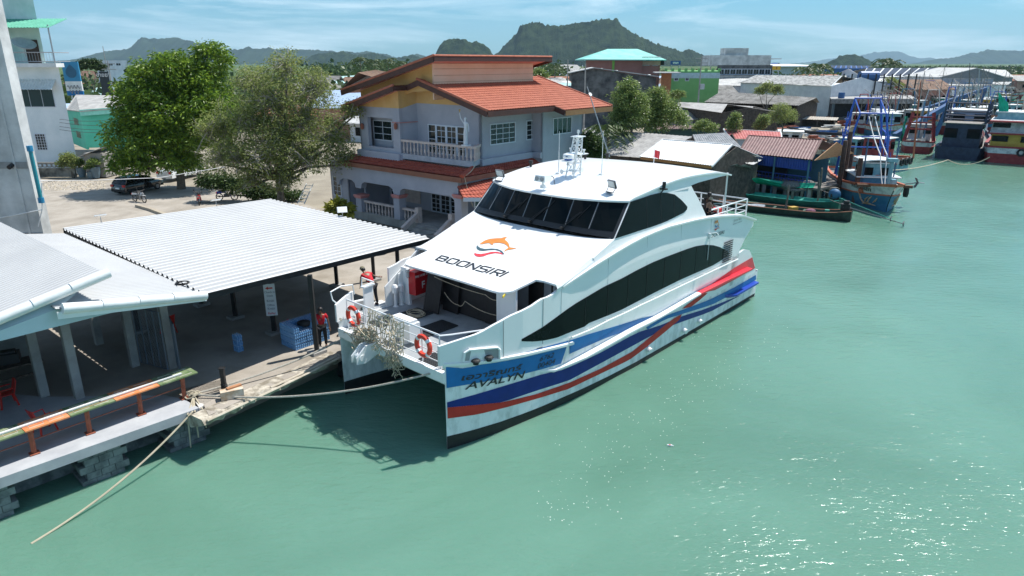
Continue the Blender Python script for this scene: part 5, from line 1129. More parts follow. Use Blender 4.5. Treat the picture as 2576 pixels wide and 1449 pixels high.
LOW = lambda v: (onA(989,216,-2.4)[2]-.45)-((onA(989,216,-2.4)[2]-onA(884,258,-2.4)[2])/(uvz(onA(884,258,-2.4))[1]-uvz(onA(989,216,-2.4))[1]))*max(0,v-uvz(onA(989,216,-2.4))[1])
plate('upper_side_wall', house, [hP(uc0,vc+.13,z_t-.7), hP(uc0,vc+.13,zct), hP(uc0,vend-1,zp-slu*(vend-1-vc+1.1)-.25), hP(uc0,vend-1,LOW(vend-1)), hP(uc0,v_t+1,LOW(v_t+1))], eB*.12, HY)
plate('upper_side_wall', house, [hP(uc1-.12,vc+.13,z_t-.7), hP(uc1-.12,vc+.13,zct), hP(uc1-.12,vend-1,zp-slu*(vend-1-vc+1.1)-.25), hP(uc1-.12,vend-1,LOW(vend-1)), hP(uc1-.12,v_t+1,LOW(v_t+1))], eB*.12, HY)
tiles('roof', house, hP(up0,vend,zp-slu*(vend-vc+1.1)), hP(up1,vend,zp-slu*(vend-vc+1.1)), hP(up1,vc-1.1,zp), hP(up0,vc-1.1,zp), TILE)
plate('soffit', house, [hP(up0+.06,vc-1.04,zp-.16), hP(up1-.06,vc-1.04,zp-.16), hP(up1-.06,vend,zp-.16-slu*(vend-vc+1.1)), hP(up0+.06,vend,zp-.16-slu*(vend-vc+1.1))], (0,0,-.04), PINK)
fas(hP(up0,vc-1.13,zp), hP(up1,vc-1.13,zp), .30); fas(hP(up0-.03,vc-1.1,zp), hP(up0-.03,vend,zp-slu*(vend-vc+1.1)), .34); fas(hP(up1+.03,vc-1.1,zp), hP(up1+.03,vend,zp-slu*(vend-vc+1.1)), .34)
b = MB(); b.tube([hP(up0,vc-1.1,zp+.04), hP(up1,vc-1.1,zp+.04)], .08, 6); b.tube([hP(up0,vc-1.1,zp+.05), hP(up0,vend,zp+.05-slu*(vend-vc+1.1))], .09, 6); b.build('verge_tile', TILE, house)
# left lower roof over the projecting bay
uj = -1.5
q1, q2, q3 = onA(1050,212,uj-.3), onA(989,216,uj-.9), onA(884,258,uj-.9); 
v3, z3 = uvz(q3)[1], q3[2]; v2, z2_ = uvz(q2)[1], q2[2]; vtp, ztp = uvz(q1)[1], q1[2]
s3 = (z2_-z3)/(v3-v2); vx = v3+1.2
tiles('roof', house, hP(4.,vx,z3-s3*1.2), hP(uj-.9,vx,z3-s3*1.2), hP(uj-.9,v2,z2_), hP(4.,v2,z2_), TILE)
tiles('roof', house, hP(4.,v2,z2_), hP(uj+.3,v2,z2_), hP(uj+.3,v_t-.02,z_t-.05), hP(4.,v_t-.02,z_t-.05), TILE)
fas(hP(uj-.93,v2,z2_), hP(uj-.93,vx,z3-s3*1.2)); fas(hP(uj-.9,v2-.03,z2_), hP(uj+.3,v2-.03,z2_),.3); fas(hP(uj+.27,v2,z2_), hP(uj+.27,v_t,z_t-.05)); 
plate('soffit', house, [hP(uj-.85,v2+.05,z2_-.2), hP(.3,v2+.05,z2_-.2), hP(.3,vx,z3-s3*1.2-.2), hP(uj-.85,vx,z3-s3*1.2-.2)], (0,0,-.03), PINK)
b = MB(); b.tube([hP(uj-.9,v2,z2_+.05), hP(uj-.9,vx,z3-s3*1.2+.05)], .09, 6); b.build('verge_tile', TILE, house)
# first-floor walls
def wtop(v): return z_e+sl_*(v-v_e)-.08
zy = onA(1100,262,0)[2]; vj = uvz(onA(1051,330,0))[1]; vj0 = uvz(onA(1006,330,uj))[1]; vj1 = uvz(onA(906,330,uj))[1]
plate('wall', house, [hP(0,.0,zf-.4), hP(0,vj,zf-.4), hP(0,vj,zy), hP(0,0,min(zy,wtop(0)))], eB*.15, HW)
plate('gable_wall', house, [hP(0,.25,zy), hP(0,vj,zy), hP(0,vj,wtop(vj)), hP(0,v_t-.1,wtop(v_t-.1)), hP(0,(zy-z_e)/sl_+v_e+.25,zy+.0)], eB*.15, HY)
wallB = plate('wall', house, [hP(0,0,zf-.4), hP(uM-.3,0,zf-.4), hP(uM-.3,0,wtop(0)-.02), hP(0,0,wtop(0)-.02)], eA*.15, HW)
vb2 = -.9; 
wallB2 = plate('wall', house, [hP(uM-.3,vb2,zf-1.8), hP(uR-1.3,vb2,zf-1.8), hP(uR-1.3,vb2,wtop(vb2)), hP(uM-.3,vb2,wtop(vb2))], eA*.15, HW)
plate('wall', house, [hP(uM-.3,vb2,zf-1.8), hP(uM-.3,.2,zf-1.8), hP(uM-.3,.2,wtop(0)), hP(uM-.3,vb2,wtop(vb2))], eB*.15, HW)
plate('wall', house, [hP(uR-1.3,vb2,0), hP(uR-1.3,12,0), hP(uR-1.3,12,zf+2), hP(uR-1.3,v_t,z_t-.1), hP(uR-1.3,vb2,wtop(vb2))], -eB*.15, HW)
b = MB(); b.beam(hP(-.12,-.1,zf-.22), hP(uM-.3,-.1,zf-.22), .3, .42); b.beam(hP(uM-.4,vb2-.05,zf-.22), hP(uM-.4,0,zf-.22), .2, .42); b.build('base_moulding', mat('pale_lilac_render',(.42,.44,.50),.8,var=.05), house)
# bay with a recessed window
bayz = [onA(955,270,uj)[2]]
zbt = onA(906,380,uj)[2]; zwt, zwb = onA(965,297,uj)[2], onA(965,371,uj)[2]
va_, vb_ = uvz(onA(988,330,uj))[1], uvz(onA(926,330,uj))[1]
for a, c, z0, z1, m in ((vj0,va_,zbt,bayz[0],HW),(vb_,vj1,zbt,bayz[0],HW),(va_,vb_,zbt,zwb,HW),(va_,vb_,zwt,bayz[0],HW)): plate('bay_wall', house, [hP(uj,a,z0), hP(uj,c,z0), hP(uj,c,z1), hP(uj,a,z1)], eB*.3, m)
def z3f(v): return z2_-s3*(v-v2)-.15 if v > v2 else z2_-.15
plate('bay_gable', house, [hP(uj,vj0,bayz[0]), hP(uj,vj1,bayz[0]), hP(uj,vj1,z3f(vj1)), hP(uj,max(v2,vj0),z3f(max(v2,vj0))), hP(uj,vj0,z3f(vj0))], eB*.3, HY)
plate('bay_side_wall', house, [hP(uj+.3,vj0,zbt), hP(0,vj,zbt), hP(0,vj,zy), hP(uj+.3,vj0,bayz[0])], eA*.15, HW)
plate('bay_side_gable', house, [hP(uj+.3,vj0,bayz[0]), hP(0,vj,zy), hP(0,vj,wtop(vj)), hP(uj+.3,vj0,z3f(vj0))], eA*.15, HY)
plate('side_wall', house, [hP(uj,vj1,0), hP(12,vj1,0), hP(12,vj1,zf+2.4), hP(uj,vj1,zf+2.4)], -eA*.15, HW)
plate('recess_wall', house, [hP(uj+.75,va_-.3,zwb-.3), hP(uj+.75,vb_+.3,zwb-.3), hP(uj+.75,vb_+.3,zwt+.2), hP(uj+.75,va_-.3,zwt+.2)], eB*.1, HW)
a_ = onA(992,308,uj+.75); 
window(house, hP(uj+.75,uvz(onA(989,356,uj+.75))[1],onA(989,356,uj+.75)[2]), eA, uvz(onA(942,356,uj+.75))[1]-uvz(onA(989,356,uj+.75))[1], onA(965,306,uj+.75)[2]-onA(965,356,uj+.75)[2]+.02, nA, cols=2, rws=3)
b = MB(); b.beam(hP(uj-.12,vj0-.1,zbt-.08), hP(uj-.12,vj1+.15,zbt-.08), .35, .5); b.beam(hP(uj-.1,vj0-.12,zbt-.08), hP(0,vj0-.12,zbt-.08), .2, .5); b.build('base_moulding', MATS['pale_lilac_render'], house)
b = MB(); zb_ = onA(1006,309,uj)[2]; b.beam(hP(uj-.02,vj0,zb_), hP(uj-.02,va_,zb_), .06,.05); b.beam(hP(uj,vj0-.03,zb_), hP(0,vj-.03,zb_), .06,.05); b.build('pink_band', PINK, house)
for U in (911,995): p = onA(U,318,uj-.15); b = MB(); b.lathe(p-V3(0,0,.22), [(.04,0),(.12,.08),(.14,.35),(.05,.45)], 8); b.build('wall_lantern', mat('copper_lantern', (.3,.1,.06), .5), house)
# french doors and windows
d0, d1 = uvz(onA(1172,360,0))[1], uvz(onA(1077,310,0))[1]; zd1 = onA(1120,311,0)[2]; wd = (d1-d0)
window(house, hP(0,d0,zf+.0), eA, wd*.22, zd1-zf-.1, nA, cols=1, rws=4); window(house, hP(0,d0+wd*.78,zf), eA, wd*.22, zd1-zf-.1, nA, cols=1, rws=4)
for k in (.22,.5): window(house, hP(0,d0+wd*k,zf), eA, wd*.28, zd1-zf-.1, nA, cols=2, rws=5, name='french_door', fw=.1)
def winB(x0, y0, x1, y1, v, cols, rws, **k):
    a = onB(x0, y0, v); u0 = uvz(a)[0]; u1 = uvz(onB(x1, y1, v))[0]; zt = onB(x0, y1, v)[2]; return window(house, hP(u0,v,a[2]), eB, u1-u0, zt-a[2], nB, cols=cols, rws=rws, **k)
winB(1232,366,1296,312,0,4,4); winB(1323,353,1351,303,0,2,4)
winB(1390,340,1438,297,vb2,4,1,glass=mat('green_glass',(.02,.05,.04),.05))
# balcony
ub = -1.45; zfl = zf+.05; vba = uvz(onA(1012,370,ub))[1]; vbb = uvz(onA(1190,372,ub))[1]
plate('balcony_floor', house, [hP(0,-.0,zfl-.02), hP(ub-.1,vbb+.05,zfl-.02), hP(ub-.1,vba,zfl-.02), hP(0,vba,zfl-.02)], (0,0,-.35), mat('stained_pale_render',(.36,.38,.42),.85,rgb2=(.50,.52,.56)))
hr = onA(1100,362,ub)[2]-zfl; hr = max(.75, min(1.0, hr))
def balus(parent, a, c, n, h_, zb):
    a = np.array(a, float); c = np.array(c, float); b = MB(); b.beam(a+V3(0,0,zb+h_-a[2]), c+V3(0,0,zb+h_-c[2]), .22, .14); b.build('handrail', CREAM, parent)
    pr = [(.05,0),(.05,.05),(.035,.1),(.075,.25),(.06,.42),(.032,.5),(.05,.58),(.035,.66),(.055,.75),(.055,.8)]
    for i in range(n):
        p = a+(c-a)*(i+.5)/n; b = MB(); b.lathe((p[0],p[1],zb), [(r_*1.15, q_/.8*(h_-.06)) for r_, q_ in pr], 8); b.build('baluster', CREAM, parent, smooth=True)
balus(house, hP(ub,vba,0), hP(ub,vbb,0), 19, hr, zfl); balus(house, hP(ub,vbb-.1,0), hP(-.1,.02,0), 5, hr, zfl)
# ground floor: lower roofs, porch, pillars
ul = -2.9; e1_, e0_ = onA(1161,447,ul), onA(862,413,ul); ze_ = (e1_[2]); vE1, vE0 = uvz(e1_)[1], uvz(e0_)[1]; vE0 = max(vE0, vj1+1.)
hiz = zf-.45
tiles('lower_roof', house, hP(ul,vE0,ze_), hP(ul,vE1,ze_), hP(ub-.05,vbb+.1,hiz), hP(ub-.05,vE0,hiz), TILEO, .27, .38)
vR_ = vE1; vR0 = vR_
tiles('lower_roof', house, hP(ul,vE1,ze_), hP(uM-.4,vE1,ze_), hP(uM-.4,-.1,hiz-.0), hP(ub-.05,vbb+.1,hiz), TILEO, .27, .38)
b = MB(); b.tube([hP(ul,vE1,ze_+.06), hP(ub,vbb+.1,hiz+.08)], .15, 8); b.build('hip_tile', TILEO, house)
fas(hP(ul-.02,vE0,ze_), hP(ul-.02,vE1,ze_), .32, mat('red_brown_fascia', (.24,.10,.06), .7)); fas(hP(ul,vE1-.02,ze_), hP(uM-.4,vE1-.02,ze_), .3, MATS['red_brown_fascia'])
zfl0 = GRD+.55; um = ul+.45
plate('porch_floor', house, [hP(um-.2,vE1+.3,zfl0), hP(2.6,vE1+.3,zfl0), hP(2.6,vj1+1,zfl0), hP(um-.2,vj1+1,zfl0)], (0,0,-.6), CONC)
beamz = ze_-.25
pcs = []
for U in (910,1005,1160):
    v = uvz(onA(U,500,um))[1]; pcs.append(v)
    b = MB(); p = hP(um,v,0); zt = onA(U,493,um)[2]; b.box((p[0],p[1],(zfl0+zt)/2),(.62,.62,zt-zfl0), rz=math.atan2(eB[1],eB[0])); b.build('porch_pillar', HW, house)
    b = MB(); b.box((p[0],p[1],zt-.06),(.74,.74,.10), rz=math.atan2(eB[1],eB[0])); b.box((p[0],p[1],zt+.06),(.84,.84,.14), rz=math.atan2(eB[1],eB[0])); b.build('pillar_capital', PINK, house)
zt = onA(1005,493,um)[2]
# arcade beam with haunched openings
def haunch(a, c):
    zt_ = zt+.12; r_ = .45; P = [hP(um-.25,a,ze_-.2), hP(um-.25,c,ze_-.2), hP(um-.25,c,zt_)]
    P += [hP(um-.25,c-.3,zt_), hP(um-.25,c-.42,zt_+.35), hP(um-.25,c-.75,zt_+.52), hP(um-.25,a+.75,zt_+.52), hP(um-.25,a+.42,zt_+.35), hP(um-.25,a+.3,zt_), hP(um-.25,a,zt_)]
    return plate('arcade_beam', house, P, eB*.5, HW)
vs = sorted(pcs); haunch(vs[0], vs[1]); haunch(vs[1], vs[2]); haunch(vs[2], vs[2]+2.6)
plate('arcade_beam', house, [hP(um+.25,vs[0]-.28,ze_-.2), hP(2.5,vs[0]-.28,ze_-.2), hP(2.5,vs[0]-.28,zt+.5), hP(um+.25,vs[0]-.28,zt+.5)], eA*.4, HW)
bw = plate('ground_wall', house, [hP(.8,-.3,GRD), hP(.8,vj1+.6,GRD), hP(.8,vj1+.6,zf-.4), hP(.8,-.3,zf-.4)], eB*.15, HW)
plate('ground_wall', house, [hP(.8,.2,GRD), hP(uR-1.3,.2,GRD), hP(uR-1.3,.2,zf-.3), hP(.8,.2,zf-.3)], eA*.15, HW)
plate('ground_wall', house, [hP(um,vj1+.6,GRD), hP(.8,vj1+.6,GRD), hP(.8,vj1+.6,ze_-.2), hP(um,vj1+.6,ze_-.2)], eA*.15, HW)
plate('ground_wall', house, [hP(um,vj1+.6,GRD), hP(um,vj1+2.8,GRD), hP(um,vj1+2.8,ze_-.2), hP(um,vj1+.6,ze_-.2)], eB*.15, HW)
b = MB(); b.beam(hP(um+.1,vs[1],0)+V3(0,0,zfl0+.7), hP(um+.1,vs[1],0)+V3(0,0,zfl0+.7), .1,.1)
vd0, vd1 = uvz(onA(1143,500,.8))[1], uvz(onA(1072,500,.8))[1]
for k in range(3): window(house, hP(.8,vd0-.6+k*1.0,zfl0), eA, .98, 2.35, nA, cols=2, rws=7, name='french_door', fw=.08, glass=mat('black_glass',(.008,.008,.008),.12))
window(house, hP(.8,vj1-1.6,zfl0+.7), eA, 1.2, 1.4, nA, cols=2, rws=4); window(house, hP(um,vj1+1.5,zfl0+.8), eA, 1.0, 1.5, nA, cols=2, rws=4)
p = hP(.78,(vs[1]+vs[2])/2+.4,zfl0+.4); plate('wall_panel', house, [p-eA*1.2, p+eA*1.2, p+eA*1.2+V3(0,0,1.3), p-eA*1.2+V3(0,0,1.3)], -eB*.05, CREAM)
balus(house, hP(um,vs[1]+.35,0), hP(um,vs[2]-.35,0), 10, .8, zfl0); balus(house, hP(um,vs[1]-1.7,0), hP(um,vs[1]-.35,0), 4, .8, zfl0)
for v in (vs[1]-1.9, vs[0]+.9): b = MB(); p = hP(um,v,0); b.box((p[0],p[1],zfl0+.5),(.36,.36,1.15), rz=math.atan2(eB[1],eB[0]), taper=.95); b.build('newel_post', CREAM, house); b = MB(); b.beam(hP(um-.1,v,zfl0+.6), hP(um-1.5,v,GRD+.35), .28,.3); b.build('stair_rail', CREAM, house)
b = MB(); 
for k in range(3): b.box(tuple(hP(um-.4-.3*k,(vs[0]+vs[1])/2-.3,0)[:2])+(zfl0-.12-.16*k,),(.3,2.4,.14), rz=math.atan2(eB[1],eB[0]))
b.build('step', CONC, house)
# small lean-to roof at the water side of the porch
tiles('lower_roof', house, hP(ul-.5,vE1-.6,ze_-1.15), hP(ul+3.2,vE1-2.2,ze_-1.5), hP(ul+3.2,vE1+.2,ze_-.45), hP(ul-.2,vE1+.2,ze_-.55), TILEO, .27, .38)
b = MB(); b.beam(hP(ul-.5,vE1-.6,ze_-1.25), hP(ul+3.2,vE1-2.2,ze_-1.6), .06,.25); b.build('fascia', WFR, house)
window(house, hP(um+1.3,vE1+.6,zfl0+.3), eB, 1.0, 1.9, nB, cols=2, rws=5)
# statue on the balcony corner
sp = onA(1168,372,ub); st = thing('statue', 'white statue of a standing woman raising a torch on the balcony corner', 'statue', (float(hP(ub,vbb+.6,0)[0]), float(hP(ub,vbb+.6,0)[1]), zfl+hr+.08), math.atan2(eB[1],eB[0])+R(90)); SW_ = mat('white_plaster_statue', (.66,.68,.70), .6, var=.06)
V = [(0,0,.95,.13),(0,0,1.12,.095),(.0,.01,1.3,.125),(.02,.02,1.46,.045),(.03,.03,1.58,.08),(.03,.03,1.66,.06), (.17,.02,1.38,.045),(.36,.06,1.62,.035),(.40,.10,1.90,.028),(.41,.1,1.97,.03), (-.16,.0,1.38,.045),(-.26,.02,1.12,.035),(-.34,.10,.92,.028),(-.36,.14,.86,.03), (.03,.0,.75,.155),(.03,.02,.45,.13),(.02,.03,.12,.15),(.01,.03,.02,.16)]
E_ = [(0,1),(1,2),(2,3),(3,4),(4,5),(2,6),(6,7),(7,8),(8,9),(2,10),(10,11),(11,12),(12,13),(0,14),(14,15),(15,16),(16,17)]
skinned('body', SW_, [tuple(c*1.05 for c in v) for v in V], E_, st); b = MB(); b.lathe((.43,.1,2.05),[(.02,0),(.03,.12),(.09,.2),(.02,.22)],8); b.build('torch', mat('gilt',(.5,.32,.08),.4), st, world=False); b = MB(); b.box((0,0,.02),(.45,.45,.1)); b.build('plinth', SW_, st, world=False); b = MB(); b.ball((.03,-.01,1.72),.085,8,6,(1,1,.8)); b.build('hair', SW_, st, world=False, smooth=True)
b = MB(); b.tube(rope([hP(ub+.1,vbb-.1,zfl-.2), hP(ul+.2,vE1-.05,ze_+.1), hP(ul+.6,vE1-.4,ze_-1.9)],0,.15,8), .022, 5); tag(b.build('hanging_cable', mat('cream_cable',(.55,.5,.36),.7)), 'cream cable dangling over the tiled eave at the house corner', 'cable')
# ================================================================== foliage
def leafcloud(name, C, D, size, asp, m, parent, seed=1, curl=.25, jit=.5):
    """one mesh of leaf blades: C centres, D directions (leaf axis)"""
    rs = np.random.RandomState(seed); N = len(C); D = D/np.linalg.norm(D, axis=1)[:,None]
    r_ = rs.normal(size=(N,3)); S = np.cross(D, r_); S /= np.linalg.norm(S, axis=1)[:,None]+1e-9; Nn = np.cross(S, D)
    L_ = size*(1+jit*(rs.rand(N)-.5))[:,None]; W_ = L_*asp
    p0 = C; p1 = C+D*L_*.5+S*W_*.5+Nn*L_*curl*.25; p2 = C+D*L_-Nn*L_*curl*.2; p3 = C+D*L_*.5-S*W_*.5+Nn*L_*curl*.25
    V = np.stack([p0,p1,p2,p3], 1).reshape(-1,3)
    V = V-np.array(wloc(parent))
    me = bpy.data.meshes.new(name); me.vertices.add(4*N); me.vertices.foreach_set('co', V.ravel()); me.loops.add(4*N); me.loops.foreach_set('vertex_index', np.arange(4*N, dtype=np.int32))
    me.polygons.add(N); me.polygons.foreach_set('loop_start', np.arange(0,4*N,4,dtype=np.int32)); me.polygons.foreach_set('loop_total', np.full(N,4,dtype=np.int32)); me.update(); me.validate()
    me.materials.append(m); o = bpy.data.objects.new(name, me); COL.objects.link(o); o.parent = parent; return o
BARK = mat('grey_brown_bark', (.10,.08,.06), .9, rgb2=(.20,.17,.13), scale=6); TWIG = mat('pale_grey_twig', (.30,.27,.23), .9, rgb2=(.46,.42,.37), scale=6)
def make_tree(name, label, cat, base, lobes, m, n_clump, per, size, asp, seed, trunk=.3, shell=.55, droop=.3, spread=.35, group=None, twigs=True, sink=None, low=.35, limb=BARK, twigr=.012, updir=.5):
    """lobes: (x, y, z, r) spheres in the world; leaf clumps sit through the outer part of each, limbs lead to them"""
    rs = np.random.RandomState(seed); r = thing(name, label, cat, base, 0, group); Ls = np.array(lobes, float); wts = Ls[:,3]**2; wts /= wts.sum()
    idx = rs.choice(len(Ls), n_clump, p=wts); d = rs.normal(size=(n_clump,3)); d /= np.linalg.norm(d, axis=1)[:,None]; d[:,2] = np.where(d[:,2] < -.5, -d[:,2], d[:,2])
    rad = (1-shell*rs.rand(n_clump)**1.6)*(1+.16*np.sin(d[:,0]*5+idx)*np.cos(d[:,1]*6+idx*2)+.1*rs.normal(size=n_clump)); c = Ls[idx,:3]+d*(Ls[idx,3]*rad)[:,None]*np.array([1,1,.92])
    c = c[c[:,2] > base[2]+low]; n_clump = len(c); d = d[:n_clump]
    # leaves
    cc = np.repeat(c, per, 0); off = rs.normal(size=(len(cc),3)); off /= np.linalg.norm(off, axis=1)[:,None]; ax = off.copy(); ax[:,2] = ax[:,2]*.6-droop
    P = cc+off*spread*(rs.rand(len(cc))**.6)[:,None]*np.array([1,1,.7])
    leafcloud('crown', P, ax, size, asp, m, r, seed)
    # limbs
    b = MB(); B0 = np.array(base, float); top = Ls[:,:3].mean(0); fork = B0+(top-B0)*.42; fork[2] = B0[2]+(top[2]-B0[2])*.45
    b.tube([B0-V3(0,0,.2), B0+(fork-B0)*.5+V3(trunk*.4,0,0), fork], [trunk*1.25, trunk, trunk*.85], 8)
    for L_ in Ls:
        e_ = L_[:3]-V3(0,0,L_[3]*.3); mid = fork+(e_-fork)*.5+V3(*rs.normal(size=3)*.25); b.tube([fork, mid, e_], [trunk*.6, trunk*.38, trunk*.2], 6)
    b.build('trunk', BARK, r, smooth=True)
    if twigs:
        b = MB(); k = min(n_clump, twigs if isinstance(twigs, int) and twigs > 1 else 160)
        for i in rs.choice(n_clump, k, replace=False):
            j = np.argmin(np.linalg.norm(Ls[:,:3]-c[i], axis=1)); s_ = Ls[j,:3]+rs.normal(size=3)*Ls[j,3]*.22; q = c[i]; mid = (s_+q)/2+rs.normal(size=3)*Ls[j,3]*.10; b.tube([s_, mid, q, q+(q-mid)*.25+rs.normal(size=3)*.12], [twigr*3, twigr*2, twigr*1.2, twigr*.5], 4, cap=False)
        b.build('branches', limb, r)
    return r
def lobe(U, V, rpx, Y): p = PY(U, V, Y); dep = p[1]*math.cos(TH)+(H-p[2])*math.sin(TH); return (p[0], p[1], p[2], rpx/F*dep)
MANGO = leafmat('mango_leaf', (.045,.12,.010), (.26,.38,.035), .3, .4); FEATH = leafmat('feathery_leaf', (.13,.17,.045), (.38,.43,.14), .5, .6); MANG = leafmat('mangrove_leaf', (.08,.14,.03), (.36,.44,.14), .4, .35); DKL = leafmat('dark_leaf', (.022,.05,.012), (.08,.13,.03), .25)
Yt = 63.
make_tree('broadleaf_tree', 'big bushy tree with dense bright green leaves over the parked cars', 'tree', (*PY(455,470,Yt)[:2],GRD),
    [lobe(*a, Yt+dy) for *a, dy in ((405,290,95,0),(345,345,72,-1),(435,190,62,0),(375,205,52,-.5),(530,155,52,2),(505,240,75,1),(330,420,55,-1.5),(420,390,85,-1),(500,340,85,0),(545,300,70,0),(345,260,58,0),(455,420,50,0))], MANGO, 3400, 15, .36, .34, 3, .34, .5, .45, .42, twigs=120, low=1.8)
Yt = 52.
make_tree('feathery_tree', 'wide airy tree with pale twigs and fine dull leaves in front of the house', 'tree', (*PY(700,495,Yt)[:2],GRD),
    [lobe(*a, Yt+dy) for *a, dy in ((690,260,85,0),(620,310,80,0),(770,300,85,0),(840,350,55,-1),(720,175,52,0),(640,210,55,1),(590,400,70,-1),(680,400,85,-1.5),(770,400,80,-1),(560,330,50,0),(790,225,55,0),(720,460,45,-1),(630,455,50,-1),(885,285,35,-1),(860,400,50,-1),(560,400,50,-1),(520,330,35,-1),(700,350,90,0))], FEATH, 3500, 15, .19, .36, 8, .28, .9, .3, .36, twigs=1200, limb=TWIG, twigr=.010, low=.9)
def px_tree(name, label, cat, U, Vb, lobes, Y, m, n, per, size, seed, group=None, **k): return make_tree(name, label, cat, (*PY(U,Vb,Y)[:2],k.pop('z0',.9)), [lobe(*a, Y) for a in lobes], m, n, per, size, .42, seed, k.pop('trunk',.15), group=group, twigs=k.pop('tw',60), **k)
GT = 'mangrove trees among the grey roofs'
px_tree('mangrove_tree','tall pale green mangrove tree at the left of the pair behind the grey roof','tree',1590,330,[(1580,225,26),(1572,255,34),(1590,290,40),(1558,298,30),(1602,258,26),(1565,318,26)],74,MANG,1300,14,.22,21,GT)
px_tree('mangrove_tree','darker rounded mangrove tree at the right of the pair behind the grey roof','tree',1655,330,[(1655,238,22),(1645,268,38),(1672,285,38),(1630,300,36),(1705,305,28),(1650,318,30)],76,MANG,1300,14,.22,22,GT)
px_tree('mangrove_bush','low mangrove bush just left of the brown shed roof end','bush',1775,335,[(1770,318,17),(1790,322,14),(1755,322,11)],80,MANG,240,12,.2,23,GT)
px_tree('mangrove_bush','narrow olive mangrove in front of the dark timber gables','bush',1848,330,[(1848,305,15),(1846,320,15),(1852,292,9)],84,MANG,240,12,.2,24,GT)
px_tree('mangrove_bush','small mangrove beside the wire-fronted hut','bush',1918,325,[(1915,312,14),(1922,300,11),(1908,322,10)],86,MANG,220,12,.2,25,GT)
px_tree('dry_bush','thin grey-green bush in front of the long rusty roof','bush',1965,320,[(1965,285,26),(1985,295,22),(1950,300,20)],90,FEATH,500,12,.16,26,GT,limb=TWIG)
px_tree('leafy_bush','glossy dark green bush behind the ferry mast','bush',1488,398,[(1490,365,24),(1478,350,14),(1500,385,20),(1480,385,20)],52,DKL,500,14,.20,27)
px_tree('leafy_bush','reddish green bush beside the white veranda building','bush',1935,245,[(1930,225,18),(1955,228,16),(1910,230,12)],125,FEATH,300,12,.26,28)
px_tree('leafy_bush','soft green tree behind the roofless concrete block','tree',2245,235,[(2240,212,18),(2258,222,15),(2228,220,12)],175,FEATH,500,12,.36,29)
px_tree('leafy_bush','small green tree between the dark sagging roof and the pair of mangroves','tree',1705,270,[(1700,240,12),(1712,238,9)],105,MANG,150,12,.26,30)
px_tree('leafy_bush','green tree rising behind the right end of the house roof','tree',1357,210,[(1355,185,11),(1368,195,10),(1350,200,9)],75,MANG,150,12,.2,31)
px_tree('leafy_bush','round dark tree behind the billboard','tree',225,178,[(215,165,16),(240,163,14),(255,172,12),(200,168,10)],150,DKL,400,12,.4,32)
px_tree('leafy_bush','weedy bush growing on the breeze-block wall','bush',180,425,[(172,400,14),(190,412,13),(160,412,10)],70,FEATH,260,10,.22,33,z0=1.4,limb=TWIG)
# ================================================================== buildings at the left edge
LC = mat('stained_grey_render', (.36,.37,.36), .9, rgb2=(.62,.63,.61), scale=.55, lo=.35, hi=.62, bump=.3, bscale=5); TEAL = mat('teal_plastic_pipe', (.02,.24,.28), .4, var=.08)
Yw = 36.; cr = PY(123,566,Yw); 
w_ = thing('concrete_wall', 'tall stained grey concrete side wall at the left picture edge', 'wall', (cr[0]-3, Yw, GRD)); b = MB(); b.box((cr[0]-4.4,Yw+.35,9.5),(8.0,.7,17)); b.build('wall', LC, w_)
for z in (3.6, 7.4): b = MB(); b.box((cr[0]-4.4,Yw-.012,z),(7.96,.03,.35)); b.build('render_band', mat('darker_render', (.20,.20,.19), .9, rgb2=(.32,.32,.31), scale=1), w_)
b = MB(); b.beam((cr[0]-1.1,Yw-.02,GRD),(cr[0]-1.1,Yw-.02,17),.12,.05,(0,1,0)); b.build('pilaster_edge', LC, w_)
pp = thing('drain_pipe', 'teal plastic drain pipe standing against the grey wall', 'pipe', (*PY(86,504,Yw-.3)[:2],PY(86,504,Yw-.3)[2])); a = PY(86,504,Yw-.3); c = PY(93,374,Yw-.3); a[0] = (a[0]+c[0])/2; c[0] = a[0]
b = MB(); b.tube([a,c],.10,10); b.build('pipe', TEAL, pp, smooth=True); 
for q_ in (c, a): b = MB(); b.tube([q_-V3(0,0,.13),q_+V3(0,0,.15)],.15,10); b.build('socket', mat('blue_pipe_socket',(.02,.20,.36),.4), pp)
b = MB(); a1 = PY(31,415,Yw-.05); b.tube([a1, a1-V3(0,.3,.1)], .11, 10); b.build('spout', BLACK, w_)
b = MB(); b.tube([PY(0,548,Yw-.2), PY(106,527,Yw-.2)], .03, 5); b.tube([PY(106,527,Yw-.2), PY(105,460,Yw-.2)], .025, 5); b.tube([PY(106,527,Yw-.2), PY(96,570,Yw-.2)], .025, 5); tag(b.build('white_conduit', WHITE2), 'thin white conduit pipes crossing the foot of the grey wall', 'conduit')
# white apartment house
Yb = 72.; LW = mat('pale_blue_white_render', (.60,.68,.70), .8, rgb2=(.78,.83,.84), scale=.35, lo=.3, hi=.6); X1 = float(PY(191,390,Yb)[0]); ab = thing('apartment_house', 'tall weathered white apartment house with balcony and green awning at the left', 'building', (X1-4,Yb,GRD))
zs_ = float(PY(150,160,Yb)[2]); xl = X1-13
def blk(x0, x1, y0, y1, z0, z1): b = MB(); f_ = 1.01*y1/y0; b.slab([V3(x0,y0,z0),V3(x1,y0,z0),V3(x1*f_,y1,z0),V3(x0,y1,z0)],(0,0,z1-z0)); return b
blk(xl-4, X1, Yb, Yb+8, GRD, zs_).build('lower_storeys', LW, ab)
X2 = float(PY(97,100,Yb+1.6)[0]); blk(xl-4, X2, Yb+2, Yb+9, zs_, 28).build('upper_storeys', mat('pale_mint_render', (.50,.66,.61), .8, rgb2=(.74,.82,.79), scale=.5), ab)
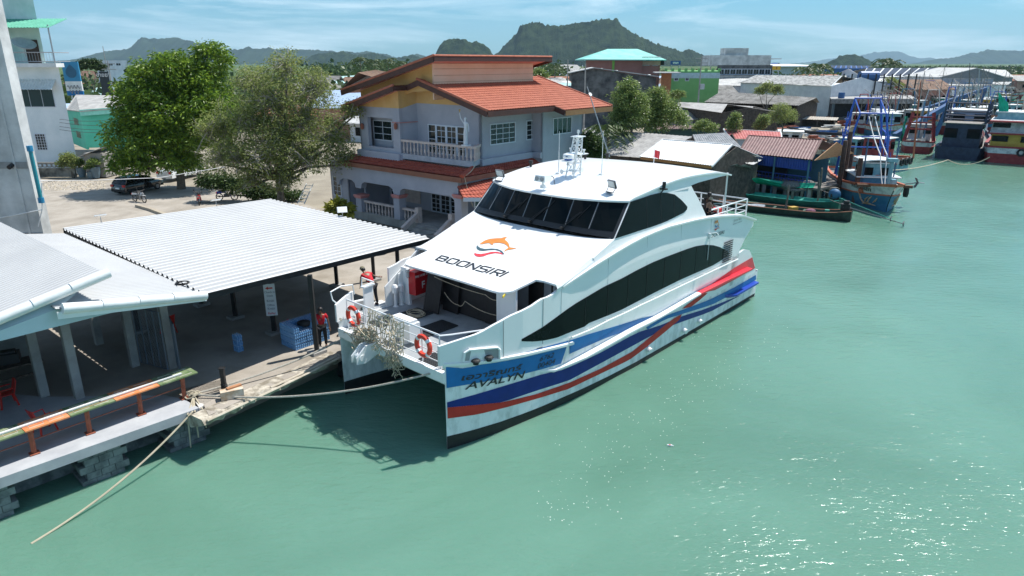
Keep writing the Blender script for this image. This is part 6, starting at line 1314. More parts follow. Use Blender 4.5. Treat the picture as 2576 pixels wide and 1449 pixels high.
b = MB(); b.box(((X1+xl)/2+.2,Yb-.4,zs_-.15),(X1-xl+.5,1.3,.38)); b.build('balcony_slab', WHITE2, ab)
xb1 = X1+.35
b = MB(); b.tube([(xl,Yb-.9,zs_+1.05),(xb1,Yb-.9,zs_+1.05),(xb1,Yb+1.5,zs_+1.05)],.05,6); b.tube([(xl,Yb-.9,zs_+.2),(xb1,Yb-.9,zs_+.2),(xb1,Yb+1.5,zs_+.2)],.04,6)
for x in np.arange(xl, xb1, .28): b.tube([(x,Yb-.9,zs_+.2),(x,Yb-.9,zs_+1.05)],.015,4)
b.build('balcony_railing', STEEL, ab); b = MB(); b.tube([(xb1-.1,Yb-.8,zs_),(xb1-.1,Yb-.8,zs_+3.6)],.07,6); b.build('awning_post', STEEL, ab)
dx = float(PY(80,120,Yb+1.9)[0]); b = MB(); b.box((dx,Yb+1.93,zs_+1.15),(1.3,.1,2.3)); b.build('door', mat('dark_brown_door',(.05,.025,.015),.6), ab)
GA = mat('green_metal_awning', (.05,.30,.19), .5, rgb2=(.10,.40,.27), scale=2); zt = float(PY(70,70,Yb-1.)[2])
def awning(nm, x0, x1, y0, y1, z0, z1, m): b = MB(); corrugated(b, (x0,y0,z0),(x0,y1,z1),(x1,y1,z1),(x1,y0,z0), int((x1-x0)/.3), .05); b.build(nm, m, ab)
awning('awning', xl, xb1+.1, Yb-1.2, Yb+2.2, zt, zt+1.0, GA)
wz0, wz1 = float(PY(90,270,Yb)[2]), float(PY(90,222,Yb)[2]); wx0, wx1 = float(PY(44,250,Yb)[0]), float(PY(138,250,Yb)[0])
awning('awning', wx0-.4, wx1+.5, Yb-1.0, Yb+.05, wz1-.1, wz1+.9, mat('white_metal_awning',(.55,.60,.58),.5,rgb2=(.7,.74,.72)))
window(ab, V3(wx0,Yb,wz0), V3(1,0,0), wx1-wx0, wz1-wz0, V3(0,-1,0), cols=3, rws=1)
wx0, wx1, wz0, wz1 = float(PY(89,350,Yb)[0]), float(PY(116,350,Yb)[0]), float(PY(100,378,Yb)[2]), float(PY(100,336,Yb)[2]); window(ab, V3(wx0,Yb,wz0), V3(1,0,0), wx1-wx0, wz1-wz0, V3(0,-1,0), cols=4, rws=6)
dp = V3(*PY(60,118,Yb-.3)); b = MB(); b.lathe(dp, [(.05,0),(.5,.08),(.9,.28),(1.05,.42)], 16, ax=(.4,-.3,.8), cap=False); b.tube([dp, dp-V3(0,0,1)],.04,5); tag(b.build('satellite_dish', mat('grey_mesh_dish',(.5,.5,.5),.6)), 'grey satellite dish on the balcony of the white apartment house', 'dish')
# breeze-block wall, block shed, pots
Yf = 70.; x0 = float(PY(100,440,Yf)[0]); x1 = float(PY(192,440,Yf)[0]); zt = float(PY(150,408,Yf)[2]); fw_ = thing('block_wall', 'low mossy garden wall with a row of pierced breeze blocks', 'wall', (x0+1,Yf,GRD))
MOSS = mat('mossy_dark_wall', (.05,.05,.04), .95, rgb2=(.26,.25,.21), scale=.9, lo=.4, hi=.6); b = MB(); b.box(((x0+x1)/2,Yf,(GRD+zt-.6)/2),(x1-x0,.2,zt-.6-GRD)); b.build('wall', MOSS, fw_)
b = MB(); n = 8
for i in range(n):
    xc = x0+(i+.5)*(x1-x0)/n; b.tube([(xc+.28*math.cos(t),Yf,zt-.32+.18*math.sin(t)) for t in np.linspace(0,2*math.pi,11)[:-1]], .06, 5, closed=True)
b.box(((x0+x1)/2,Yf,zt-.06),(x1-x0,.22,.12)); b.build('breeze_blocks', mat('grey_breeze_block',(.20,.19,.17),.9,rgb2=(.33,.32,.29)), fw_)
a = PY(215,440,Yf-.5); sh = thing('block_shed', 'small grey block shed with a lean-to sheet roof beside the garden wall', 'shed', (a[0]+1,a[1],GRD)); xe = float(PY(268,430,Yf)[0]); zt = float(PY(250,385,Yf)[2])
b = MB(); b.box(((a[0]+xe)/2,Yf+1,(GRD+zt)/2),(xe-a[0],2.4,zt-GRD)); b.build('wall', mat('pale_block_wall',(.24,.22,.20),.95,rgb2=(.34,.32,.29),scale=1.5), sh)
b = MB(); corrugated(b, V3(a[0]-.6,Yf-.5,zt-.4), V3(xe,Yf-.5,zt+.5), V3(xe,Yf+3,zt+.6), V3(a[0]-.6,Yf+3,zt-.3), 8, .04); b.build('roof', mat('weathered_grey_sheet',(.26,.25,.24),.85,rgb2=(.42,.41,.39),scale=1.2), sh)
POT = mat('blue_grey_pot',(.12,.18,.22),.6,var=.2)
for i, (U, V, pl, lb) in enumerate(((208,445,(.35,1.0),'leafy plant in a blue-grey pot nearest the garden wall'),(229,448,(.3,.7),'small dark pot with few leaves between two bigger pots'),(243,447,(.45,1.1),'large leafy plant in a blue-grey pot before the block shed'))):
    p = G(U,V,GRD); r = thing('potted_plant', lb, 'potted plant', p, 0, 'potted plants by the garden wall'); s_ = pl[1]; b = MB(); b.lathe((0,0,0),[(.28*s_,0),(.42*s_,.5*s_),(.45*s_,.9*s_),(.48*s_,.95*s_)],12); b.build('pot', POT, r, world=False, smooth=True)
    rs = np.random.RandomState(40+i); N = 260; d = rs.normal(size=(N,3)); d /= np.linalg.norm(d,axis=1)[:,None]; d[:,2] = abs(d[:,2]); C_ = np.array(p)+V3(0,0,.95*s_+.25)+d*.5*s_*(rs.rand(N)**.4)[:,None]; leafcloud('leaves', C_, d, .26, .5, MANG, r, 5+i)
# green house with a grey sheet roof
Yg = 84.; gh = thing('green_house', 'mint green house with a weathered grey sheet roof behind the big tree', 'building', (*PY(250,380,Yg)[:2],GRD)); GW = mat('mint_green_render',(.06,.40,.29),.8,rgb2=(.10,.48,.36),scale=.5)
el_, er_ = PY(201,278,Yg), PY(400,262,Yg+3); zb_ = float(PY(230,372,Yg)[2]); L_ = lambda p, z: V3(p[0],p[1],z)
b = MB(); b.slab([L_(el_,zb_),L_(er_,zb_),L_(er_,er_[2]),L_(el_,el_[2])],(0,.2,0)); b.build('wall', GW, gh)
sl2 = PY(165,275,Yg+7); b = MB(); b.slab([L_(el_,zb_-.2),L_(sl2,zb_-.2),L_(sl2,sl2[2]),L_(el_,el_[2])],(.15,.15,0)); sw_ = b.build('wall', GW, gh)
b = MB(); b.slab([L_(el_,GRD)+V3(.4,2,0),L_(er_,GRD)+V3(0,2,0),L_(er_,zb_)+V3(0,2,0),L_(el_,zb_)+V3(.4,2,0)],(0,.2,0)); b.build('ground_floor_wall', mat('green_wall_painted_shade',(.05,.2,.16),.8), gh)  # darker copy of the house green, with shade put into its colour
for k in range(2):
    t = .55; p = L_(el_,0)*(1-t)+L_(sl2,0)*t; z = zb_+.9+k*1.6; b = MB(); b.slab([L_(p,z), L_(p,z)+(L_(el_,0)-L_(sl2,0))*.3, L_(p,z+.8)+(L_(el_,0)-L_(sl2,0))*.3, L_(p,z+.8)],(.05,-.05,0)); b.build('window', DARKGLASS, gh)
ro = [PY(166,275,Yg+6), PY(201,279,Yg-.6), PY(400,264,Yg+2.5), PY(400,243,Yg+12), PY(191,238,Yg+12)]; b = MB(); b.slab(ro, (0,0,-.12)); b.build('roof', MATS['weathered_grey_sheet'], gh)
b = MB(); b.beam(PY(201,284,Yg-.5), PY(400,270,Yg+2.6), .08,.7); b.build('eave_band', mat('pale_mint_band',(.22,.55,.47),.7), gh)
# billboard
Yq = 98.; bl = thing('billboard', 'blue and white billboard with a round drop-shaped emblem behind the white apartment house', 'billboard', (*PY(172,240,Yq)[:2],GRD)); 
c4 = [PY(146,155,Yq),PY(187,155,Yq),PY(202,240,Yq),PY(161,240,Yq)]; xw = float(c4[1][0]-c4[0][0]); xa = float((c4[0][0]+c4[3][0])/2+.5); zt, zb2 = float(c4[0][2]), float(c4[3][2]); zm = zb2+(zt-zb2)*.42
b = MB(); b.box((xa+xw/2,Yq,(zm+zt)/2),(xw,.2,zt-zm)); b.build('blue_panel', mat('billboard_blue',(.03,.22,.40),.6,var=.08), bl); b = MB(); b.box((xa+xw/2,Yq,(zm+zb2+.6)/2),(xw,.2,zm-zb2-.6)); b.build('white_panel', WHITE2, bl); b = MB(); b.box((xa+xw/2,Yq,zb2+.3),(xw,.2,.6)); b.build('blue_strip', FBL, bl)
b = MB(); cx_, cz_ = xa+xw/2, (zm+zt)/2-.1; b.slab([V3(cx_+.75*math.cos(t)*(1 if math.sin(t) < .2 else .8*(1.25-math.sin(t))+.2), Yq-.12, cz_+.75*math.sin(t)*(1.35 if math.sin(t) > 0 else 1)) for t in np.linspace(0,2*math.pi,24)[:-1]],(0,-.01,0)); b.build('emblem', mat('emblem_dark_teal',(.02,.10,.18),.6), bl)
b = MB()
for k in (0,1): b.tube([(cx_-.9+.25*k+t*.16, Yq-.14, zm-.75-.62*k+.22*math.sin(t*2.3+k)+.05*math.cos(t*5)) for t in np.linspace(0,11-2*k,34)], .05, 4)
b.build('lettering', mat('grey_letters',(.25,.25,.26),.7), bl)
for x in (xa+.4, xa+xw-.4): b = MB(); b.tube([(x,Yq+.2,GRD),(x,Yq+.2,zt)],.1,6); b.build('leg', STEEL, bl)
# ================================================================== simple houses used behind
GSH = MATS['weathered_grey_sheet']; GSD = mat('dark_grey_old_sheet',(.12,.115,.105),.95,rgb2=(.25,.24,.225),scale=.9,lo=.38,hi=.62); GSL = mat('light_grey_sheet',(.36,.36,.35),.85,rgb2=(.52,.52,.50),scale=.7); DKW = mat('dark_weathered_timber',(.035,.028,.022),.95,rgb2=(.10,.08,.065),scale=3); WHW = mat('white_house_wall',(.50,.53,.56),.8,rgb2=(.64,.66,.68),scale=.8); BLW = mat('black_stained_concrete',(.045,.047,.05),.95,rgb2=(.16,.165,.165),scale=.5,lo=.38,hi=.62,bump=.2)
def gable_house(label, eL, eR, rL, rR, zE, depth, roof, wall, ground=1.2, cat='house', name='house', rib=.34, back=True, openf=False, amp=.04, z2=None, trim=None, group=None, wins=0, ends=True):
    """eL,eR: picture ends of the near eave (height zE); rL,rR: picture ends of the ridge, 'depth' m behind the eave"""
    A = G(*eL, zE); B = G(*eR, zE if z2 is None else z2); ex = (B-A)*V3(1,1,0); ex /= np.linalg.norm(ex); ey = V3(-ex[1],ex[0],0); ey = ey if ey[1] > 0 else -ey
    Cc = PP(*rR, B+ey*depth, ey); D = PP(*rL, A+ey*depth, ey); r = thing(name, label, cat, ((A[0]+B[0])/2,(A[1]+B[1])/2,ground), 0, group)
    n = max(3, int(np.linalg.norm(B-A)/rib)); b = MB(); corrugated(b, A, D, Cc, B, n, amp, prof=[(0,0),(.25,.8),(.5,1),(.75,.8)], m=3); b.build('roof', roof, r)
    hA, hB = A+ey*depth*2, B+ey*depth*2
    if back: b = MB(); corrugated(b, hA, D+V3(0,0,.0), Cc, hB, n, amp, prof=[(0,0),(.25,.8),(.5,1),(.75,.8)]); b.build('roof', roof, r)
    if trim is not None:
        b = MB(); b.beam(A+V3(0,0,-.05), D, .12,.16); b.beam(B+V3(0,0,-.05), Cc, .12,.16); b.beam(D,Cc,.2,.12); b.build('roof_trim', trim, r)
    i = .35; dn = lambda p, z: V3(p[0],p[1],z)
    fl = [A+ex*i+ey*i, B-ex*i+ey*i]
    if wall is not None:
        if not openf:
            b = MB(); b.slab([dn(fl[0],ground-1),dn(fl[1],ground-1),fl[1]-V3(0,0,.08),fl[0]-V3(0,0,.08)], ey*.12); b.build('wall', wall, r)
        for p, q in ((A+ex*i, D),(B-ex*i, Cc)) if ends else ():
            q2 = V3(p[0],p[1],0)+ey*depth; e2 = V3(p[0],p[1],0)+ey*(2*depth-i) if back else V3(p[0],p[1],0)+ey*depth
            P = [dn(p+ey*i,ground-1), dn(e2,ground-1), dn(e2, p[2]-.1 if back else q[2]-.1), dn(q2,q[2]-.12), dn(p+ey*i,p[2]-.02)]
            b = MB(); b.slab(P, ex*(.1 if p is not B else -.1)); b.build('wall', wall, r)
        if openf:
            for t in np.linspace(0,1,max(3,int(np.linalg.norm(B-A)/3)+1)): p = fl[0]+(fl[1]-fl[0])*t; b = MB(); b.tube([dn(p,ground-1.2), p-V3(0,0,.1)],.09,6); b.build('post', wall, r)
            b = MB(); b.slab([dn(fl[0]+ey*depth,ground-1),dn(fl[1]+ey*depth,ground-1),dn(fl[1]+ey*depth,zE),dn(fl[0]+ey*depth,zE)], ey*.1); b.build('back_wall', wall, r)
    for k in range(wins):
        t = (k+.5)/wins; p = fl[0]+(fl[1]-fl[0])*t; hz = zE-ground; window(r, dn(p-ex*.6,ground+hz*.3), ex, 1.2, min(1.3,hz*.5), -ey, cols=2, rws=1)
    return r
def box_house(label, L, Rr, Vt, Vb, Y, depth, wall, cat='building', name='building', roof=None, flat=True, wins=(), extra=.0, dz=0., ground=0.8, group=None):
    """L,Rr: picture columns of the near face at distance Y, Vt,Vb: top and foot rows"""
    x0, x1 = float(PY(L,Vt,Y)[0]), float(PY(Rr,Vt,Y)[0]); zt, zb = float(PY((L+Rr)/2,Vt,Y)[2]), ground; r = thing(name, label, cat, ((x0+x1)/2,Y,ground), 0, group)
    f_ = (Y+depth)/Y; x0b, x1b = (x0*f_ if x0 > 0 else x0), (x1*f_ if x1 < 0 else x1*f_*.995); b = MB(); b.slab([V3(x0,Y,zb),V3(x1,Y,zb),V3(x1b,Y+depth,zb),V3(x0b,Y+depth,zb)],(0,0,zt-zb)); b.build('walls', wall, r)
    if roof is not None: b = MB(); b.slab([V3(x0-extra,Y-extra,zt+.002),V3(x1+extra,Y-extra,zt+.002),V3(x1b+extra,Y+depth+extra,zt+.002),V3(x0b-extra,Y+depth+extra,zt+.002)],(0,0,.16)); b.build('roof', roof, r)
    for (ul, ur, vt, vb) in wins:
        a = PY(ul,vb,Y); c = PY(ur,vt,Y); window(r, V3(a[0],Y,a[2]), V3(1,0,0), float(c[0]-a[0]), float(c[2]-a[2]), V3(0,-1,0), cols=2, rws=1, fw=.12)
    return r, (x0,x1,Y,zt)
TILEB = mat('brown_old_tile',(.13,.075,.05),.9,rgb2=(.24,.15,.10),scale=1.2)
gable_house('brown-tiled house with arched windows behind the billboard', (196,203),(252,203),(205,178),(235,178),6.2,5,TILEB,WHW,1.4,rib=.5)
gable_house('small gabled roof with pale front just left of the big tree top', (250,245),(305,236),(262,228),(302,226),5.2,5,mat('dull_red_sheet',(.2,.08,.06),.9),WHW,1.4)
box_house('white parapeted block building behind the signboard', 240,318,152,175,190,12,WHW,wins=[(250,262,158,166),(272,284,158,166),(292,304,158,166)],ground=1.4)
gable_house('low house with a pale blue sheet roof left of the big tree', (275,203),(330,200),(285,190),(325,188),6,6,mat('pale_blue_sheet',(.35,.45,.6),.6),WHW,1.4)
gable_house('house with a teal and white sheet roof behind the tall tree', (830,212),(885,208),(845,193),(893,190),6.6,6,mat('teal_white_sheet',(.30,.52,.50),.6,rgb2=(.5,.66,.64)),WHW,1.4)
gable_house('house with a dark tiled roof between the tree and the orange house', (860,222),(960,200),(900,183),(945,176),7.6,7,TILEB,WHW,1.4,rib=.5)
def pole(label, U, Vb, Vt, Y, r_=.13, arms=True, z0=1., m=CONC, name='utility_pole', cat='utility pole'):
    p = PY(U,Vb,Y); zt = float(PY(U,Vt,Y)[2]); r = thing(name, label, cat, (p[0],p[1],z0)); b = MB(); b.tube([(0,0,0),(0,0,zt-z0)],[r_,r_*.6],8); b.build('pole_shaft', m, r, world=False)
    if arms:
        for k in (.5,1.3): b = MB(); b.box((0,0,zt-z0-k),(2.2,.12,.12)); b.build('cross_arm', m, r, world=False)
    return r
pole('concrete utility pole with cross arms left of the big tree', 283,225,152,110)
r = pole('tall thin aerial mast beside the white block building', 268,170,116,180,.12,False)
r = box_house('dark signboard with pale lettering on a steel frame left of the big tree',248,272,180,198,120,.2,mat('dark_sign',(.02,.03,.035),.6),'sign','sign_board',ground=1.4)[0]
bb = kids(r)[0]; p = PY(260,193,119.85); textmesh('\u0e02\u0e32\u0e22\u0e22\u0e32', lambda x, y: V3(p[0]+x,119.85,p[2]+y), .9, bold=.01).build('lettering', WHITE2, r)
# ================================================================== vehicles in the yard
RIM = mat('silver_rim',(.35,.36,.37),.35,.7); CARG = mat('car_glass',(.008,.010,.012),.06); LR = mat('red_tail_lamp',(.5,.01,.01),.25); LWT = mat('headlamp_glass',(.6,.62,.62),.15)
def wheel(par, x, y, r_, w_, cnt=None):
    b = MB(); b.lathe((x,y-w_/2,r_),[(r_*.62,0),(r_*.95,.0),(r_,.04),(r_,w_-.04),(r_*.95,w_),(r_*.62,w_)],20,ax=(0,1,0)); wh = b.build('wheel', BLACK, par, world=False, smooth=True); b = MB()
    for sy in (-1,1):
        b.lathe((x,y+sy*w_*.42,r_),[(r_*.6,0),(r_*.6,.02*sy)],16,ax=(0,1,0))
        for k in range(5): a = k*1.257; b.beam((x,y+sy*w_*.47,r_),(x+r_*.55*math.cos(a),y+sy*w_*.47,r_+r_*.55*math.sin(a)),.05,.03,(0,1,0))
    b.build('rim', RIM, wh, world=False)
def car(label, p, yaw, body, L_=4.0, W_=1.7, Ht=1.5, pickup=False):
    r = thing('parked_car', label, 'car', p, yaw); hw = W_/2; k = L_/4.0
    if not pickup: prof = [(-2.0,.35,.55,.0),(-1.98,.75,.9,0),(-1.9,.95,1.0,0),(-1.3,.98,1.02,0),(-.6,.98,1.02,0),(.0,.98,1.0,0),(.9,.95,1.0,0),(1.6,.86,.95,0),(1.9,.75,.8,0),(2.0,.45,.6,0)]
    else: prof = [(-2.0,.5,.9,0),(-1.98,.95,.98,0),(-1.0,.98,1,0),(-.4,.98,1,0),(.4,1.0,1,0),(1.0,.98,1,0),(1.75,.92,.97,0),(1.95,.8,.85,0),(2.0,.5,.7,0)]
    rows = []
    for x, zt, ww, _ in prof:
        w_ = hw*ww; rows.append([V3(x*k,-w_,.28),V3(x*k,-w_*1.0,.5),V3(x*k,-w_,zt-.12),V3(x*k,-w_*.94,zt),V3(x*k,0,zt+.02),V3(x*k,w_*.94,zt),V3(x*k,w_,zt-.12),V3(x*k,w_,.5),V3(x*k,w_,.28)])
    b = MB(); b.grid(rows); b.f.append(tuple(range(9))); m_ = (len(rows)-1)*9; b.f.append(tuple(m_+i for i in range(9))[::-1]); b.grid([[q[0] for q in rows],[q[-1] for q in rows]]); bd = b.build('body', body, r, world=False, smooth=True)
    cab = [(-1.85,.98),(-1.5,Ht-.05),(-.9,Ht),(.1,Ht-.01),(.55,Ht-.12),(1.15,.98)] if not pickup else [(-.75,1.0),(-.6,Ht-.02),(-.1,Ht),(.35,Ht-.05),(.95,1.0)]
    n = len(cab); b = MB(); gr = []
    for x, z in cab: f_ = 1-(z-.98)*.42; gr.append([V3(x*k,-hw*.92*(f_ if z > 1.1 else 1),z),V3(x*k,0,z+.03),V3(x*k,hw*.92*(f_ if z > 1.1 else 1),z)])
    b.grid(gr); sd = lambda j: [g[j] for g in gr]
    b.f.append(tuple(range(0,3*n,3))); b.f.append(tuple(range(2,3*n,3))[::-1]); b.build('cabin_glass', CARG, r, world=False)
    b = MB(); rr = [g for g, (x, z) in zip(gr, cab) if z > Ht-.15]; b.solidgrid([[g[0]+V3(0,-.01,.012), g[1]+V3(0,0,.014), g[2]+V3(0,.01,.012)] for g in rr],(0,0,-.05)); b.build('roof', body, r, world=False)
    b = MB()
    for g0, g1 in zip(gr[:-1], gr[1:]):
        for j in (0,2): b.beam(g0[j], g1[j], .06,.06)
    for j in (0,2): m2 = n//2; b.beam(gr[m2][j]*1.0, V3(gr[m2][j][0], gr[0][j][1], .98), .08,.05)
    b.build('window_pillar', body, r, world=False)
    for x in (-1.25*k,1.28*k):
        for s_ in (-1,1): wheel(r, x, s_*(hw-.1), .31 if not pickup else .37, .2)
    for s_ in (-1,1):
        b = MB(); b.box((-1.96*k,s_*hw*.78,.82),(.12,.28,.2)); b.build('tail_lamp', LR, r, world=False); b = MB(); b.box((1.93*k,s_*hw*.72,.66),(.16,.34,.14)); b.build('headlight', LWT, r, world=False); b = MB(); b.box((.85*k,s_*(hw+.08),1.0),(.12,.16,.12)); b.build('mirror', body, r, world=False)
    b = MB(); b.box((-2.0*k,0,.42),(.08,W_*.9,.2)); b.box((2.0*k,0,.40),(.08,W_*.9,.2)); b.build('bumper', body, r, world=False)
    b = MB(); b.box((-2.045*k,0,.62),(.02,.45,.13)); b.build('number_plate', WHITE2, r, world=False); return r
p = G(360,492,GRD); p = (G(305,490,GRD)+G(410,470,GRD))/2; d_ = G(415,468,GRD)-G(300,492,GRD)
car('black hatchback parked in the shade under the big tree', (p[0]-.2,p[1]-.3,GRD), math.atan2(d_[1],d_[0]), mat('gloss_black_car',(.008,.009,.011),.15,var=.05,coat=.6), L_=4.3)
p = G(440,452,GRD); car('white pickup parked behind the black hatchback', (p[0],p[1]+1.5,GRD), math.atan2(d_[1],d_[0])+.1, mat('gloss_white_car',(.68,.69,.70),.2,var=.03,coat=.5), L_=5.0, W_=1.8, Ht=1.7, pickup=True)
def moto(label, p, yaw, col):
    r = thing('motorcycle', label, 'motorcycle', p, yaw, 'motorcycles parked in the tree shade')
    for x in (-.62,.62):
        b = MB(); b.tube([(x+.28*math.cos(t),0,.29+.28*math.sin(t)) for t in np.linspace(0,2*math.pi,19)[:-1]],.045,6,closed=True); w_ = b.build('wheel', BLACK, r, world=False, smooth=True); b = MB()
        for k in range(6): a = k*math.pi/3; b.tube([(x,0,.29),(x+.25*math.cos(a),0,.29+.25*math.sin(a))],.01,3)
        b.lathe((x,-.05,.29),[(.06,0),(.06,.1)],8,ax=(0,1,0)); b.build('rim', RIM, w_, world=False)
    b = MB(); b.tube([(.62,.06,.29),(.42,.06,.85)],.025,5); b.tube([(.62,-.06,.29),(.42,-.06,.85)],.025,5); b.tube([(.42,-.06,.85),(.36,0,1.0)],.03,5); b.build('fork', STEEL, r, world=False)
    b = MB(); b.tube([(.38,-.34,1.03),(.40,-.1,.98),(.40,.1,.98),(.38,.34,1.03)],.022,5); b.ball((.46,0,.93),.1,8,6); b.tube([(.38,-.25,1.0),(.33,-.3,1.2)],.01,4); b.tube([(.38,.25,1.0),(.33,.3,1.2)],.01,4); b.ball((.33,-.3,1.22),.06,6,4,(.3,1,1)); b.ball((.33,.3,1.22),.06,6,4,(.3,1,1)); b.build('handlebar', BLACK, r, world=False)
    b = MB(); b.solidgrid([[(.55,-.02,.78),(.5,-.16,.7),(.38,-.2,.35)],[(.5,0,.95),(.42,-.1,.8),(.3,-.12,.32)]],(-.03,-.0,0)); b.solidgrid([[(.55,.02,.78),(.5,.16,.7),(.38,.2,.35)],[(.5,0,.95),(.42,.1,.8),(.3,.12,.32)]],(-.03,0,0)); b.box((-.45,0,.68),(.75,.22,.16),ry=-.08,taper=.8); b.box((.62,0,.6),(.5,.12,.03)); b.build('fairing', col, r, world=False)
    b = MB(); b.box((-.25,0,.82),(.75,.27,.09),ry=-.06,taper=.85); b.build('seat', BLACK, r, world=False); b = MB(); b.box((0,0,.4),(.45,.24,.26)); b.tube([(-.1,-.14,.3),(-.75,-.17,.38)],.045,6); b.tube([(-.6,-.1,.29),(-.4,-.1,.65)],.02,4); b.build('engine', mat('engine_grey',(.12,.12,.12),.5,.5), r, world=False)
    b = MB(); b.box((-.85,0,.62),(.05,.18,.12)); b.build('tail_lamp', LR, r, world=False)
for U, V, yw, c_, lb in ((352,508,-.5,mat('white_fairing',(.6,.6,.6),.3),'black motorcycle with white leg shields parked by the hatchback'),(503,513,-1.2,mat('red_fairing',(.45,.015,.02),.3),'red motorcycle parked between the white and the blue one'),(572,503,.05,mat('blue_fairing',(.01,.05,.42),.3),'blue motorcycle parked nearest the feathery tree')):
    moto(lb, G(U,V,GRD), yw, c_)
p = G(380,530,GRD); q_ = G(420,545,GRD); b = MB(); b.beam(p+V3(0,0,.1), q_+V3(0,0,.1), .3,.2); b.beam(G(345,520,GRD)+V3(0,0,.1), p+V3(0,0,.1), .3,.2); tag(b.build('kerb', mat('dusty_kerb',(.36,.31,.24),.9)), 'low dusty kerb stones in the yard in front of the motorcycles', 'kerb')
ld = thing('ladder', 'white timber ladder leaning near the house porch under the tree', 'ladder', G(770,517,GRD), 0)
a = PY(757,512,50.5); c = PY(782,488,52.5); b = MB(); sd_ = V3(.28,-.1,0)
for s_ in (-1,1): b.beam(a+sd_*s_, c+sd_*s_+V3(0,0,.8), .06,.05)
b.build('side_rail', WHITE2, ld); b = MB()
for k in range(6): t = (k+.5)/6; q_ = a+(c+V3(0,0,.8)-a)*t; b.beam(q_-sd_, q_+sd_, .05,.04)
b.build('rung', WHITE2, ld)
px_tree('yucca','spiky yellow-green plant beside the canopy edge lamp','plant',852,535,[(850,520,9),(868,528,8),(840,524,7)],46,leafmat('yellow_leaf',(.15,.17,.02),(.42,.40,.06)),40,26,.5,51,z0=1.4,tw=0 or 4,trunk=.05)
px_tree('leafy_bush','dark shrub growing along the yard behind the parked cars','bush',640,470,[(560,462,24),(600,470,26),(520,460,20),(650,485,26),(700,495,24),(740,500,20)],57,DKL,800,12,.26,52,z0=1.4)
b = MB(); b.tube(rope([PY(100,455,34), PY(250,453,40), PY(400,447,44), PY(565,420,48)], 0, .0, 6), .018, 5); tag(b.build('overhead_cable', mat('white_cable',(.6,.6,.6),.6)), 'white overhead cable strung across the yard in front of the black hatchback', 'cable')
for k, (va, vb) in enumerate(((300,286),(308,300),(318,312),(326,318))): b = MB(); b.tube(rope([PY(150,va,66), PY(330,vb+6,80)], 0, .35, 8), .02, 4); tag(b.build('power_line', BLACK), ('topmost','second','third','lowest')[k]+' of the four thin power lines between apartment house and big tree', 'power line', 'power lines by the apartment house')
# weeds and litter strip
specks_ = MB(); rs = random.Random(9)
for _ in range(500):
    p = G(rs.uniform(110,265), rs.uniform(455,478), GRD+.02); a = rs.uniform(0,3); q = rs.uniform(.04,.16); specks_.lathe((p[0],p[1],GRD),[(q,0),(q*.6,.05*rs.random()+.02)],5,a)
tag(specks_.build('rubble', mat('rubble_and_dry_leaves',(.30,.24,.16),.95,rgb2=(.55,.50,.42),scale=9)), 'scattered rubble and dry leaves along the foot of the garden wall', 'rubble', kind='stuff')
# ================================================================== fishing village: grey roofs and stilt huts
WH_R = mat('clean_white_sheet',(.60,.62,.63),.5,rgb2=(.70,.72,.73),scale=1.2); BRN_R = mat('brown_tile_sheet',(.13,.062,.055),.6,rgb2=(.21,.11,.10),scale=1.6); RED_R = mat('faded_red_sheet',(.34,.07,.06),.6,rgb2=(.46,.14,.12),scale=1.4); BLU = mat('blue_fringe_paint',(.012,.05,.30),.5); RST = mat('rusty_red_sheet',(.16,.035,.025),.85,rgb2=(.26,.07,.05),scale=.8)
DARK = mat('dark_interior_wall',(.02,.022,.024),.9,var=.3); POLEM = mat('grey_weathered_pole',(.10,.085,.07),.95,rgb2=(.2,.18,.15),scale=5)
gable_house('long grey corrugated roof behind the ferry wheelhouse', (1440,384),(1625,398),(1470,323),(1742,344), 3.6, 5.5, GSH, DKW, 1.2, rib=.3)
gable_house('hut with a bright white corrugated roof behind the ferry', (1609,394),(1791,417),(1668,351),(1842,364), 3.9, 4.2, WH_R, DKW, .8, rib=.26, trim=WHITE2)
b = MB(); b.beam(G(1612,397,3.75), G(1790,420,3.75), .08, .28); tag(b.build('eave_timber', mat('orange_eave_timber',(.35,.16,.05),.8,rgb2=(.45,.24,.1))), 'orange-brown eave board along the front of the bright white roof', 'eave board')
gable_house('grey hipped roof between the white roof and the red roof', (1760,384),(1880,384),(1742,339),(1828,334), 3.9, 4.5, mat('blue_grey_sheet',(.17,.185,.20),.8,rgb2=(.30,.31,.32)), DKW, .8, rib=.28)
gable_house('faded red tile roof behind the brown pavilion roof', (1836,349),(1968,352),(1820,325),(1964,332), 4.1, 4., RED_R, WHW, .9, rib=.3, trim=WHITE2)
gable_house('open waterside pavilion with a brown tiled roof and blue fringe', (1857,383),(2042,402),(1884,341),(2068,352), 4.0, 4., BRN_R, mat('teal_blue_post',(.06,.17,.24),.6), .9, rib=.30, openf=True, trim=BRN, ends=False)
pv = [o for o in bpy.data.objects if 'blue fringe' in o.get('label','')][0]
A, B_ = G(1862,385,3.9), G(2040,404,3.9); ex = (B_-A)/np.linalg.norm(B_-A); ey = V3(-ex[1],ex[0],0)
b = MB(); n = 60
rows = [[A+(B_-A)*i/n+ey*(.25+.05*(i%2))+V3(0,0,-.05), A+(B_-A)*i/n+ey*(.25+.05*(i%2))+V3(0,0,-1.0)] for i in range(n+1)]; b.solidgrid(rows, ey*.02); b.build('blue_fringe', BLU, pv)
b = MB(); b.slab([A-V3(0,0,2.5)+ey*.2-ex*4, B_-V3(0,0,2.5)+ey*.2+ex*1, B_-V3(0,0,2.5)+ey*9+ex*1, A-V3(0,0,2.5)+ey*9-ex*4],(0,0,-.2)); b.build('deck', mat('grey_planks',(.12,.11,.10),.95,rgb2=(.24,.22,.20),scale=4), pv)
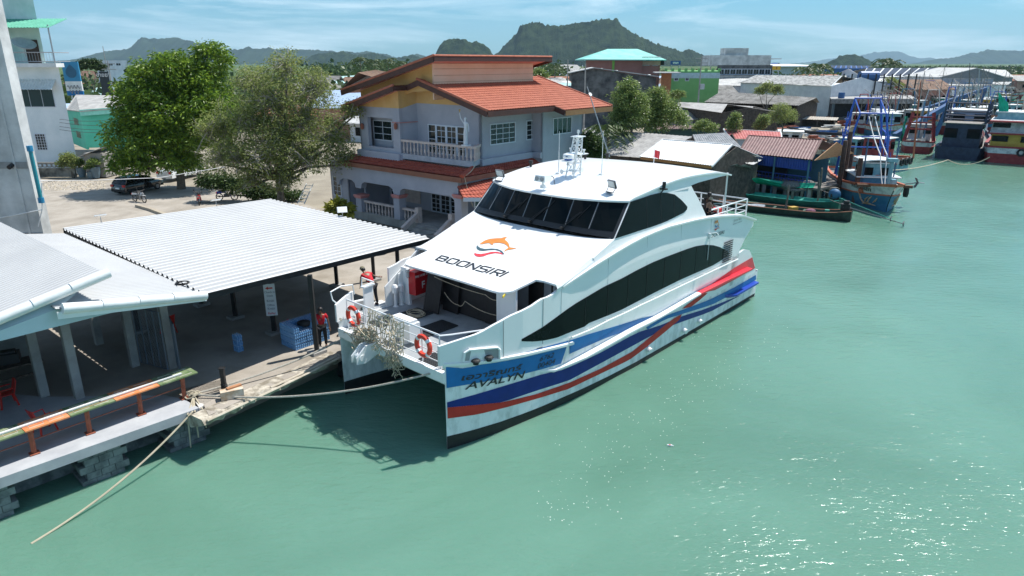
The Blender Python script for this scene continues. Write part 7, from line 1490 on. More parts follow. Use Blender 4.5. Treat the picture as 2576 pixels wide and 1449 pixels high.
b = MB(); b.tube([A-V3(0,0,1.6)+ey*.3, B_-V3(0,0,1.6)+ey*.3],.05,5); b.tube([A-V3(0,0,2.0)+ey*.3, B_-V3(0,0,2.0)+ey*.3],.04,5)
for t in np.linspace(0,1,22): q_ = A+(B_-A)*t+ey*.3; b.tube([q_-V3(0,0,2.4), q_-V3(0,0,1.6)],.025,4)
b.build('railing', BLU, pv)
for t in np.linspace(-.1,1,8):
    for w_ in (.4, 4.5): q_ = A+(B_-A)*t+ey*w_; b = MB(); b.box((q_[0],q_[1],.4),(.35,.35,2.0)); b.build('pile', CONC, pv)
q_ = A+(B_-A)*1.02+ey*2; b = MB(); P = [PP(2042,402,B_,ex), PP(2068,352,B_,ex), PP(2098,384,B_,ex)]; 
b.slab([B_+ex*.3+V3(0,0,.05), B_+ex*.3+ey*4+V3(0,0,float(PP(2068,354,B_+ey*4,ey)[2]-3.9)), B_+ex*.3+ey*8+V3(0,0,.05)], ex*.08); b.build('gable_boards', mat('orange_brown_boards',(.30,.15,.06),.7,rgb2=(.42,.23,.11),sc3=(1,1,8)), pv)
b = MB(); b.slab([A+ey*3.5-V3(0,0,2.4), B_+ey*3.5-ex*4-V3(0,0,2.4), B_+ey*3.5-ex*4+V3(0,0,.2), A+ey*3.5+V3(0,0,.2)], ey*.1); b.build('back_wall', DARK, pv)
# grey awning sheet and silver tarpaulin
an = thing('awning','small pale corrugated awning between the white roof and the brown pavilion','awning',(*G(1870,400,3.6)[:2],3.4)); P = [G(1815,396,3.9), G(1894,415,3.5), G(1921,400,3.5), G(1851,383,3.9)]; b = MB(); corrugated(b, P[0],P[3],P[2],P[1], 14, .04); b.build('sheet', GSL, an)
b = MB(); rs = random.Random(4); P = [G(1797,411,3.9), G(1893,417,3.4), G(1882,446,1.6), G(1805,425,2.9)]; gr = [[np.array(P[0])*(1-i/9)*(1-j/9)+np.array(P[1])*(i/9)*(1-j/9)+np.array(P[2])*(i/9)*(j/9)+np.array(P[3])*(1-i/9)*(j/9)+V3(rs.uniform(-.15,.15),rs.uniform(-.15,.15),rs.uniform(-.1,.1)) for i in range(10)] for j in range(10)]
b.solidgrid(gr,(0,.03,0)); tag(b.build('silver_tarpaulin', mat('silver_grey_tarpaulin',(.05,.055,.06),.35,.3,rgb2=(.40,.42,.43),scale=3)), 'crumpled silver-grey tarpaulin hung under the pale awning', 'tarpaulin')
b = MB(); P = [G(1884,440,1.6)+V3(0,0,0), G(1904,402,3.3), G(1921,402,3.3), G(1898,440,1.2)]; b.slab(P,(0,.05,0)); tag(b.build('green_board', mat('green_board',(.02,.16,.06),.6)), 'narrow green board at the right end of the silver tarpaulin', 'board')
# green tarpaulin stretched over a boat
ga = [G(1878,450,1.9), G(1905,447,2.1), G(1990,460,1.6), G(2052,460,1.9), G(2045,472,1.5), G(1980,473,1.2), G(1910,462,1.3), G(1880,458,1.6)]
b = MB(); top = [ga[0],ga[1],ga[2],ga[3]]; low = [ga[7],ga[6],ga[5],ga[4]]; b.solidgrid([[np.array(t)*(1-k)+np.array(l_)*k-V3(0,0,.12*math.sin(math.pi*k)) for k in (0,.33,.66,1)] for t, l_ in zip(top,low)],(0,0,-.02)); tag(b.build('green_tarpaulin', mat('bright_green_tarpaulin',(.0,.33,.20),.5,var=.1)), 'bright green tarpaulin stretched like a hammock over the moored longtail boats', 'tarpaulin')
# more roofs behind
gable_house('long thin brown flat roof in front of the pair of mangroves', (1645,326),(1812,322),(1652,315),(1805,317), 3.6, 2.2, mat('brown_thin_roof',(.10,.055,.045),.8,rgb2=(.16,.10,.085)), mat('dark_green_wall',(.02,.06,.05),.8), .9, rib=.3)
cr_ = thing('house','house with a curved grey sheet roof behind the pair of mangroves','house',(*G(1760,290,3.4)[:2],.9)); P0 = [(1690,300),(1745,301),(1790,297),(1832,288)]; P1 = [(1695,258),(1735,262),(1780,269),(1822,279)]; b = MB(); b.solidgrid([[G(*a,3.4), PY(*c,G(*a,3.4)[1]+9)] for a, c in zip(P0,P1)],(0,0,-.1)); b.build('roof', mat('smooth_grey_roof',(.20,.19,.17),.9,rgb2=(.31,.30,.28),scale=.4), cr_)
b = MB(); b.solidgrid([[G(*a,3.4)+V3(0,.3,-.1), G(*a,3.4)*V3(1,1,0)+V3(0,.3,1.0)] for a in P0],(0,.2,0)); b.build('wall', mat('pale_grey_wall',(.20,.20,.19),.9,rgb2=(.32,.31,.29)), cr_)
gable_house('dark timber hut with a rusted grey gable roof at the left of two', (1700,268),(1815,284),(1705,257),(1830,262), 5.0, 5, GSH, DKW, .9, rib=.35)
gable_house('smaller timber hut with a grey gable and wire front', (1832,283),(1880,287),(1850,265),(1895,268), 4.4, 4, GSH, DKW, .9, rib=.35)
gable_house('long low workshop under a sagging rusty grey roof', (1770,257),(2008,266),(1812,231),(2054,246), 5.2, 6, GSD, DKW, 1.0, rib=.42, amp=.07, openf=True)
gable_house('open shelter with a bent dark sheet roof left of the long workshop', (1704,254),(1760,243),(1735,230),(1790,226), 5.0, 5, GSD, DKW, 1.0, rib=.4, openf=True)
gable_house('low grey roof below the green building', (1655,220),(1760,222),(1668,208),(1758,208), 5.0, 6, GSH, DKW, 1.2, rib=.5)
gable_house('broad pale grey sheet roof in front of the green building', (1650,236),(1752,243),(1660,222),(1745,226), 4.8, 6, GSL, DKW, 1.2, rib=.5)
gable_house('white house with a grey-white roof and dark slatted windows', (1762,215),(1888,216),(1790,196),(1898,198), 7.0, 9, GSL, WHW, 1.2, rib=.6, wins=3)
gable_house('long white veranda house with a speckled grey tiled roof', (1858,208),(2092,216),(1905,189),(2117,192), 8.0, 9, mat('speckled_grey_tile',(.13,.13,.125),.8,rgb2=(.40,.40,.38),scale=1.5,lo=.42,hi=.58), WHW, 1.2, rib=.6, trim=WHITE)
vh = [o for o in bpy.data.objects if 'long white veranda house' in o.get('label','')][0]
A, B_ = G(1985,214,7.6), G(2080,217,7.6); b = MB()
for t in np.linspace(0,1,16): q_ = A+(B_-A)*t-V3(0,1.2,0); b.tube([V3(q_[0],q_[1],3.2),V3(q_[0],q_[1],7.6)],.10,4)
b.build('veranda_slats', WHITE2, vh); b = MB(); q1_, q2_ = A+(B_-A)*.28, A+(B_-A)*.5; b.slab([V3(q1_[0],q1_[1]-.2,4.4),V3(q2_[0],q2_[1]-.2,4.4),V3(q2_[0],q2_[1]-.2,7.2),V3(q1_[0],q1_[1]-.2,7.2)],(0,.1,0)); b.build('dark_opening', DARK, vh)
gable_house('large dark grey sheet roof at the right end of the orange roof', (1488,247),(1548,250),(1412,217),(1516,211), 5.2, 9, GSD, DKW, 1.2, rib=.5)
gable_house('rust-red lower roof beside the orange house roof', (1452,286),(1548,282),(1475,258),(1545,256), 3.6, 4.5, RST, mat('dark_grey_fence_wall',(.10,.10,.10),.9,rgb2=(.2,.2,.2)), 1.2, rib=.3)
gable_house('cream-gabled house with a white roof behind the orange roof', (1390,214),(1442,214),(1385,202),(1432,203), 5.6, 4, WH_R, mat('cream_orange_wall',(.45,.26,.10),.8), 1.2, rib=.4, trim=mat('ochre_trim',(.5,.25,.06),.7))
gable_house('small salmon house with a light blue-grey roof', (1376,189),(1430,190),(1370,177),(1412,180), 6.6, 5, mat('blue_white_sheet',(.38,.44,.52),.6,rgb2=(.52,.58,.64)), mat('salmon_wall',(.45,.22,.17),.8), 1.2, rib=.5, wins=2)
gable_house('house with a grey double-gabled roof left of the pink building', (1395,178),(1470,178),(1410,162),(1452,163), 8, 9, GSH, WHW, 1.2, rib=.7)
# dark stained warehouse wall
Yw = 128.; r, bx = box_house('black-stained concrete warehouse with a pale sheet roof below the pink building',1437,1650,205,228,Yw,5,BLW,ground=1.2); x0,x1,_,zt = bx
b = MB(); zp = float(PY(1494,173,Yw)[2]); xp = float(PY(1494,173,Yw)[0]); zr = float(PY(1643,195,Yw)[2]); zl = float(PY(1437,186,Yw)[2])
b.slab([V3(x0,Yw,zt),V3(x1,Yw,zt),V3(x1,Yw,zr),V3(xp,Yw,zp),V3(x0,Yw,zl)],(0,5,0)); b.build('upper_wall', BLW, r); b = MB(); b.slab([V3(x0-.4,Yw-.5,zl+.1),V3(xp,Yw-.5,zp+.1),V3(xp,Yw+5,zp+.1),V3(x0-.4,Yw+5,zl+.1)],(0,0,.15)); b.slab([V3(xp,Yw-.5,zp+.1),V3(x1+.4,Yw-.5,zr+.1),V3(x1+.4,Yw+5,zr+.1),V3(xp,Yw+5,zp+.1)],(0,0,.15)); b.build('roof', GSL, r)
for U in (1512,1550,1632): 
    t_ = PY(U,180+(U-1494)*.13,Yw+3); b = MB(); b.lathe(t_,[(.25,-.6),(.25,.1),(.45,.3),(.45,.6),(.2,.75)],10); b.build('roof_vent', WHITE2, r, smooth=True)
# pink building with a turquoise roof
Yp = 158.; r, bx = box_house('large pink building under a turquoise hipped roof with a balcony',1474,1617,149,178,Yp,16,mat('dusty_pink_wall',(.30,.13,.105),.85,rgb2=(.38,.18,.15),scale=.3),ground=1.2); x0,x1,_,zt = bx
xb = float(PY(1674,149,Yp)[0]); zr = float(PY(1560,123,Yp+8)[2]); xr0, xr1 = float(PY(1529,123,Yp+8)[0]), float(PY(1604,123,Yp+8)[0]); TQ = mat('turquoise_sheet_roof',(.16,.50,.42),.6,rgb2=(.26,.60,.52),scale=.5)
for nm, P in (('a',[(x0-.8,Yp-1,zt),(xb,Yp-1,zt-.1),(xr1,Yp+8,zr),(xr0,Yp+8,zr)]),('b',[(xb,Yp-1,zt-.1),(xb,Yp+18,zt),(xr1,Yp+8,zr)]),('c',[(x0-.8,Yp-1,zt),(xr0,Yp+8,zr),(x0-.8,Yp+18,zt)]),('d',[(x0-.8,Yp+18,zt),(xr0,Yp+8,zr),(xr1,Yp+8,zr),(xb,Yp+18,zt)])): b = MB(); b.slab([V3(*q) for q in P],(0,0,-.2)); b.build('roof', TQ, r)
zb_ = float(PY(1640,166,Yp)[2]); b = MB(); b.box(((x1+xb-1)/2,Yp+5,(zb_+1.2)/2),(xb-1-x1,9,zb_-1.2)); b.build('balcony_block', mat('dusty_pink_wall',(.3,.13,.1)), r)
b = MB(); b.box(((x1+xb-1)/2,Yp+.6,zb_+.6),(xb-1-x1,.2,.9)); b.build('balustrade', mat('pale_pink_balustrade',(.45,.30,.25),.8), r); b = MB(); b.tube([(x1,Yp+.6,zb_+1.9),(xb-1,Yp+.6,zb_+1.9)],.08,5)
for t in np.linspace(0,1,8): b.tube([(x1+(xb-1-x1)*t,Yp+.6,zb_+1),(x1+(xb-1-x1)*t,Yp+.6,zb_+1.9)],.05,4)
b.build('balcony_rail', STEEL, r); b = MB(); b.box((x1+3.2,Yp+2.2,(zb_+zt)/2),(4,.2,zt-zb_-.4)); b.build('dark_doorway', DARK, r)
for t in (.5,.98): b = MB(); b.box((x1+(xb-1-x1)*t,Yp+.8,(zb_+zt)/2),(.4,.4,zt-zb_)); b.build('roof_column', mat('dusty_pink_wall',(.3,.13,.1)), r)
b = MB(); xg = float(PY(1543,160,Yp)[0]); b.box((xg,Yp-.05,(1.2+zt)/2),(.5,.08,zt-1.4)); b.build('green_stripe', mat('lime_paint',(.2,.45,.08),.7), r)
# green building with parapet posts
Yg2 = 150.; GB = mat('apple_green_wall',(.16,.42,.13),.8,rgb2=(.22,.50,.18),scale=.3); r, bx = box_house('apple green flat-roofed building with a pale band and dark windows',1676,1811,179,213,Yg2,12,GB,ground=1.2,wins=[(1695,1707,194,204),(1723,1734,194,204)]); x0,x1,_,zt = bx
b = MB(); zb_ = float(PY(1740,190,Yg2)[2]); b.box(((x0+x1)/2,Yg2-.05,zb_),(x1-x0+.1,.12,1.1)); b.build('white_band', mat('pale_aqua_band',(.45,.60,.62),.7), r); b = MB(); zq = float(PY(1740,172,Yg2)[2])
for t in np.linspace(0,1,9): b.box((x0+(x1-x0)*t,Yg2+.3,(zt+zq)/2),(.5,.5,zq-zt))
b.build('parapet_posts', GB, r)
box_house('small orange hut with a flat pale roof between the warehouse and the green building',1664,1690,184,205,140,6,mat('orange_hut_wall',(.42,.17,.07),.8),roof=GSL,extra=1.5,ground=1.2,name='hut',cat='hut')
gable_house('house with a mauve-brown roof behind the green building', (1822,190),(1885,191),(1827,175),(1890,176), 8.5, 7, mat('mauve_sheet',(.26,.17,.16),.7), mat('taupe_wall',(.22,.17,.15),.8), 1.2, rib=.7)
Ya = 190.; r, bx = box_house('derelict grey concrete apartment block with stained balconies',1805,1944,164,186,Ya,14,BLW,ground=1.2); x0,x1,_,zt = bx
b = MB(); b.box((x0+6,Ya+4,zt+1.2),(16,8,2.6)); b.box((x0+5,Ya+3,zt+3.2),(6,5,2.2)); b.build('rooftop_rooms', mat('stained_grey_render',(.27,.27,.26)), r)
b = MB(); b.box(((x0+x1)/2+6,Ya+5,zt+1.6),((x1-x0)*.5,9,.25)); b.build('roof_sheet', WH_R, r)
for k in range(2):
    for t in np.linspace(.08,.92,9): window(r, V3(x0+(x1-x0)*t-.8,Ya,zt-2.4-k*3.2), V3(1,0,0), 1.6, 1.5, V3(0,-1,0), cols=2, rws=1, fw=.14)
for k in range(2): b = MB(); b.box(((x0+x1)/2,Ya-.6,zt-2.9-k*3.2),(x1-x0,1.4,.7)); b.build('balcony', mat('stained_pale_balcony',(.22,.22,.21),.9,rgb2=(.42,.42,.40),scale=.8), r)
# yellow sign, blue roofed booth, far factory
def sign(label, U0, U1, V0, V1, Y, m, txt=None, tm=None, leg=True):
    a, c = PY(U0,V0,Y), PY(U1,V1,Y); r = thing('sign_board', label, 'sign', ((a[0]+c[0])/2,Y,1.2)); b = MB(); b.box(((a[0]+c[0])/2,Y,(a[2]+c[2])/2),(c[0]-a[0],.2,a[2]-c[2])); b.build('board', m, r)
    for x in (a[0]+.3,c[0]-.3): b = MB(); b.tube([(x,Y+.2,1.2),(x,Y+.2,c[2]+.2)],.12,5); b.build('leg', STEEL, r)
    if txt: textmesh(txt, lambda x, y: V3((a[0]+c[0])/2+x,Y-.12,(a[2]+c[2])/2+y-(a[2]-c[2])*.22), (a[2]-c[2])*.7, bold=.03).build('lettering', tm or WHITE, r)
    return r
sign('yellow sign with a dark emblem right of the derelict block',1944,1963,166,176,175,mat('yellow_board',(.62,.36,.02),.6),'S',mat('dark_red_mark',(.2,.02,.02),.6))
sign('blue and yellow hoarding on a dark frame right of the pink building',1687,1712,153,163,165,mat('blue_board',(.02,.08,.28),.6),'\u0e1e\u0e32\u0e19\u0e32',WHITE)
gable_house('blue pyramid-roofed booth in front of the far white factory roof',(1938,167),(1969,168),(1945,158),(1960,158),9,6,mat('bright_blue_sheet',(.02,.12,.42),.5),WHW,1.2,rib=.8)
r, bx = box_house('very long white factory roof on the horizon',1930,2075,168,176,420,60,WHW,ground=1.); x0,x1,_,zt = bx
b = MB(); zz = float(PY(2000,162.5,480)[2]); b.slab([V3(x0-2,418,zt),V3(x1+2,418,zt),V3(x1+2,480,zz),V3(x0-2,480,zz)],(0,0,.4)); b.build('roof', mat('bright_white_sheet',(.74,.77,.80),.5), r)
# roofs with solar panels
def solar_roof(label, eL, eR, rL, rR, zE, depth, wall, n=11, frame=WHITE):
    r = gable_house(label, eL, eR, rL, rR, zE, depth, frame, wall, 1.2, rib=1.2, amp=.08, name='warehouse', cat='warehouse'); A = G(*eL,zE); B = G(*eR,zE); ex = (B-A)/np.linalg.norm(B-A); ey = V3(-ex[1],ex[0],0); D = PP(*rL, A+ey*depth, ey); Cc = PP(*rR, B+ey*depth, ey)
    for i in range(n):
        u0, u1 = (i+.12)/n, (i+.9)/n; P = [A+(B-A)*u0, A+(B-A)*u1, D+(Cc-D)*u1, D+(Cc-D)*u0]; P = [P[0]*.93+P[3]*.07, P[1]*.93+P[2]*.07, P[2]*.93+P[1]*.07, P[3]*.93+P[0]*.07]; b = MB(); b.slab([q+V3(0,0,.22) for q in P],(0,0,.06)); b.build('solar_panel', SOL, r)
    return r
solar_roof('long warehouse whose white roof carries rows of dark solar panels', (2166,193),(2387,194),(2180,172),(2430,171), 8.0, 26, WHW, 11)
solar_roof('blue-edged warehouse roof with a row of solar panels by the small hill', (2087,172),(2196,172),(2092,165),(2190,165.5), 8.5, 22, mat('blue_wall',(.02,.10,.33),.6), 8, mat('bright_blue_sheet',(.02,.12,.42)))
gable_house('wide grey gabled warehouse with a pale sheet side at the right', (2440,196),(2552,194),(2453,173),(2530,176), 7.5, 14, GSL, mat('mid_grey_gable_wall',(.17,.18,.19),.8), 1.2, rib=.8, cat='warehouse', name='warehouse')
Yk = 205.; r, bx = box_house('grey gable-fronted warehouse with a wide triangular front',2366,2500,196,205,Yk,18,mat('pale_lilac_wall',(.36,.38,.44),.8),ground=1.2,name='warehouse',cat='warehouse'); x0,x1,_,zt = bx
b = MB(); za = float(PY(2453,173,Yk)[2]); xa = float(PY(2453,173,Yk)[0]); b.slab([V3(x0-.8,Yk-.6,zt),V3(x1+3,Yk-.6,zt),V3(xa,Yk-.6,za)],(0,.5,0)); b.build('gable_front', mat('mid_grey_gable_wall',(.17,.18,.19)), r)
for P in ([(x0-.8,Yk-.8,zt+.05),(xa,Yk-.8,za+.05),(xa,Yk+18,za+.05),(x0-.8,Yk+18,zt+.05)],[(xa,Yk-.8,za+.05),(x1+3,Yk-.8,zt+.05),(x1+3,Yk+18,zt+.05),(xa,Yk+18,za+.05)]): b = MB(); b.slab([V3(*q) for q in P],(0,0,.2)); b.build('roof', GSL, r)
gable_house('long low white quay building with grey lattice walls', (2281,219),(2536,213),(2300,209),(2545,206), 6.5, 10, GSL, WHW, 1.0, rib=.8, wins=6)
gable_house('low mauve-brown shed roof in front of the lattice-walled building', (2253,226),(2395,234),(2262,219),(2400,226), 4.6, 7, mat('mauve_sheet',(.26,.17,.16)), DKW, .9, rib=.6, openf=True, ends=False)
# dark concrete workshop on the quay, with unfinished block storey above
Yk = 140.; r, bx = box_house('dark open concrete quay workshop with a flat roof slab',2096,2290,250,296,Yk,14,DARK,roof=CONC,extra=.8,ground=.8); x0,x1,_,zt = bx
b = MB(); b.box(((x0+x1)/2,Yk-.9,zt-.35),(x1-x0+1.6,.25,.85)); b.build('roof_edge', mat('stained_edge',(.12,.12,.12),.9,rgb2=(.3,.3,.29)), r)
for t in (0,.28,.52,.78,1): b = MB(); b.box((x0+(x1-x0)*t,Yk-.5,(zt+.8)/2),(.4,.4,zt-.8)); b.build('pillar', mat('blue_grey_pillar',(.10,.14,.16),.8), r)
b = MB(); corrugated(b, V3(x0+(x1-x0)*.5,Yk-.3,zt-1.3), V3(x0+(x1-x0)*.76,Yk-.3,zt-1.3), V3(x0+(x1-x0)*.76,Yk-.5,zt-3.6), V3(x0+(x1-x0)*.5,Yk-.5,zt-3.6), 7, .08); b.build('shutter', GSL, r)
for i in range(9):
    t = i/8; pole_x = x0+(x1-x0)*t; p_ = MB(); 
Yq2 = 154.; r2, bx2 = box_house('unfinished grey block storey with reinforcement rods above the quay workshop',2122,2232,205,243,Yq2,5,mat('pale_block_ruin',(.18,.19,.19),.95,rgb2=(.40,.41,.41),scale=.8,lo=.42,hi=.58),ground=zt+.1); a0,a1,_,z2 = bx2
for i in range(10): x = a0-1+(a1-a0+6)*i/9; b = MB(); b.box((x,Yq2-2,(zt+z2+1.6)/2),(.22,.22,z2+1.6-zt)); b.build('rod_column', BLACK, r2)
for k in (.35,.7): b = MB(); b.box(((a0+a1)/2,Yq2-.2,zt+(z2-zt)*k),(a1-a0+3,.5,.3)); b.build('ledge', CONC, r2)
b = MB(); c_ = PY(2185,192,158); b.lathe(c_-V3(2,0,0),[(1.1,0),(1.1,4)],12,ax=(1,0,0)); b.build('water_tank', mat('blue_tank',(.02,.09,.24),.5), r2)
tag((lambda b: (b.lathe((x0+2,Yk+1,zt+.17), [(.6,0),(.62,.5),(.6,1.1)],12), b)[1])(MB()).build('blue_drum', mat('blue_tank',(.02,.09,.24))), 'blue drum standing on the flat roof of the quay workshop', 'drum')
# junk shore: planks, posts, nets
rs = random.Random(12); JUNK = [mat('pale_planks',(.30,.27,.22),.95,rgb2=(.5,.46,.4),scale=3), POLEM, mat('blue_plastic_sheet',(.03,.12,.3),.6), WHITE2, RUST, mat('grey_net_heap',(.08,.085,.08),.95,rgb2=(.22,.22,.2),scale=7,bump=.6)]
JL = ['pale planks stacked','dark worn timber piled','blue plastic sheeting lying','white boxes heaped','rusty scrap heaped','grey nets heaped']
for i in range(48):
    U = 1955+(i//6)*24+rs.uniform(-14,14); V = rs.uniform(292,372); p = G(U,V,1.3); k = i % 6; b = MB(); w_ = rs.uniform(1.2,3.6)
    for j in range(rs.randint(3,7)): b.box((p[0]+rs.uniform(-.6,.6),p[1]+rs.uniform(-.4,.4),1.3+.14*j+rs.uniform(0,.1)),(w_*rs.uniform(.5,1),rs.uniform(.2,.9),rs.uniform(.08,.35)),rz=rs.uniform(-.8,.8),rx=rs.uniform(-.2,.2))
    tag(b.build(('plank_pile','timber_pile','sheeting','box_heap','scrap_heap','net_heap')[k], JUNK[k]), JL[k]+' on the cluttered shore, '+('first','second','third','fourth','fifth','sixth','seventh','eighth')[i//6]+' from the left', 'pile', ('plank piles','timber piles','plastic sheets','box heaps','scrap heaps','net heaps')[k]+' on the cluttered shore')
gable_house('low work platform with a flat sheet cover on the cluttered shore', (2010,300),(2105,303),(2020,292),(2110,296), 2.6, 3, mat('pale_planks',(.3,.27,.22)), POLEM, .5, rib=.4, openf=True, cat='platform', name='platform', wins=0)
def posts(label, pts, h0, grp, r_=.16, m=POLEM, lean=0.):
    for i, (U, V, hh) in enumerate(pts):
        p = G(U,V,0.); b = MB(); b.tube([p-V3(0,0,.6), p+V3(lean*rs.uniform(-1,1),0,hh*.6), p+V3(lean*rs.uniform(-1,1),lean*rs.uniform(-1,1),hh)],[r_,r_*.9,r_*.8],7); tag(b.build('mooring_pile', m), label[i], 'pile', grp)
posts(['tall brown mooring pile left of the blue trawler, nearest its bow','tallest brown pile in the cluster left of the blue trawler','thin dark pile behind the cluster left of the blue trawler','short dark pile standing apart in front of the blue trawler bow'], [(2106,498,5.5),(2116,492,6.2),(2128,480,4.6),(2148,512,4.2)], 5, 'wooden mooring piles by the trawler', .26, mat('dark_red_brown_pile',(.05,.03,.025),.9,rgb2=(.13,.07,.05)))
posts(['leaning bare stake at the stern of the green longtail boat','pair stake beside the leaning one by the longtail boats','thin crooked stake between the ferry and the longtail boats'], [(2052,522,3.6),(2058,515,3.0),(1972,535,2.4)], 3, 'crooked stakes by the longtail boats', .09, POLEM, .3)
jt = thing('jetty','low timber jetty on posts beside the longtail boats','jetty',G(2050,480,1.)); A, B_ = G(1995,478,1.2), G(2110,472,1.2); ex = (B_-A)/np.linalg.norm(B_-A); ey = V3(-ex[1],ex[0],0); b = MB(); b.slab([A,B_,B_+ey*4,A+ey*4],(0,0,-.15)); b.build('deck', MATS['grey_planks'], jt)
for t in np.linspace(0,1,6): q_ = A+(B_-A)*t; b = MB(); b.tube([V3(q_[0],q_[1],-.5),V3(q_[0],q_[1],1.1)],.14,6); b.build('post', POLEM, jt)
b = MB(); b.sm = True
for _ in range(6): q_ = A+(B_-A)*rs.random()+ey*rs.uniform(.8,3); b.ball((q_[0],q_[1],1.4),rs.uniform(.4,.8),8,6,(1.3,1,.6))
b.build('net_heap', mat('grey_net_heap',(.08,.085,.08)), jt)
# boom with nets crossing, poles
b = MB(); b.tube([G(1985,320,3.2), G(2040,334,3.0), G(2150,340,3.0)],[.12,.25,.2],6); tag(b.build('net_boom', mat('dark_net_roll',(.03,.03,.03),.95,bump=.5)), 'long dark roll of net carried on poles left of the blue trawler', 'net')
for (U,Vb,Vt,Y_,lb,aa) in ((1758,235,140,135,'concrete utility pole with transformer in front of the green building',True),(1471,228,160,120,'slim concrete pole in front of the black-stained warehouse',False),(1428,180,150,150,'utility pole left of the pink building roof',False),(1786,190,152,180,'thin pole behind the green building',False)): 
    r = pole(lb,U,Vb,Vt,Y_,.16,aa)
    if aa: b = MB(); b.box((.5,0,7.2),(.8,.6,1.0)); b.build('transformer', STEEL, r, world=False)
p = G(1484,330,1.2); r = thing('aerial_mast','thin leaning television aerial mast with a small disc above the grey roofs','aerial',(p[0]-.5,p[1]-22,3.)); a_, c_ = PY(1533,395,46), PY(1477,218,46); b = MB(); b.tube([a_, c_],[.05,.03],5); b.build('pole_shaft', STEEL, r); b = MB(); q_ = PY(1484,238,46); b.lathe(q_,[(.02,0),(.14,.05)],10,ax=(.5,-.6,.6)); b.build('dish', WHITE2, r)
# ================================================================== fishing boats
TB = mat('faded_sea_blue_paint',(.02,.13,.26),.6,rgb2=(.05,.20,.33),scale=1.5); BW = mat('boat_worn_white',(.36,.37,.37),.7,rgb2=(.60,.61,.60),scale=1.3,lo=.4,hi=.55); BO = mat('boat_orange_red_paint',(.42,.09,.04),.7,rgb2=(.55,.17,.09),scale=2); BBL = mat('bright_frame_blue',(.015,.09,.42),.5,var=.12); BRD = mat('boat_dark_red_paint',(.22,.02,.025),.7,rgb2=(.33,.05,.045),scale=2); BNV = mat('boat_navy_paint',(.010,.018,.045),.6,rgb2=(.025,.04,.08),scale=2); BAQ = mat('boat_aqua_paint',(.12,.30,.36),.7,rgb2=(.26,.44,.48),scale=1.5); BGY = mat('boat_grey_deck',(.16,.15,.14),.9,rgb2=(.30,.28,.25),scale=3); BGR = mat('boat_green_paint',(.01,.20,.15),.6,rgb2=(.03,.32,.24),scale=2); BYL = mat('boat_ochre_paint',(.40,.24,.03),.7,rgb2=(.5,.33,.06))
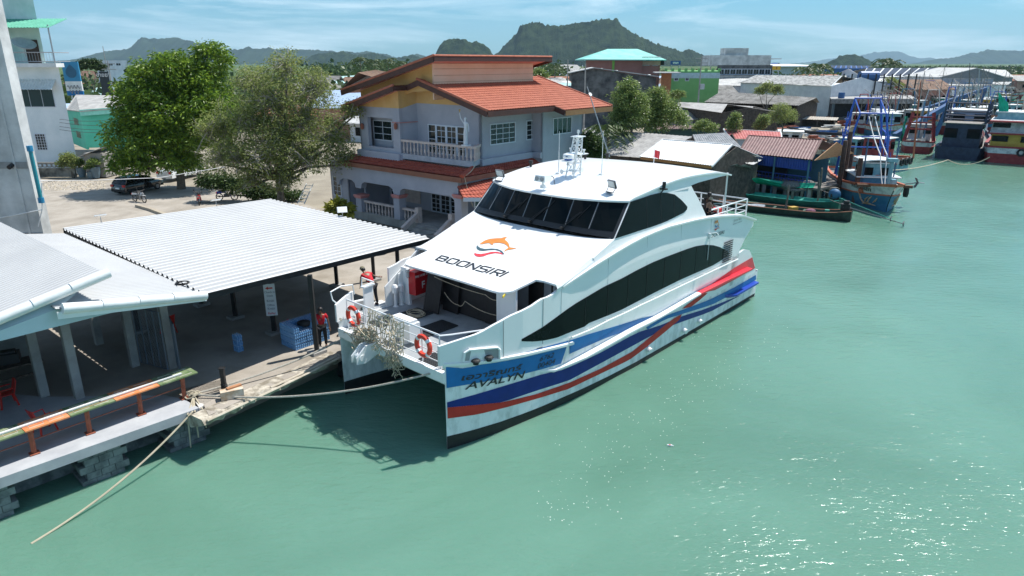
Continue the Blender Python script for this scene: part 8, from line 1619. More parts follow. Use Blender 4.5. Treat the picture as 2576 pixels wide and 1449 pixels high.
def fboat(label, p, bow, L_, B_, hb, hs, cl, cb, ct, cabins=(), cat='fishing boat', group=None, tyres=0, mast=0, deckstuff=0, seed=1):
    """bow: horizontal direction of the bow; p: stem at the waterline; hull in three painted strakes, then cabins (x aft of stem, length, width, foot, height, colour)"""
    yaw = math.atan2(bow[1], bow[0]); r = thing('fishing_boat', label, cat, (p[0],p[1],0), yaw, group); rs = random.Random(seed)
    xs = [0,.05,.12,.25,.45,.7,.9,1.]; wd = [.02,.35,.62,.88,1.,1.,.92,.80]; wl = [.01,.16,.38,.70,.92,.94,.82,.66]
    def sh(t): return hs+(hb-hs)*max(0,1-t/.5)**1.8+.18*max(0,t-.7)/.3
    def sec(t, w_, wl_, a, c): 
        z0, z1 = -.3+(sh(t)+.3)*a, -.3+(sh(t)+.3)*c; y = lambda q: B_/2*(wl_+(w_-wl_)*q**.8); x = lambda q: -t*L_+(.12*L_*q*q*(1-t)**6)
        return [V3(x(a),y(a),z0), V3(x((a+c)/2),y((a+c)/2),(z0+z1)/2), V3(x(c),y(c),z1)]
    out = {}
    for nm, m, a, c in (('hull',cl,0,.62),('hull_band',cb,.62,.90),('gunwale',ct,.90,1.0)):
        b = MB(); g = [sec(t,w_,l_,a,c) for t, w_, l_ in zip(xs,wd,wl)]; b.grid(g); b.grid([[V3(q[0],-q[1],q[2]) for q in s_] for s_ in g])
        e_ = g[-1]; b.grid([e_, [V3(q[0],-q[1],q[2]) for q in e_]]); 
        if nm == 'gunwale': b.grid([[s_[2], s_[2]*V3(1,.88,1)] for s_ in g]); b.grid([[s_[2]*V3(1,-1,1), s_[2]*V3(1,-.88,1)] for s_ in g])
        out[nm] = b.build(nm, m, r, world=False)
    b = MB(); g = [sec(t,w_,l_,.62,.8) for t, w_, l_ in zip(xs,wd,wl)]; b.grid([[s_[2], s_[2]*V3(1,-1,1)] for s_ in g]); b.build('deck', BGY, r, world=False)
    for k, (a, c) in enumerate(((.62,.9),)): b = MB(); b.tube([sec(t,w_,l_,a,c)[0]+V3(0,.03,0) for t, w_, l_ in zip(xs,wd,wl)],.07,5); b.tube([(sec(t,w_,l_,a,c)[0]+V3(0,.03,0))*V3(1,-1,1) for t, w_, l_ in zip(xs,wd,wl)],.07,5); b.build('rubbing_strake', ct, r, world=False)
    for (x, l, w_, z0, h_, m) in cabins:
        b = MB(); b.box((-x-l/2,0,z0+h_/2),(l,w_,h_),taper=.96); cb_ = b.build('cabin', m, r, world=False); b = MB(); b.box((-x-l/2,0,z0+h_+.04),(l+.5,w_+.4,.1)); b.build('cabin_roof', WHITE2 if m is not BNV else BGY, r, world=False)
        if h_ > 1.2:
            for t in (-.3,.3):
                for xf in (-x+.01, -x-l-.01): b = MB(); b.box((xf,t*w_,z0+h_*.62),(.06,w_*.34,h_*.38)); b.build('window', DARKGLASS, r, world=False)
            for sy in (-1,1):
                for q in (.28,.72): b = MB(); b.box((-x-l*q,sy*w_*.49,z0+h_*.62),(l*.3,.08,h_*.36)); b.build('window', DARKGLASS, r, world=False)
    for i in range(tyres): b = MB(); y = B_/2*(.3+.5*(i%2))*(-1 if i < 2 else 1); b.tube([(-L_-.12,y+.38*math.cos(t),hs*.75+.38*math.sin(t)) for t in np.linspace(0,6.28,13)[:-1]],.13,6,closed=True); b.build('tyre_fender', BLACK, r, world=False)
    if mast: b = MB(); b.tube([(-L_*.45,0,hs),(-L_*.45,0,mast)],[.12,.06],6); b.tube([(-L_*.45,0,mast*.55),(-L_*.8,0,mast*.8)],.06,5); b.tube([(-L_*.45,0,mast*.97),(-.2,0,hb)],.02,3); b.tube([(-L_*.45,0,mast*.97),(-L_*.97,0,hs+.5)],.02,3); b.tube([(-L_*.45,-1.1,mast*.8),(-L_*.45,1.1,mast*.8)],.05,4); b.build('mast', mat('mast_grey',(.12,.12,.12),.7,rgb2=(.3,.28,.25)), r, world=False)
    for i in range(deckstuff):
        b = MB(); x, y = -L_*rs.uniform(.1,.95), rs.uniform(-.3,.3)*B_; k = rs.randint(0,2)
        if k == 0: b.lathe((x,y,hs*.8),[(.28,0),(.3,.4),(.28,.8)],10); b.build('barrel', rs.choice([BBL,TEAL,WHITE2]), r, world=False)
        elif k == 1: b.box((x,y,hs*.8+.2),(rs.uniform(.5,1.2),.6,.5),rz=rs.random()); b.build('fish_box', rs.choice([BBL,WHITE2,BO]), r, world=False)
        else: b.sm = True; b.ball((x,y,hs*.8+.15),rs.uniform(.4,.8),9,6,(1.3,1,.6)); b.build('net_heap', MATS['grey_net_heap'], r, world=False)
    return r
pA = G(2228,534,0)
A = fboat('blue-hulled trawler with a tall bright blue gantry, bow towards the ferry', pA, (-.2,-.98), 15, 4.9, 2.75, 1.75, TB, BW, BO, [(4.3,2.6,2.5,1.6,2.1,BAQ),(3.6,4.2,3.4,1.3,1.2,TB)], deckstuff=9, seed=3)
b = MB(); b.box((.6,0,2.75),(.5,.35,.5)); b.build('stem_post', BAQ, A, world=False)
zg = 9.2
def fr(x, wb, wt, z0, z1): return [(x,-wb,z0),(x-.1,-wt,z1*.72),(x-.2,-wt*.72,z1),(x-.2,wt*.72,z1),(x-.1,wt,z1*.72),(x,wb,z0)]
for x, z1 in ((-8.0,zg*.86),(-10.5,zg)):
    b = MB(); b.tube(fr(x,2.1,1.6,1.3,z1),.11,7); b.tube([(x,-1.75,z1*.6),(x,1.75,z1*.6)],.07,6); b.build('gantry_frame', BBL, A, world=False)
b = MB()
for sy in (-1,1):
    b.tube([(-8.1,sy*1.7,5.8),(-10.6,sy*1.7,6.3)],.07,5); b.tube([(-8.2,sy*1.15,7.9),(-10.7,sy*1.15,9.1)],.07,5); b.tube([(-8,sy*2,3.4),(-10.5,sy*1.95,6.2)],.06,5)
    for k in range(12): b.tube([(-9.2,sy*2.05-.2,1.8+k*.5),(-9.2,sy*2.05+.2,1.8+k*.5)],.03,4)
    b.tube([(-9.2,sy*2.25,1.4),(-9.2,sy*2.0,8)],.04,4); b.tube([(-9.2,sy*1.85,1.4),(-9.2,sy*1.65,8)],.04,4)
b.build('gantry_brace', BBL, A, world=False)
b = MB(); 
for sy in (-.3,.25): b.tube(rope([(-8.4,sy,7.6),(-3.4,sy+.1,4.6),(-1.6,sy*.3,1.9)],0,.25,8),.05,5)
b.build('hoist_rope', mat('white_rope',(.62,.62,.6),.8), A, world=False)
b = MB(); b.solidgrid([[V3(x,y,3.95+.12*math.cos(y*1.2)) for y in (-1.4,-.7,0,.7,1.4)] for x in (-3.9,-5.2,-7.2)],(0,0,-.1)); b.build('canopy', WHITE2, A, world=False)
b = MB(); b.tube([(-4.25,.1+.36*math.cos(t),2.2+.36*math.sin(t)) for t in np.linspace(0,6.28,17)[:-1]],.09,6,closed=True); b.build('life_ring', mat('life_ring_orange',(.6,.12,.05),.6), A, world=False)
for y in (-1.3,1.3): b = MB(); b.tube([(-3.6,y,1.4),(-3.8,y,6.0)],.07,5); b.build('blue_upright', mat('grey_blue_timber',(.04,.10,.18),.7), A, world=False)
b = MB(); b.tube([(-1.2,.2,1.7),(-1.2,.2,4.2)],.18,6); b.box((-1.2,.2,4.4),(.6,.8,.3)); b.build('bow_post', BAQ, A, world=False)
b = MB()
for y, w_ in ((-1.1,1.3),(.9,1.2)): b.beam((-1.0,y-w_,2.15),(-1.0,y+w_,2.15),.35,.22)
b.build('bow_timber', mat('brown_bow_timber',(.10,.05,.03),.9,rgb2=(.2,.1,.06)), A, world=False)
b = MB(); b.tube([(-2.2,1.9,2.2),(-1.9,2.8,2.4)],.05,4)
for a in (0,2.1,4.2): b.beam((-1.9,2.8,2.4),(-1.85,2.8+.5*math.cos(a),2.4+.5*math.sin(a)),.3,.04)
b.build('propeller_blades', mat('grey_metal_dull',(.15,.15,.16),.5), A, world=False)
b = MB(); b.lathe((-3.0,2.35,.9),[(.2,0),(.26,.3),(.24,.9),(.1,1.05)],8); b.build('tyre_fender', BLACK, A, world=False)
# painted garlands at both bows and the name in Thai letters
def bowpt(x, z, sy): 
    t = -x/15.; xs = [0,.05,.12,.25,.45]; w_ = np.interp(t,xs,[.02,.35,.62,.88,1.]); l_ = np.interp(t,xs,[.01,.16,.38,.70,.92]); s_ = 1.75+(1.0)*max(0,1-t/.5)**1.8; q = (z+.3)/(s_+.3)
    return V3(x+(.12*15*q*q*(1-t)**6), sy*(4.9/2*(l_+(w_-l_)*q**.8)+.05), z)
for sy in (-1,1):
    for pts in ([(-3.0,1.35),(-2.7,1.2),(-2.5,.7),(-2.1,.35),(-1.7,.55),(-1.5,.95),(-1.3,1.2)],[(-2.1,.35),(-1.9,.8),(-1.6,1.1)],[(-1.2,.6),(-.95,.85),(-.8,1.15)],[(-2.4,.3),(-1.5,.45),(-.9,.4)]):
        b = MB(); b.tube([bowpt(x,z,sy) for x, z in pts],[.03]+[.085]*(len(pts)-2)+[.03],5); b.build('painted_garland', mat('garland_orange',(.45,.20,.06),.7,rgb2=(.6,.5,.4),scale=4), A, world=False)
    tb = textmesh('\u0e28\u0e23\u0e35\u0e2a\u0e21\u0e34\u0e17\u0e23\u0e42\u0e0a\u0e04', lambda x, y: bowpt(-2.6-sy*x*-1.0,1.62+y,sy)+V3(0,sy*.03,0), .5, bold=.01); tb.build('lettering', LET, A, world=False)
fboat('white and red working boat, stern with black tyres just right of the trawler', G(2205,405,0), (-.62,.78), 9, 4.2, 2.4, 1.5, BAQ, BW, BO, [(4.5,2.6,2.8,1.4,2.3,BRD),(1.5,2.2,2.4,1.4,2.0,BAQ)], tyres=3, deckstuff=4, seed=5).location = tuple(G(2268,430,0)+V3(-.62*9,.78*9,0))
C_ = fboat('dark red boat with a timber stern frame and green netting behind the trawler', G(2305,386,0)+V3(.5*13,.86*13,0), (.5,.86), 13, 4.4, 2.8, 1.6, BRD, BW, BRD, [(4,3.5,3,1.4,2.3,BW)], deckstuff=6, mast=7, seed=6)
b = MB()
for sy in (-1,1): b.beam((-11.5,sy*1.9,1.4),(-10.3,sy*1.3,5.6),.35,.35); b.beam((-8,sy*1.9,1.4),(-8.5,sy*1.3,5.0),.25,.25)
for z in (3.3,4.2,5.0): b.beam((-11,-1.9+(z-1.4)*.14,z),(-11,1.9-(z-1.4)*.14,z),.25,.2)
b.build('stern_frame', BRD, C_, world=False)
b = MB()
for sy in (-.6,.1): b.tube([(-10.5,sy,2),(-9.5,sy,7.2)],.13,5)
b.build('blue_spar', mat('pale_blue_spar',(.12,.25,.36),.6), C_, world=False)
gnet = mat('sea_green_net',(.01,.22,.15),.9,rgb2=(.03,.38,.26),scale=4)
b = MB(); rs = random.Random(3); b.solidgrid([[V3(-10.6+.3*math.sin(j*1.3+i),2.0+.4*j/5+rs.uniform(-.12,.12),5.0-i*.6) for j in range(5)] for i in range(7)],(.05,0,0)); b.build('green_net', gnet, C_, world=False)
D_ = fboat('navy boat with a tall dark railed deckhouse, stern towards the camera', G(2405,402,0)+V3(.62*15,.78*15,0), (.62,.78), 15, 6.4, 3.8, 1.5, BNV, BNV, BNV, [(9.0,5.0,4.4,1.4,3.3,BNV),(6.0,3.2,4.2,3.6,2.6,mat('pale_lilac_boat',(.24,.30,.42),.7))], deckstuff=2, seed=7)
b = MB()
for sy in (-1,1):
    for x in (-14.2,-11.8,-9.4): b.tube([(x,sy*2.4,4.8),(x,sy*2.4,7.4)],.12,5)
    for z in (5.3,5.8,6.3): b.tube([(-14.2,sy*2.4,z),(-9.4,sy*2.4,z)],.10,4)
for z in (5.3,5.8,6.3,7.4): b.tube([(-14.2,-2.4,z),(-14.2,2.4,z)],.10,4)
b.build('deck_railing', BNV, D_, world=False)
b = MB(); b.solidgrid([[V3(-12+.3*math.sin(i+j),-2.9-j*.35-.15*i,8.8-i*.75-j*.35) for j in range(5)] for i in range(5)],(.06,0,0)); b.build('green_net', mat('vivid_green_sheet',(.0,.42,.24),.6), D_, world=False)
E_ = fboat('high-sided white and red boat with aqua upper works at the right picture edge', G(2538,412,0)+V3(.60*17,.80*17,0), (.60,.80), 17, 6.8, 3.6, 2.0, BRD, BW, BRD, [(10.5,6,5.2,1.9,1.9,BYL),(9.5,6.2,5.6,3.8,1.5,BW),(9.,5.2,5.0,5.3,1.0,BAQ)], deckstuff=3, tyres=2, mast=11, seed=8)
for z, h_ in ((3.75,.2),(5.25,.18)): b = MB(); b.box((-13.3,0,z),(7.2,6.1,h_)); b.build('deck_edge', BRD, E_, world=False)
b = MB(); b.solidgrid([[V3(-16.9,-3.3+.3*j,2.1-.3*i) for j in range(5)] for i in range(5)],(-.06,0,0)); b.build('blue_sheet', BBL, E_, world=False)
fboat('blue boat with an orange sheer line half hidden behind the brown pavilion', G(2150,400,0)+V3(1,0,0), (.93,-.36), 13, 3.8, 2.6, 1.6, TB, BW, BO, [(8,3,2.4,1.4,2,BW)], deckstuff=5, seed=9)
fboat('white speedboat-like launch beyond the navy boat', G(2470,300,0), (-.5,-.86), 9, 3, 2.0, 1.3, WHITE2, WHITE, WHITE, [(3,3,2.2,1.2,1.5,WHITE)], cat='launch', seed=10)
GF = 'fishing boats massed in the far channel'
cols_ = [(TB,BW,BO,BAQ),(BRD,BW,BRD,BW),(BGR,BW,BO,TB),(BNV,BAQ,BO,BYL),(BRD,TB,BRD,BGR)]; nm_ = ['blue and orange','dark red and white','green and white','navy and aqua','red and blue']
rs = random.Random(21); spots = [(2340,318),(2365,300),(2395,292),(2350,282),(2420,282),(2385,270),(2445,272),(2410,258),(2480,262),(2440,248),(2512,252),(2475,240),(2545,262),(2535,241),(2568,250),(2500,231),(2555,231),(2460,229),(2574,275)]
spots = sorted(spots+[(2300,345),(2262,352),(2238,338),(2342,340),(2385,338),(2428,332),(2452,345),(2492,328),(2535,340),(2566,318),(2474,300),(2522,296),(2560,286),(2330,262),(2372,250),(2400,240),(2434,236)], key=lambda q: -q[1])
ORD = ['first','second','third','fourth','fifth','sixth','seventh','eighth']
protos = []
for i, (U, V) in enumerate(spots):
    k = i % 5; p = G(U,V,0); a = rs.uniform(-.5,.5); bw = (math.sin(a)+.2,-math.cos(a)); lb = nm_[k]+' fishing boat, '+ORD[i//5]+' of its colours counting away from the camera'
    if i < 5:
        c = cols_[k]; o = fboat(lb, p, bw, 14, 4.6, 2.9, 1.7, c[0], c[1], c[2], [(4.5,3.4,3,1.5,2.5,c[3]),(9,3,3.2,1.5,2.0,BW)], group=GF, mast=9+k*.7, deckstuff=5, seed=30+i); protos.append(o)
        g = MB(); g.tube(fr(-11,1.9,1.5,1.4,6.5+k*.4),.1,5); g.build('gantry_frame', (BBL,BRD,BW,TB,BBL)[k], o, world=False); g = MB()
        for x, y, z in ((-2,.8,5.5),(-3.5,-1.2,6.5),(-12.5,1.5,6),(-8.2,-1.6,7.5)): g.tube([(x,y,1.5),(x+rs.uniform(-.8,.8),y,z)],.07,4); g.tube([(x,y,z-.5),(-6.3,0,8)],.03,3)
        g.build('rigging_poles', POLEM, o, world=False)
    else: o = copy_tree(protos[k]); o.location = (p[0],p[1],0); o.rotation_euler = (0,0,math.atan2(bw[1],bw[0])); tag(o, lb, None, GF)
for i, (U, V0, U2, V2, Y_) in enumerate(((2270,392,2385,303,112),(2330,330,2480,262,150))):
    a, c = PY(U-20,V0-50,Y_), PY(U2,V2-38,Y_+6); b = MB(); b.beam(a, c, .7,.8); b.beam(c, c-V3(1.2,0,5), .5,.5); tag(b.build('loading_boom', mat('dull_blue_boom',(.03,.09,.22),.6)), ('long slanting blue loading boom behind the red boat','second slanting blue boom farther up the channel')[i], 'boom', 'blue loading booms')
for i, (U, Vb, Vt, Y_) in enumerate(((2458,330,172,120),(2434,300,158,165),(2310,330,205,95),(2555,330,250,95))):
    p = PY(U,Vb,Y_); q_ = PY(U+6,Vt,Y_); b = MB(); b.tube([V3(p[0],p[1],0), q_],[.14,.06],5); tag(b.build('mast_pole', (STEEL,POLEM,BO,STEEL)[i]), ('pale aerial mast above the navy boat','dark pole above the grey gabled warehouse','thin red pole left of the navy boat','pale pole over the aqua upper works')[i], 'pole')
b = MB(); b.tube(rope([G(2245,428,1.7), G(2385,402,1.6)],0,.25,12),.05,4); b.tube(rope([G(2385,402,1.7), G(2490,395,2.2)],0,.7,12),.05,4); tag(b.build('mooring_rope', MATS['sandy_rope']), 'slack pale ropes strung between the sterns of the trawler, navy and right-hand boats', 'rope')
# longtail boats
def longtail(label, S, B2, wd, cin, cout, trim, shaft_to, engm, cover=False, L_=None, seed=1):
    """S: stern at the waterline, B2: a point towards the bow"""
    S = np.array(S); d = (B2-S)*V3(1,1,0); d /= np.linalg.norm(d); yaw = math.atan2(d[1],d[0]); r = thing('longtail_boat', label, 'longtail boat', (S[0],S[1],0), yaw); N = 14; outer = []; inner = []; tr_ = []
    for i in range(N):
        t = i/(N-1); x = t*L_; w_ = wd/2*(.55+.45*math.sin(math.pi*min(1,t*1.15+.12)))*(1 if t < .75 else 1-((t-.75)/.25)**2*.95); h_ = .55+.35*max(0,(.2-t)/.2)**2+1.1*max(0,(t-.6)/.4)**2
        outer.append([V3(x,-w_,h_),V3(x,-w_*.72,.05),V3(x,0,-.15),V3(x,w_*.72,.05),V3(x,w_,h_)]); inner.append([V3(x,-w_*.93,h_),V3(x,-w_*.62,.14),V3(x,0,.1),V3(x,w_*.62,.14),V3(x,w_*.93,h_)]); tr_.append((V3(x,-w_*.97,h_+.02),V3(x,w_*.97,h_+.02)))
    b = MB(); b.grid(outer); b.f.append(tuple(range(5))); b.build('hull', cout, r, world=False); b = MB(); b.grid(inner); b.build('inner_planking', cin, r, world=False)
    b = MB(); b.tube([q[0] for q in tr_],.045,4); b.tube([q[1] for q in tr_],.045,4); b.build('gunwale', trim, r, world=False)
    for i in (3,5,7,9): b = MB(); q = tr_[i]; b.beam(q[0]-V3(0,0,.1),q[1]-V3(0,0,.1),.22,.05); b.build('thwart', cin, r, world=False)
    b = MB(); b.box((.55,0,1.15),(.7,.5,.5)); b.box((.5,0,1.5),(.4,.35,.3)); b.lathe((.75,.3,1.1),[(.12,0),(.12,.3)],8); b.tube([(.6,0,.6),(.6,0,1.0)],.08,6); b.tube([(.8,0,1.3),(1.8,.1,1.6)],.03,5); en = b.build('engine', engm, r, world=False)
    if cover: b = MB(); b.sm = True; b.ball((.6,0,1.35),.55,8,6,(1,.8,.9)); b.build('engine_cover', mat('blue_tarp_cover',(.03,.12,.24),.6), r, world=False)
    T_ = np.array(shaft_to)-V3(S[0],S[1],0); T_ = V3(*(T_ @ rotz(yaw))); b = MB(); b.tube([(.3,0,1.1), T_],[.045,.03],6); b.build('propeller_shaft', trim if cover else MATS['grey_metal_dull'], r, world=False)
    b = MB(); 
    for a in (.3,2.4,4.5): b.beam(T_, T_+V3(-.03,.24*math.cos(a),.24*math.sin(a)), .10,.02)
    b.build('propeller', mat('grey_metal_dull',(.15,.15,.16)), r, world=False); return r
S1 = G(2140,556,0); F1_ = G(1870,528,0); l1 = longtail('dark green longtail boat with a bare black engine nearest the open water', S1, F1_, 1.7, mat('dark_green_planking',(.015,.05,.035),.8,rgb2=(.04,.09,.06)), mat('black_green_hull',(.012,.02,.016),.7,rgb2=(.03,.05,.04)), mat('rusty_gunwale',(.28,.12,.07),.8), G(2272,563,.25), BLACK, L_=16)
S2 = G(2112,528,0); F2_ = G(1880,500,0); longtail('bright sea-green longtail boat with a blue-covered engine moored inside the dark one', S2, F2_, 1.8, BGR, mat('dark_teal_hull',(.006,.07,.055),.7,rgb2=(.012,.12,.09)), mat('teal_gunwale',(.01,.25,.20),.6), G(2240,550,.3), BLACK, True, L_=15)
d1 = (F1_-S1)*V3(1,1,0); d1 /= np.linalg.norm(d1); s1_ = V3(-d1[1],d1[0],0)
rs = random.Random(8); b = MB(); gr = [[S1+d1*(7+i*.75)+s1_*(-.6+.3*j)+V3(0,0,.45+rs.uniform(-.1,.16)) for j in range(5)] for i in range(9)]; b.solidgrid(gr,(0,0,-.1)); tag(b.build('fishing_net', mat('pale_grey_net',(.30,.33,.36),.9,rgb2=(.5,.53,.55),scale=6)), 'pale grey fishing net heaped along the dark longtail boat', 'net')
for i, (x, m, lb) in enumerate(((4.6,BYL,'yellow and white fish box in the dark longtail boat'),(3.2,mat('mauve_cloth',(.2,.08,.12),.9),'mauve cloth bundle in the dark longtail boat'),(1.9,BGR,'small green bucket near the engine of the dark longtail boat'))):
    p = S1+d1*x; b = MB(); (b.box((p[0],p[1],.55),(.7,.5,.35),rz=.4) if i == 0 else b.ball((p[0],p[1],.5),.35,8,6,(1.3,1,.6)) if i == 1 else b.lathe((p[0],p[1],.4),[(.15,0),(.2,.35)],10)); tag(b.build(('fish_box','bundle','bucket')[i], m), lb, ('box','bundle','bucket')[i])
# ================================================================== hills, far woods, haze
def hill(name, prof, Y, m, depth=.35, base=0., seed=1, foot=.5, rough=1.):
    rs = np.random.RandomState(seed); P = np.array(prof, float); U = np.linspace(P[0,0], P[-1,0], max(60,int((P[-1,0]-P[0,0])/3))); V = np.interp(U, P[:,0], P[:,1])
    crest = np.array([PY(u,v,Y) for u, v in zip(U, V)]); n = len(U); ph = rs.rand(40)*6.28; fr_ = 2**(rs.rand(40)*5)*.6; rows = []
    hmax = max(1, crest[:,2].max()-base); W_ = hmax*2.2*foot+Y*.02
    def nz_(x, y): return sum(math.sin(f*x+p1)*math.cos(f*1.3*y+p2)/f for f, p1, p2 in zip(fr_[:20], ph[:20], ph[20:]))
    ks = [-1,-.93,-.8,-.65,-.5,-.36,-.24,-.14,-.07,0,.1,.3,.6,1]
    for k in ks:
        r_ = []
        for i in range(n):
            h_ = max(0, crest[i,2]-base); prf = (1-abs(k))**(.75) if k <= 0 else (1-k)
            y = Y+k*W_; x = crest[i,0]*(1 if k == 0 else y/Y if abs(k) < .05 else 1); q = nz_(x/hmax*2.5, k*3+i*.01); z = base+h_*prf*(1+(.10*q*rough if k != 0 else .0)) + (rs.normal()*hmax*.012*rough)
            r_.append(V3(x+(q*hmax*.02), y+q*hmax*.06, z if abs(k) < 1 else base-2))
        rows.append(r_)
    b = MB(); b.grid(rows); b.sm = False; o = b.build(name, m); me = o.data; me.polygons.foreach_set('use_smooth',[True]*len(me.polygons)); return struct(o)
FOR = mat('forest_on_limestone',(.006,.018,.008),1.,rgb2=(.038,.062,.024),scale=.035,lo=.35,hi=.65,spec=.1,bump=1.,bscale=.25); FOR2 = mat('far_forest',(.012,.024,.014),1.,rgb2=(.03,.05,.028),scale=.01,spec=.1)
MATS['forest_on_limestone'].node_tree.nodes['Bump'].inputs['Distance'].default_value = 9
def jag(P, a, seed):
    rs = np.random.RandomState(seed); P = np.array(P, float); U = np.arange(P[0,0], P[-1,0], 5.); V = np.interp(U,P[:,0],P[:,1]); return list(zip(U, V+rs.normal(size=len(U))*a))
hill('hills', jag([(1200,158),(1243,140),(1252,133),(1275,115),(1292,103),(1302,80),(1312,66),(1330,58),(1355,57),(1375,63),(1410,65),(1450,58),(1475,57),(1500,50),(1530,46),(1545,48),(1560,58),(1575,72),(1600,86),(1640,104),(1680,124),(1705,135),(1730,130),(1760,140),(1800,148),(1850,158),(1880,165)],1.0,1), 2600, FOR, seed=1)
hill('hills', jag([(1080,158),(1095,138),(1104,120),(1113,108),(1130,98),(1150,97),(1170,98),(1185,108),(1200,104),(1215,112),(1230,124),(1240,138),(1250,158)],.9,2), 2300, FOR, seed=2)
hill('hills', jag([(190,152),(225,140),(280,128),(320,124),(338,118),(344,104),(360,95),(400,98),(450,96),(480,104),(520,118),(560,122),(600,125),(625,118),(640,124),(680,120),(700,126),(760,124),(830,128),(880,134),(930,128),(955,136),(1000,145),(1050,136),(1090,150)],1.0,3), 5200, FOR2, seed=3, rough=.7)
hill('hills', jag([(760,152),(800,136),(850,130),(900,138),(940,134),(990,146),(1040,140),(1100,155)],.8,4), 3200, FOR, seed=4)
hill('hills', jag([(2078,168),(2095,152),(2112,143),(2128,138),(2150,137),(2168,142),(2182,152),(2198,167)],.8,5), 2400, FOR, seed=5)
hill('hills', jag([(1960,165),(2040,155),(2100,146),(2150,142),(2190,134),(2230,129),(2260,129),(2285,140),(2310,146),(2340,145),(2400,158)],.5,6), 13000, FOR2, seed=6, rough=.4)
hill('hills', jag([(2270,168),(2320,158),(2360,148),(2400,145),(2440,134),(2480,130),(2520,126),(2560,128),(2620,126),(2800,120),(3000,150)],.6,7), 7500, FOR2, seed=7, rough=.6)
hill('hills', [(-300,152),(0,150),(100,155),(200,150)], 6000, FOR2, seed=8, rough=.5)
# green flat country beyond the town, and its woods
b = MB(); b.poly([V3(-6000,330,1.45),V3(330,330,1.45),V3(900,900,1.45),V3(2600,1500,1.45),V3(9000,1500,1.45),V3(9000,8990,1.45),V3(-6000,8990,1.45)]); struct(b.build('fields', mat('green_flat_country',(.04,.075,.02),1.,rgb2=(.11,.15,.05),scale=.012,spec=.1)))
def woods(label, x0f, x1f, y0, y1, n, size, hgt, seed, name='far_woods'):
    rs = np.random.RandomState(seed); yy = y0+(y1-y0)*rs.rand(n); fx = x0f+(x1f-x0f)*rs.rand(n); xx = fx*yy; per = 26
    r = thing(name, label, 'woods'); bpy.data.objects.remove(r); C0 = np.stack([xx, yy, 1.5+hgt*(.35+.4*rs.rand(n))], 1); C_ = np.repeat(C0, per, 0)+rs.normal(size=(n*per,3))*np.array([hgt*.42,hgt*.42,hgt*.26]); C_[:,2] = np.maximum(C_[:,2], 1.3)
    d = rs.normal(size=(len(C_),3)); d[:,2] = abs(d[:,2])*.6; base = thing('tmp','','',(0,0,0)); o = leafcloud(name, C_, d, size, .8, DKL, base, seed); o.parent = None; bpy.data.objects.remove(base); tag(o, label, 'woods', kind='stuff')
UX = lambda U: (U-CX)/F*.95
woods('far belt of dark trees behind the town, left and centre', UX(780), UX(1420), 330, 650, 620, 2.2, 8, 1)
woods('low green trees among the roofs left of the orange house', UX(-50), UX(1000), 130, 320, 330, 1.5, 6, 2)
woods('trees scattered through the town behind the pink building', UX(1380), UX(2150), 230, 520, 420, 1.6, 5, 3)
woods('low wooded shore along the horizon at the right', UX(2050), UX(2700), 620, 1100, 700, 2.4, 5, 4)
# coconut palms
PALM = leafmat('palm_leaf',(.03,.06,.012),(.10,.15,.035),.2)
def palm(label, U, Vc, Y, h_=None, group=None, r_=2.6):
    c = PY(U,Vc,Y); r = thing('palm_tree', label, 'palm tree', (c[0],c[1],1.3), 0, group); b = MB(); b.tube([(c[0]-.4,c[1],1.2),(c[0]+.3,c[1],(1.3+c[2])/2),(c[0],c[1],c[2])],[.25,.18,.14],7); b.build('trunk', BARK, r, smooth=True)
    C_, D_ = [], []; rs = np.random.RandomState(int(U))
    for k in range(17):
        a = k*2.4; e_ = rs.uniform(-.1,.9)
        for j in range(16):
            t = (j+1)/16; p = c+V3(math.cos(a)*r_*t, math.sin(a)*r_*t, r_*(e_*t-.9*t*t)); 
            for s_ in (-1,1): C_.append(p); D_.append(V3(math.cos(a)*.5-math.sin(a)*s_, math.sin(a)*.5+math.cos(a)*s_, -.55))
    leafcloud('crown', np.array(C_), np.array(D_), r_*.34, .16, PALM, r, 3); return r
for U, V, Y_, r_, lb in ((2222,152,330,5.5,'taller left one of the two palms above the solar panel roof'),(2246,156,330,5.,'right one of the two palms above the solar panel roof'),(2061,166,240,4.6,'palm left of the small far hill'),(2030,175,210,4.,'lower palm in front of the white factory roof'),(1488,172,190,3.5,'palm at the left foot of the pink building'),(905,148,300,4.6,'tallest palm in the far row behind the house, left'),(940,152,300,4.4,'second palm in the far row behind the house'),(975,150,310,4.4,'third palm in the far row behind the house'),(1010,156,300,4.,'last palm in the far row behind the house'),(1395,165,240,3.6,'palm right of the orange house roof'),(1528,318,72,2.8,'young palm with yellowing fronds left of the pair of mangroves')): palm(lb, U, V, Y_, None, None, r_)
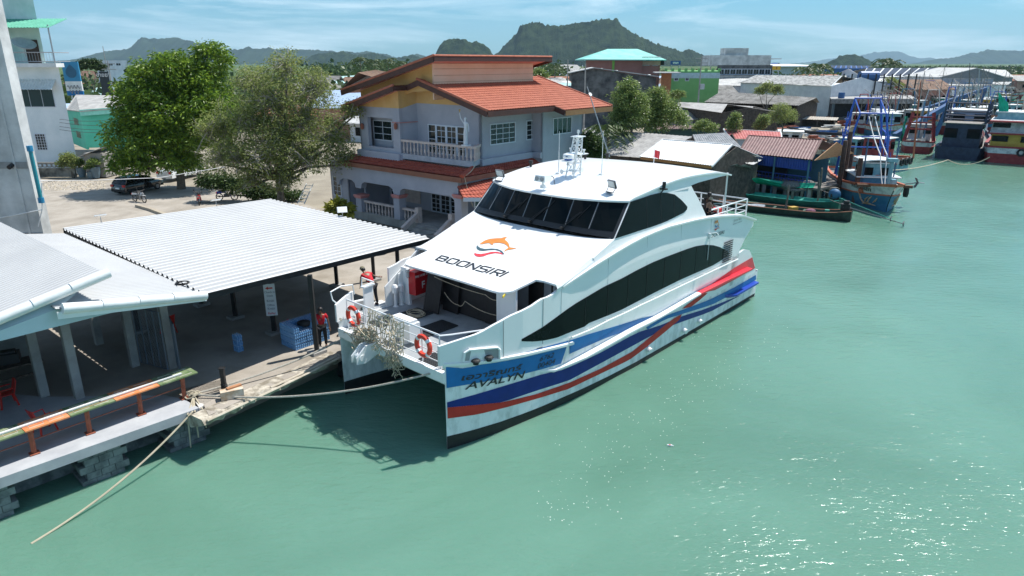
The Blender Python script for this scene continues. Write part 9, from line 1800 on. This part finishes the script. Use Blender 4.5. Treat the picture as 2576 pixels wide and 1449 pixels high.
# many small far houses of the town: each a walled house under a pitched sheet roof
rs = random.Random(77); GT2 = 'far houses of the town'; rm = [GSH, GSD, GSL, TILEB, mat('rust_orange_sheet',(.25,.09,.05),.85,rgb2=(.34,.15,.09)), WH_R, MATS['teal_white_sheet'], MATS['pale_blue_sheet']]; rn = ['weathered grey','dark grey','light grey','brown tiled','rust orange','white','teal and white','pale blue']
def town(n, U0, U1, Y0, Y1, where, avoid=()):
    k = 0
    while k < n:
        U = U0+(U1-U0)*(k+rs.random())/n; Y_ = rs.uniform(Y0,Y1); x = UX(U)*Y_; i = rs.randrange(8); w_, d_, hh, rr = rs.uniform(8,16), rs.uniform(7,11), rs.uniform(2.6,5.2), rs.uniform(1.2,2.4); yw = rs.uniform(-.4,.4)+(.87 if rs.random() < .3 else 0)
        r = thing('town_house', '%s-roofed house, %s %s' % (rn[i], ['first','second','third','fourth','fifth','sixth','seventh','eighth','ninth','tenth','eleventh','twelfth','thirteenth','fourteenth','fifteenth','sixteenth'][k], where), 'house', (x,Y_,1.2), yw, GT2)
        b = MB(); b.box((0,0,hh/2),(w_,d_,hh)); b.slab([V3(-w_/2,-d_/2,hh),V3(-w_/2,d_/2,hh),V3(-w_/2,0,hh+rr-.1)],(w_,0,0)); b.build('walls', rs.choice([WHW,WHW,CONC,MATS['salmon_wall'],DKW,MATS['taupe_wall']]), r, world=False)
        b = MB(); e_ = .8
        for s_ in (-1,1): b.slab([V3(-w_/2-e_,s_*(d_/2+e_),hh-rr*e_/(d_/2)),V3(w_/2+e_,s_*(d_/2+e_),hh-rr*e_/(d_/2)),V3(w_/2+e_,0,hh+rr),V3(-w_/2-e_,0,hh+rr)],(0,0,.18))
        b.build('roof', rm[i], r, world=False)
        for t in (-.3,.05,.35): b = MB(); b.box((w_*t,-d_/2-.03,hh*.55),(1.3,.1,1.2)); b.build('window', DARKGLASS, r, world=False)
        k += 1
town(16, 700, 1060, 105, 230, 'from left behind the orange house')
town(16, 1360, 1640, 160, 290, 'from left beyond the orange roof')
town(16, 1640, 1960, 165, 300, 'from left beyond the green building')
town(14, 1960, 2330, 150, 330, 'from left beyond the quay workshop')
town(10, -20, 420, 115, 220, 'from left behind the big tree')
town(12, 2250, 2620, 270, 420, 'from left along the right horizon')
# clouds stay in the sky shader; the air between here and the hills
hz = bpy.data.materials.new('pale_air'); hz.use_nodes = True; n_ = hz.node_tree.nodes; n_.clear(); om = n_.new('ShaderNodeOutputMaterial'); pv_ = n_.new('ShaderNodeVolumePrincipled'); pv_.inputs['Color'].default_value = (.56,.82,1.0,1); pv_.inputs['Density'].default_value = .000062; pv_.inputs['Anisotropy'].default_value = .0
hz.node_tree.links.new(pv_.outputs[0], om.inputs['Volume'])
b = MB(); b.box((0,8000,398),(26000,17000,800)); tag(b.build('haze', hz), None, None, None, 'stuff')
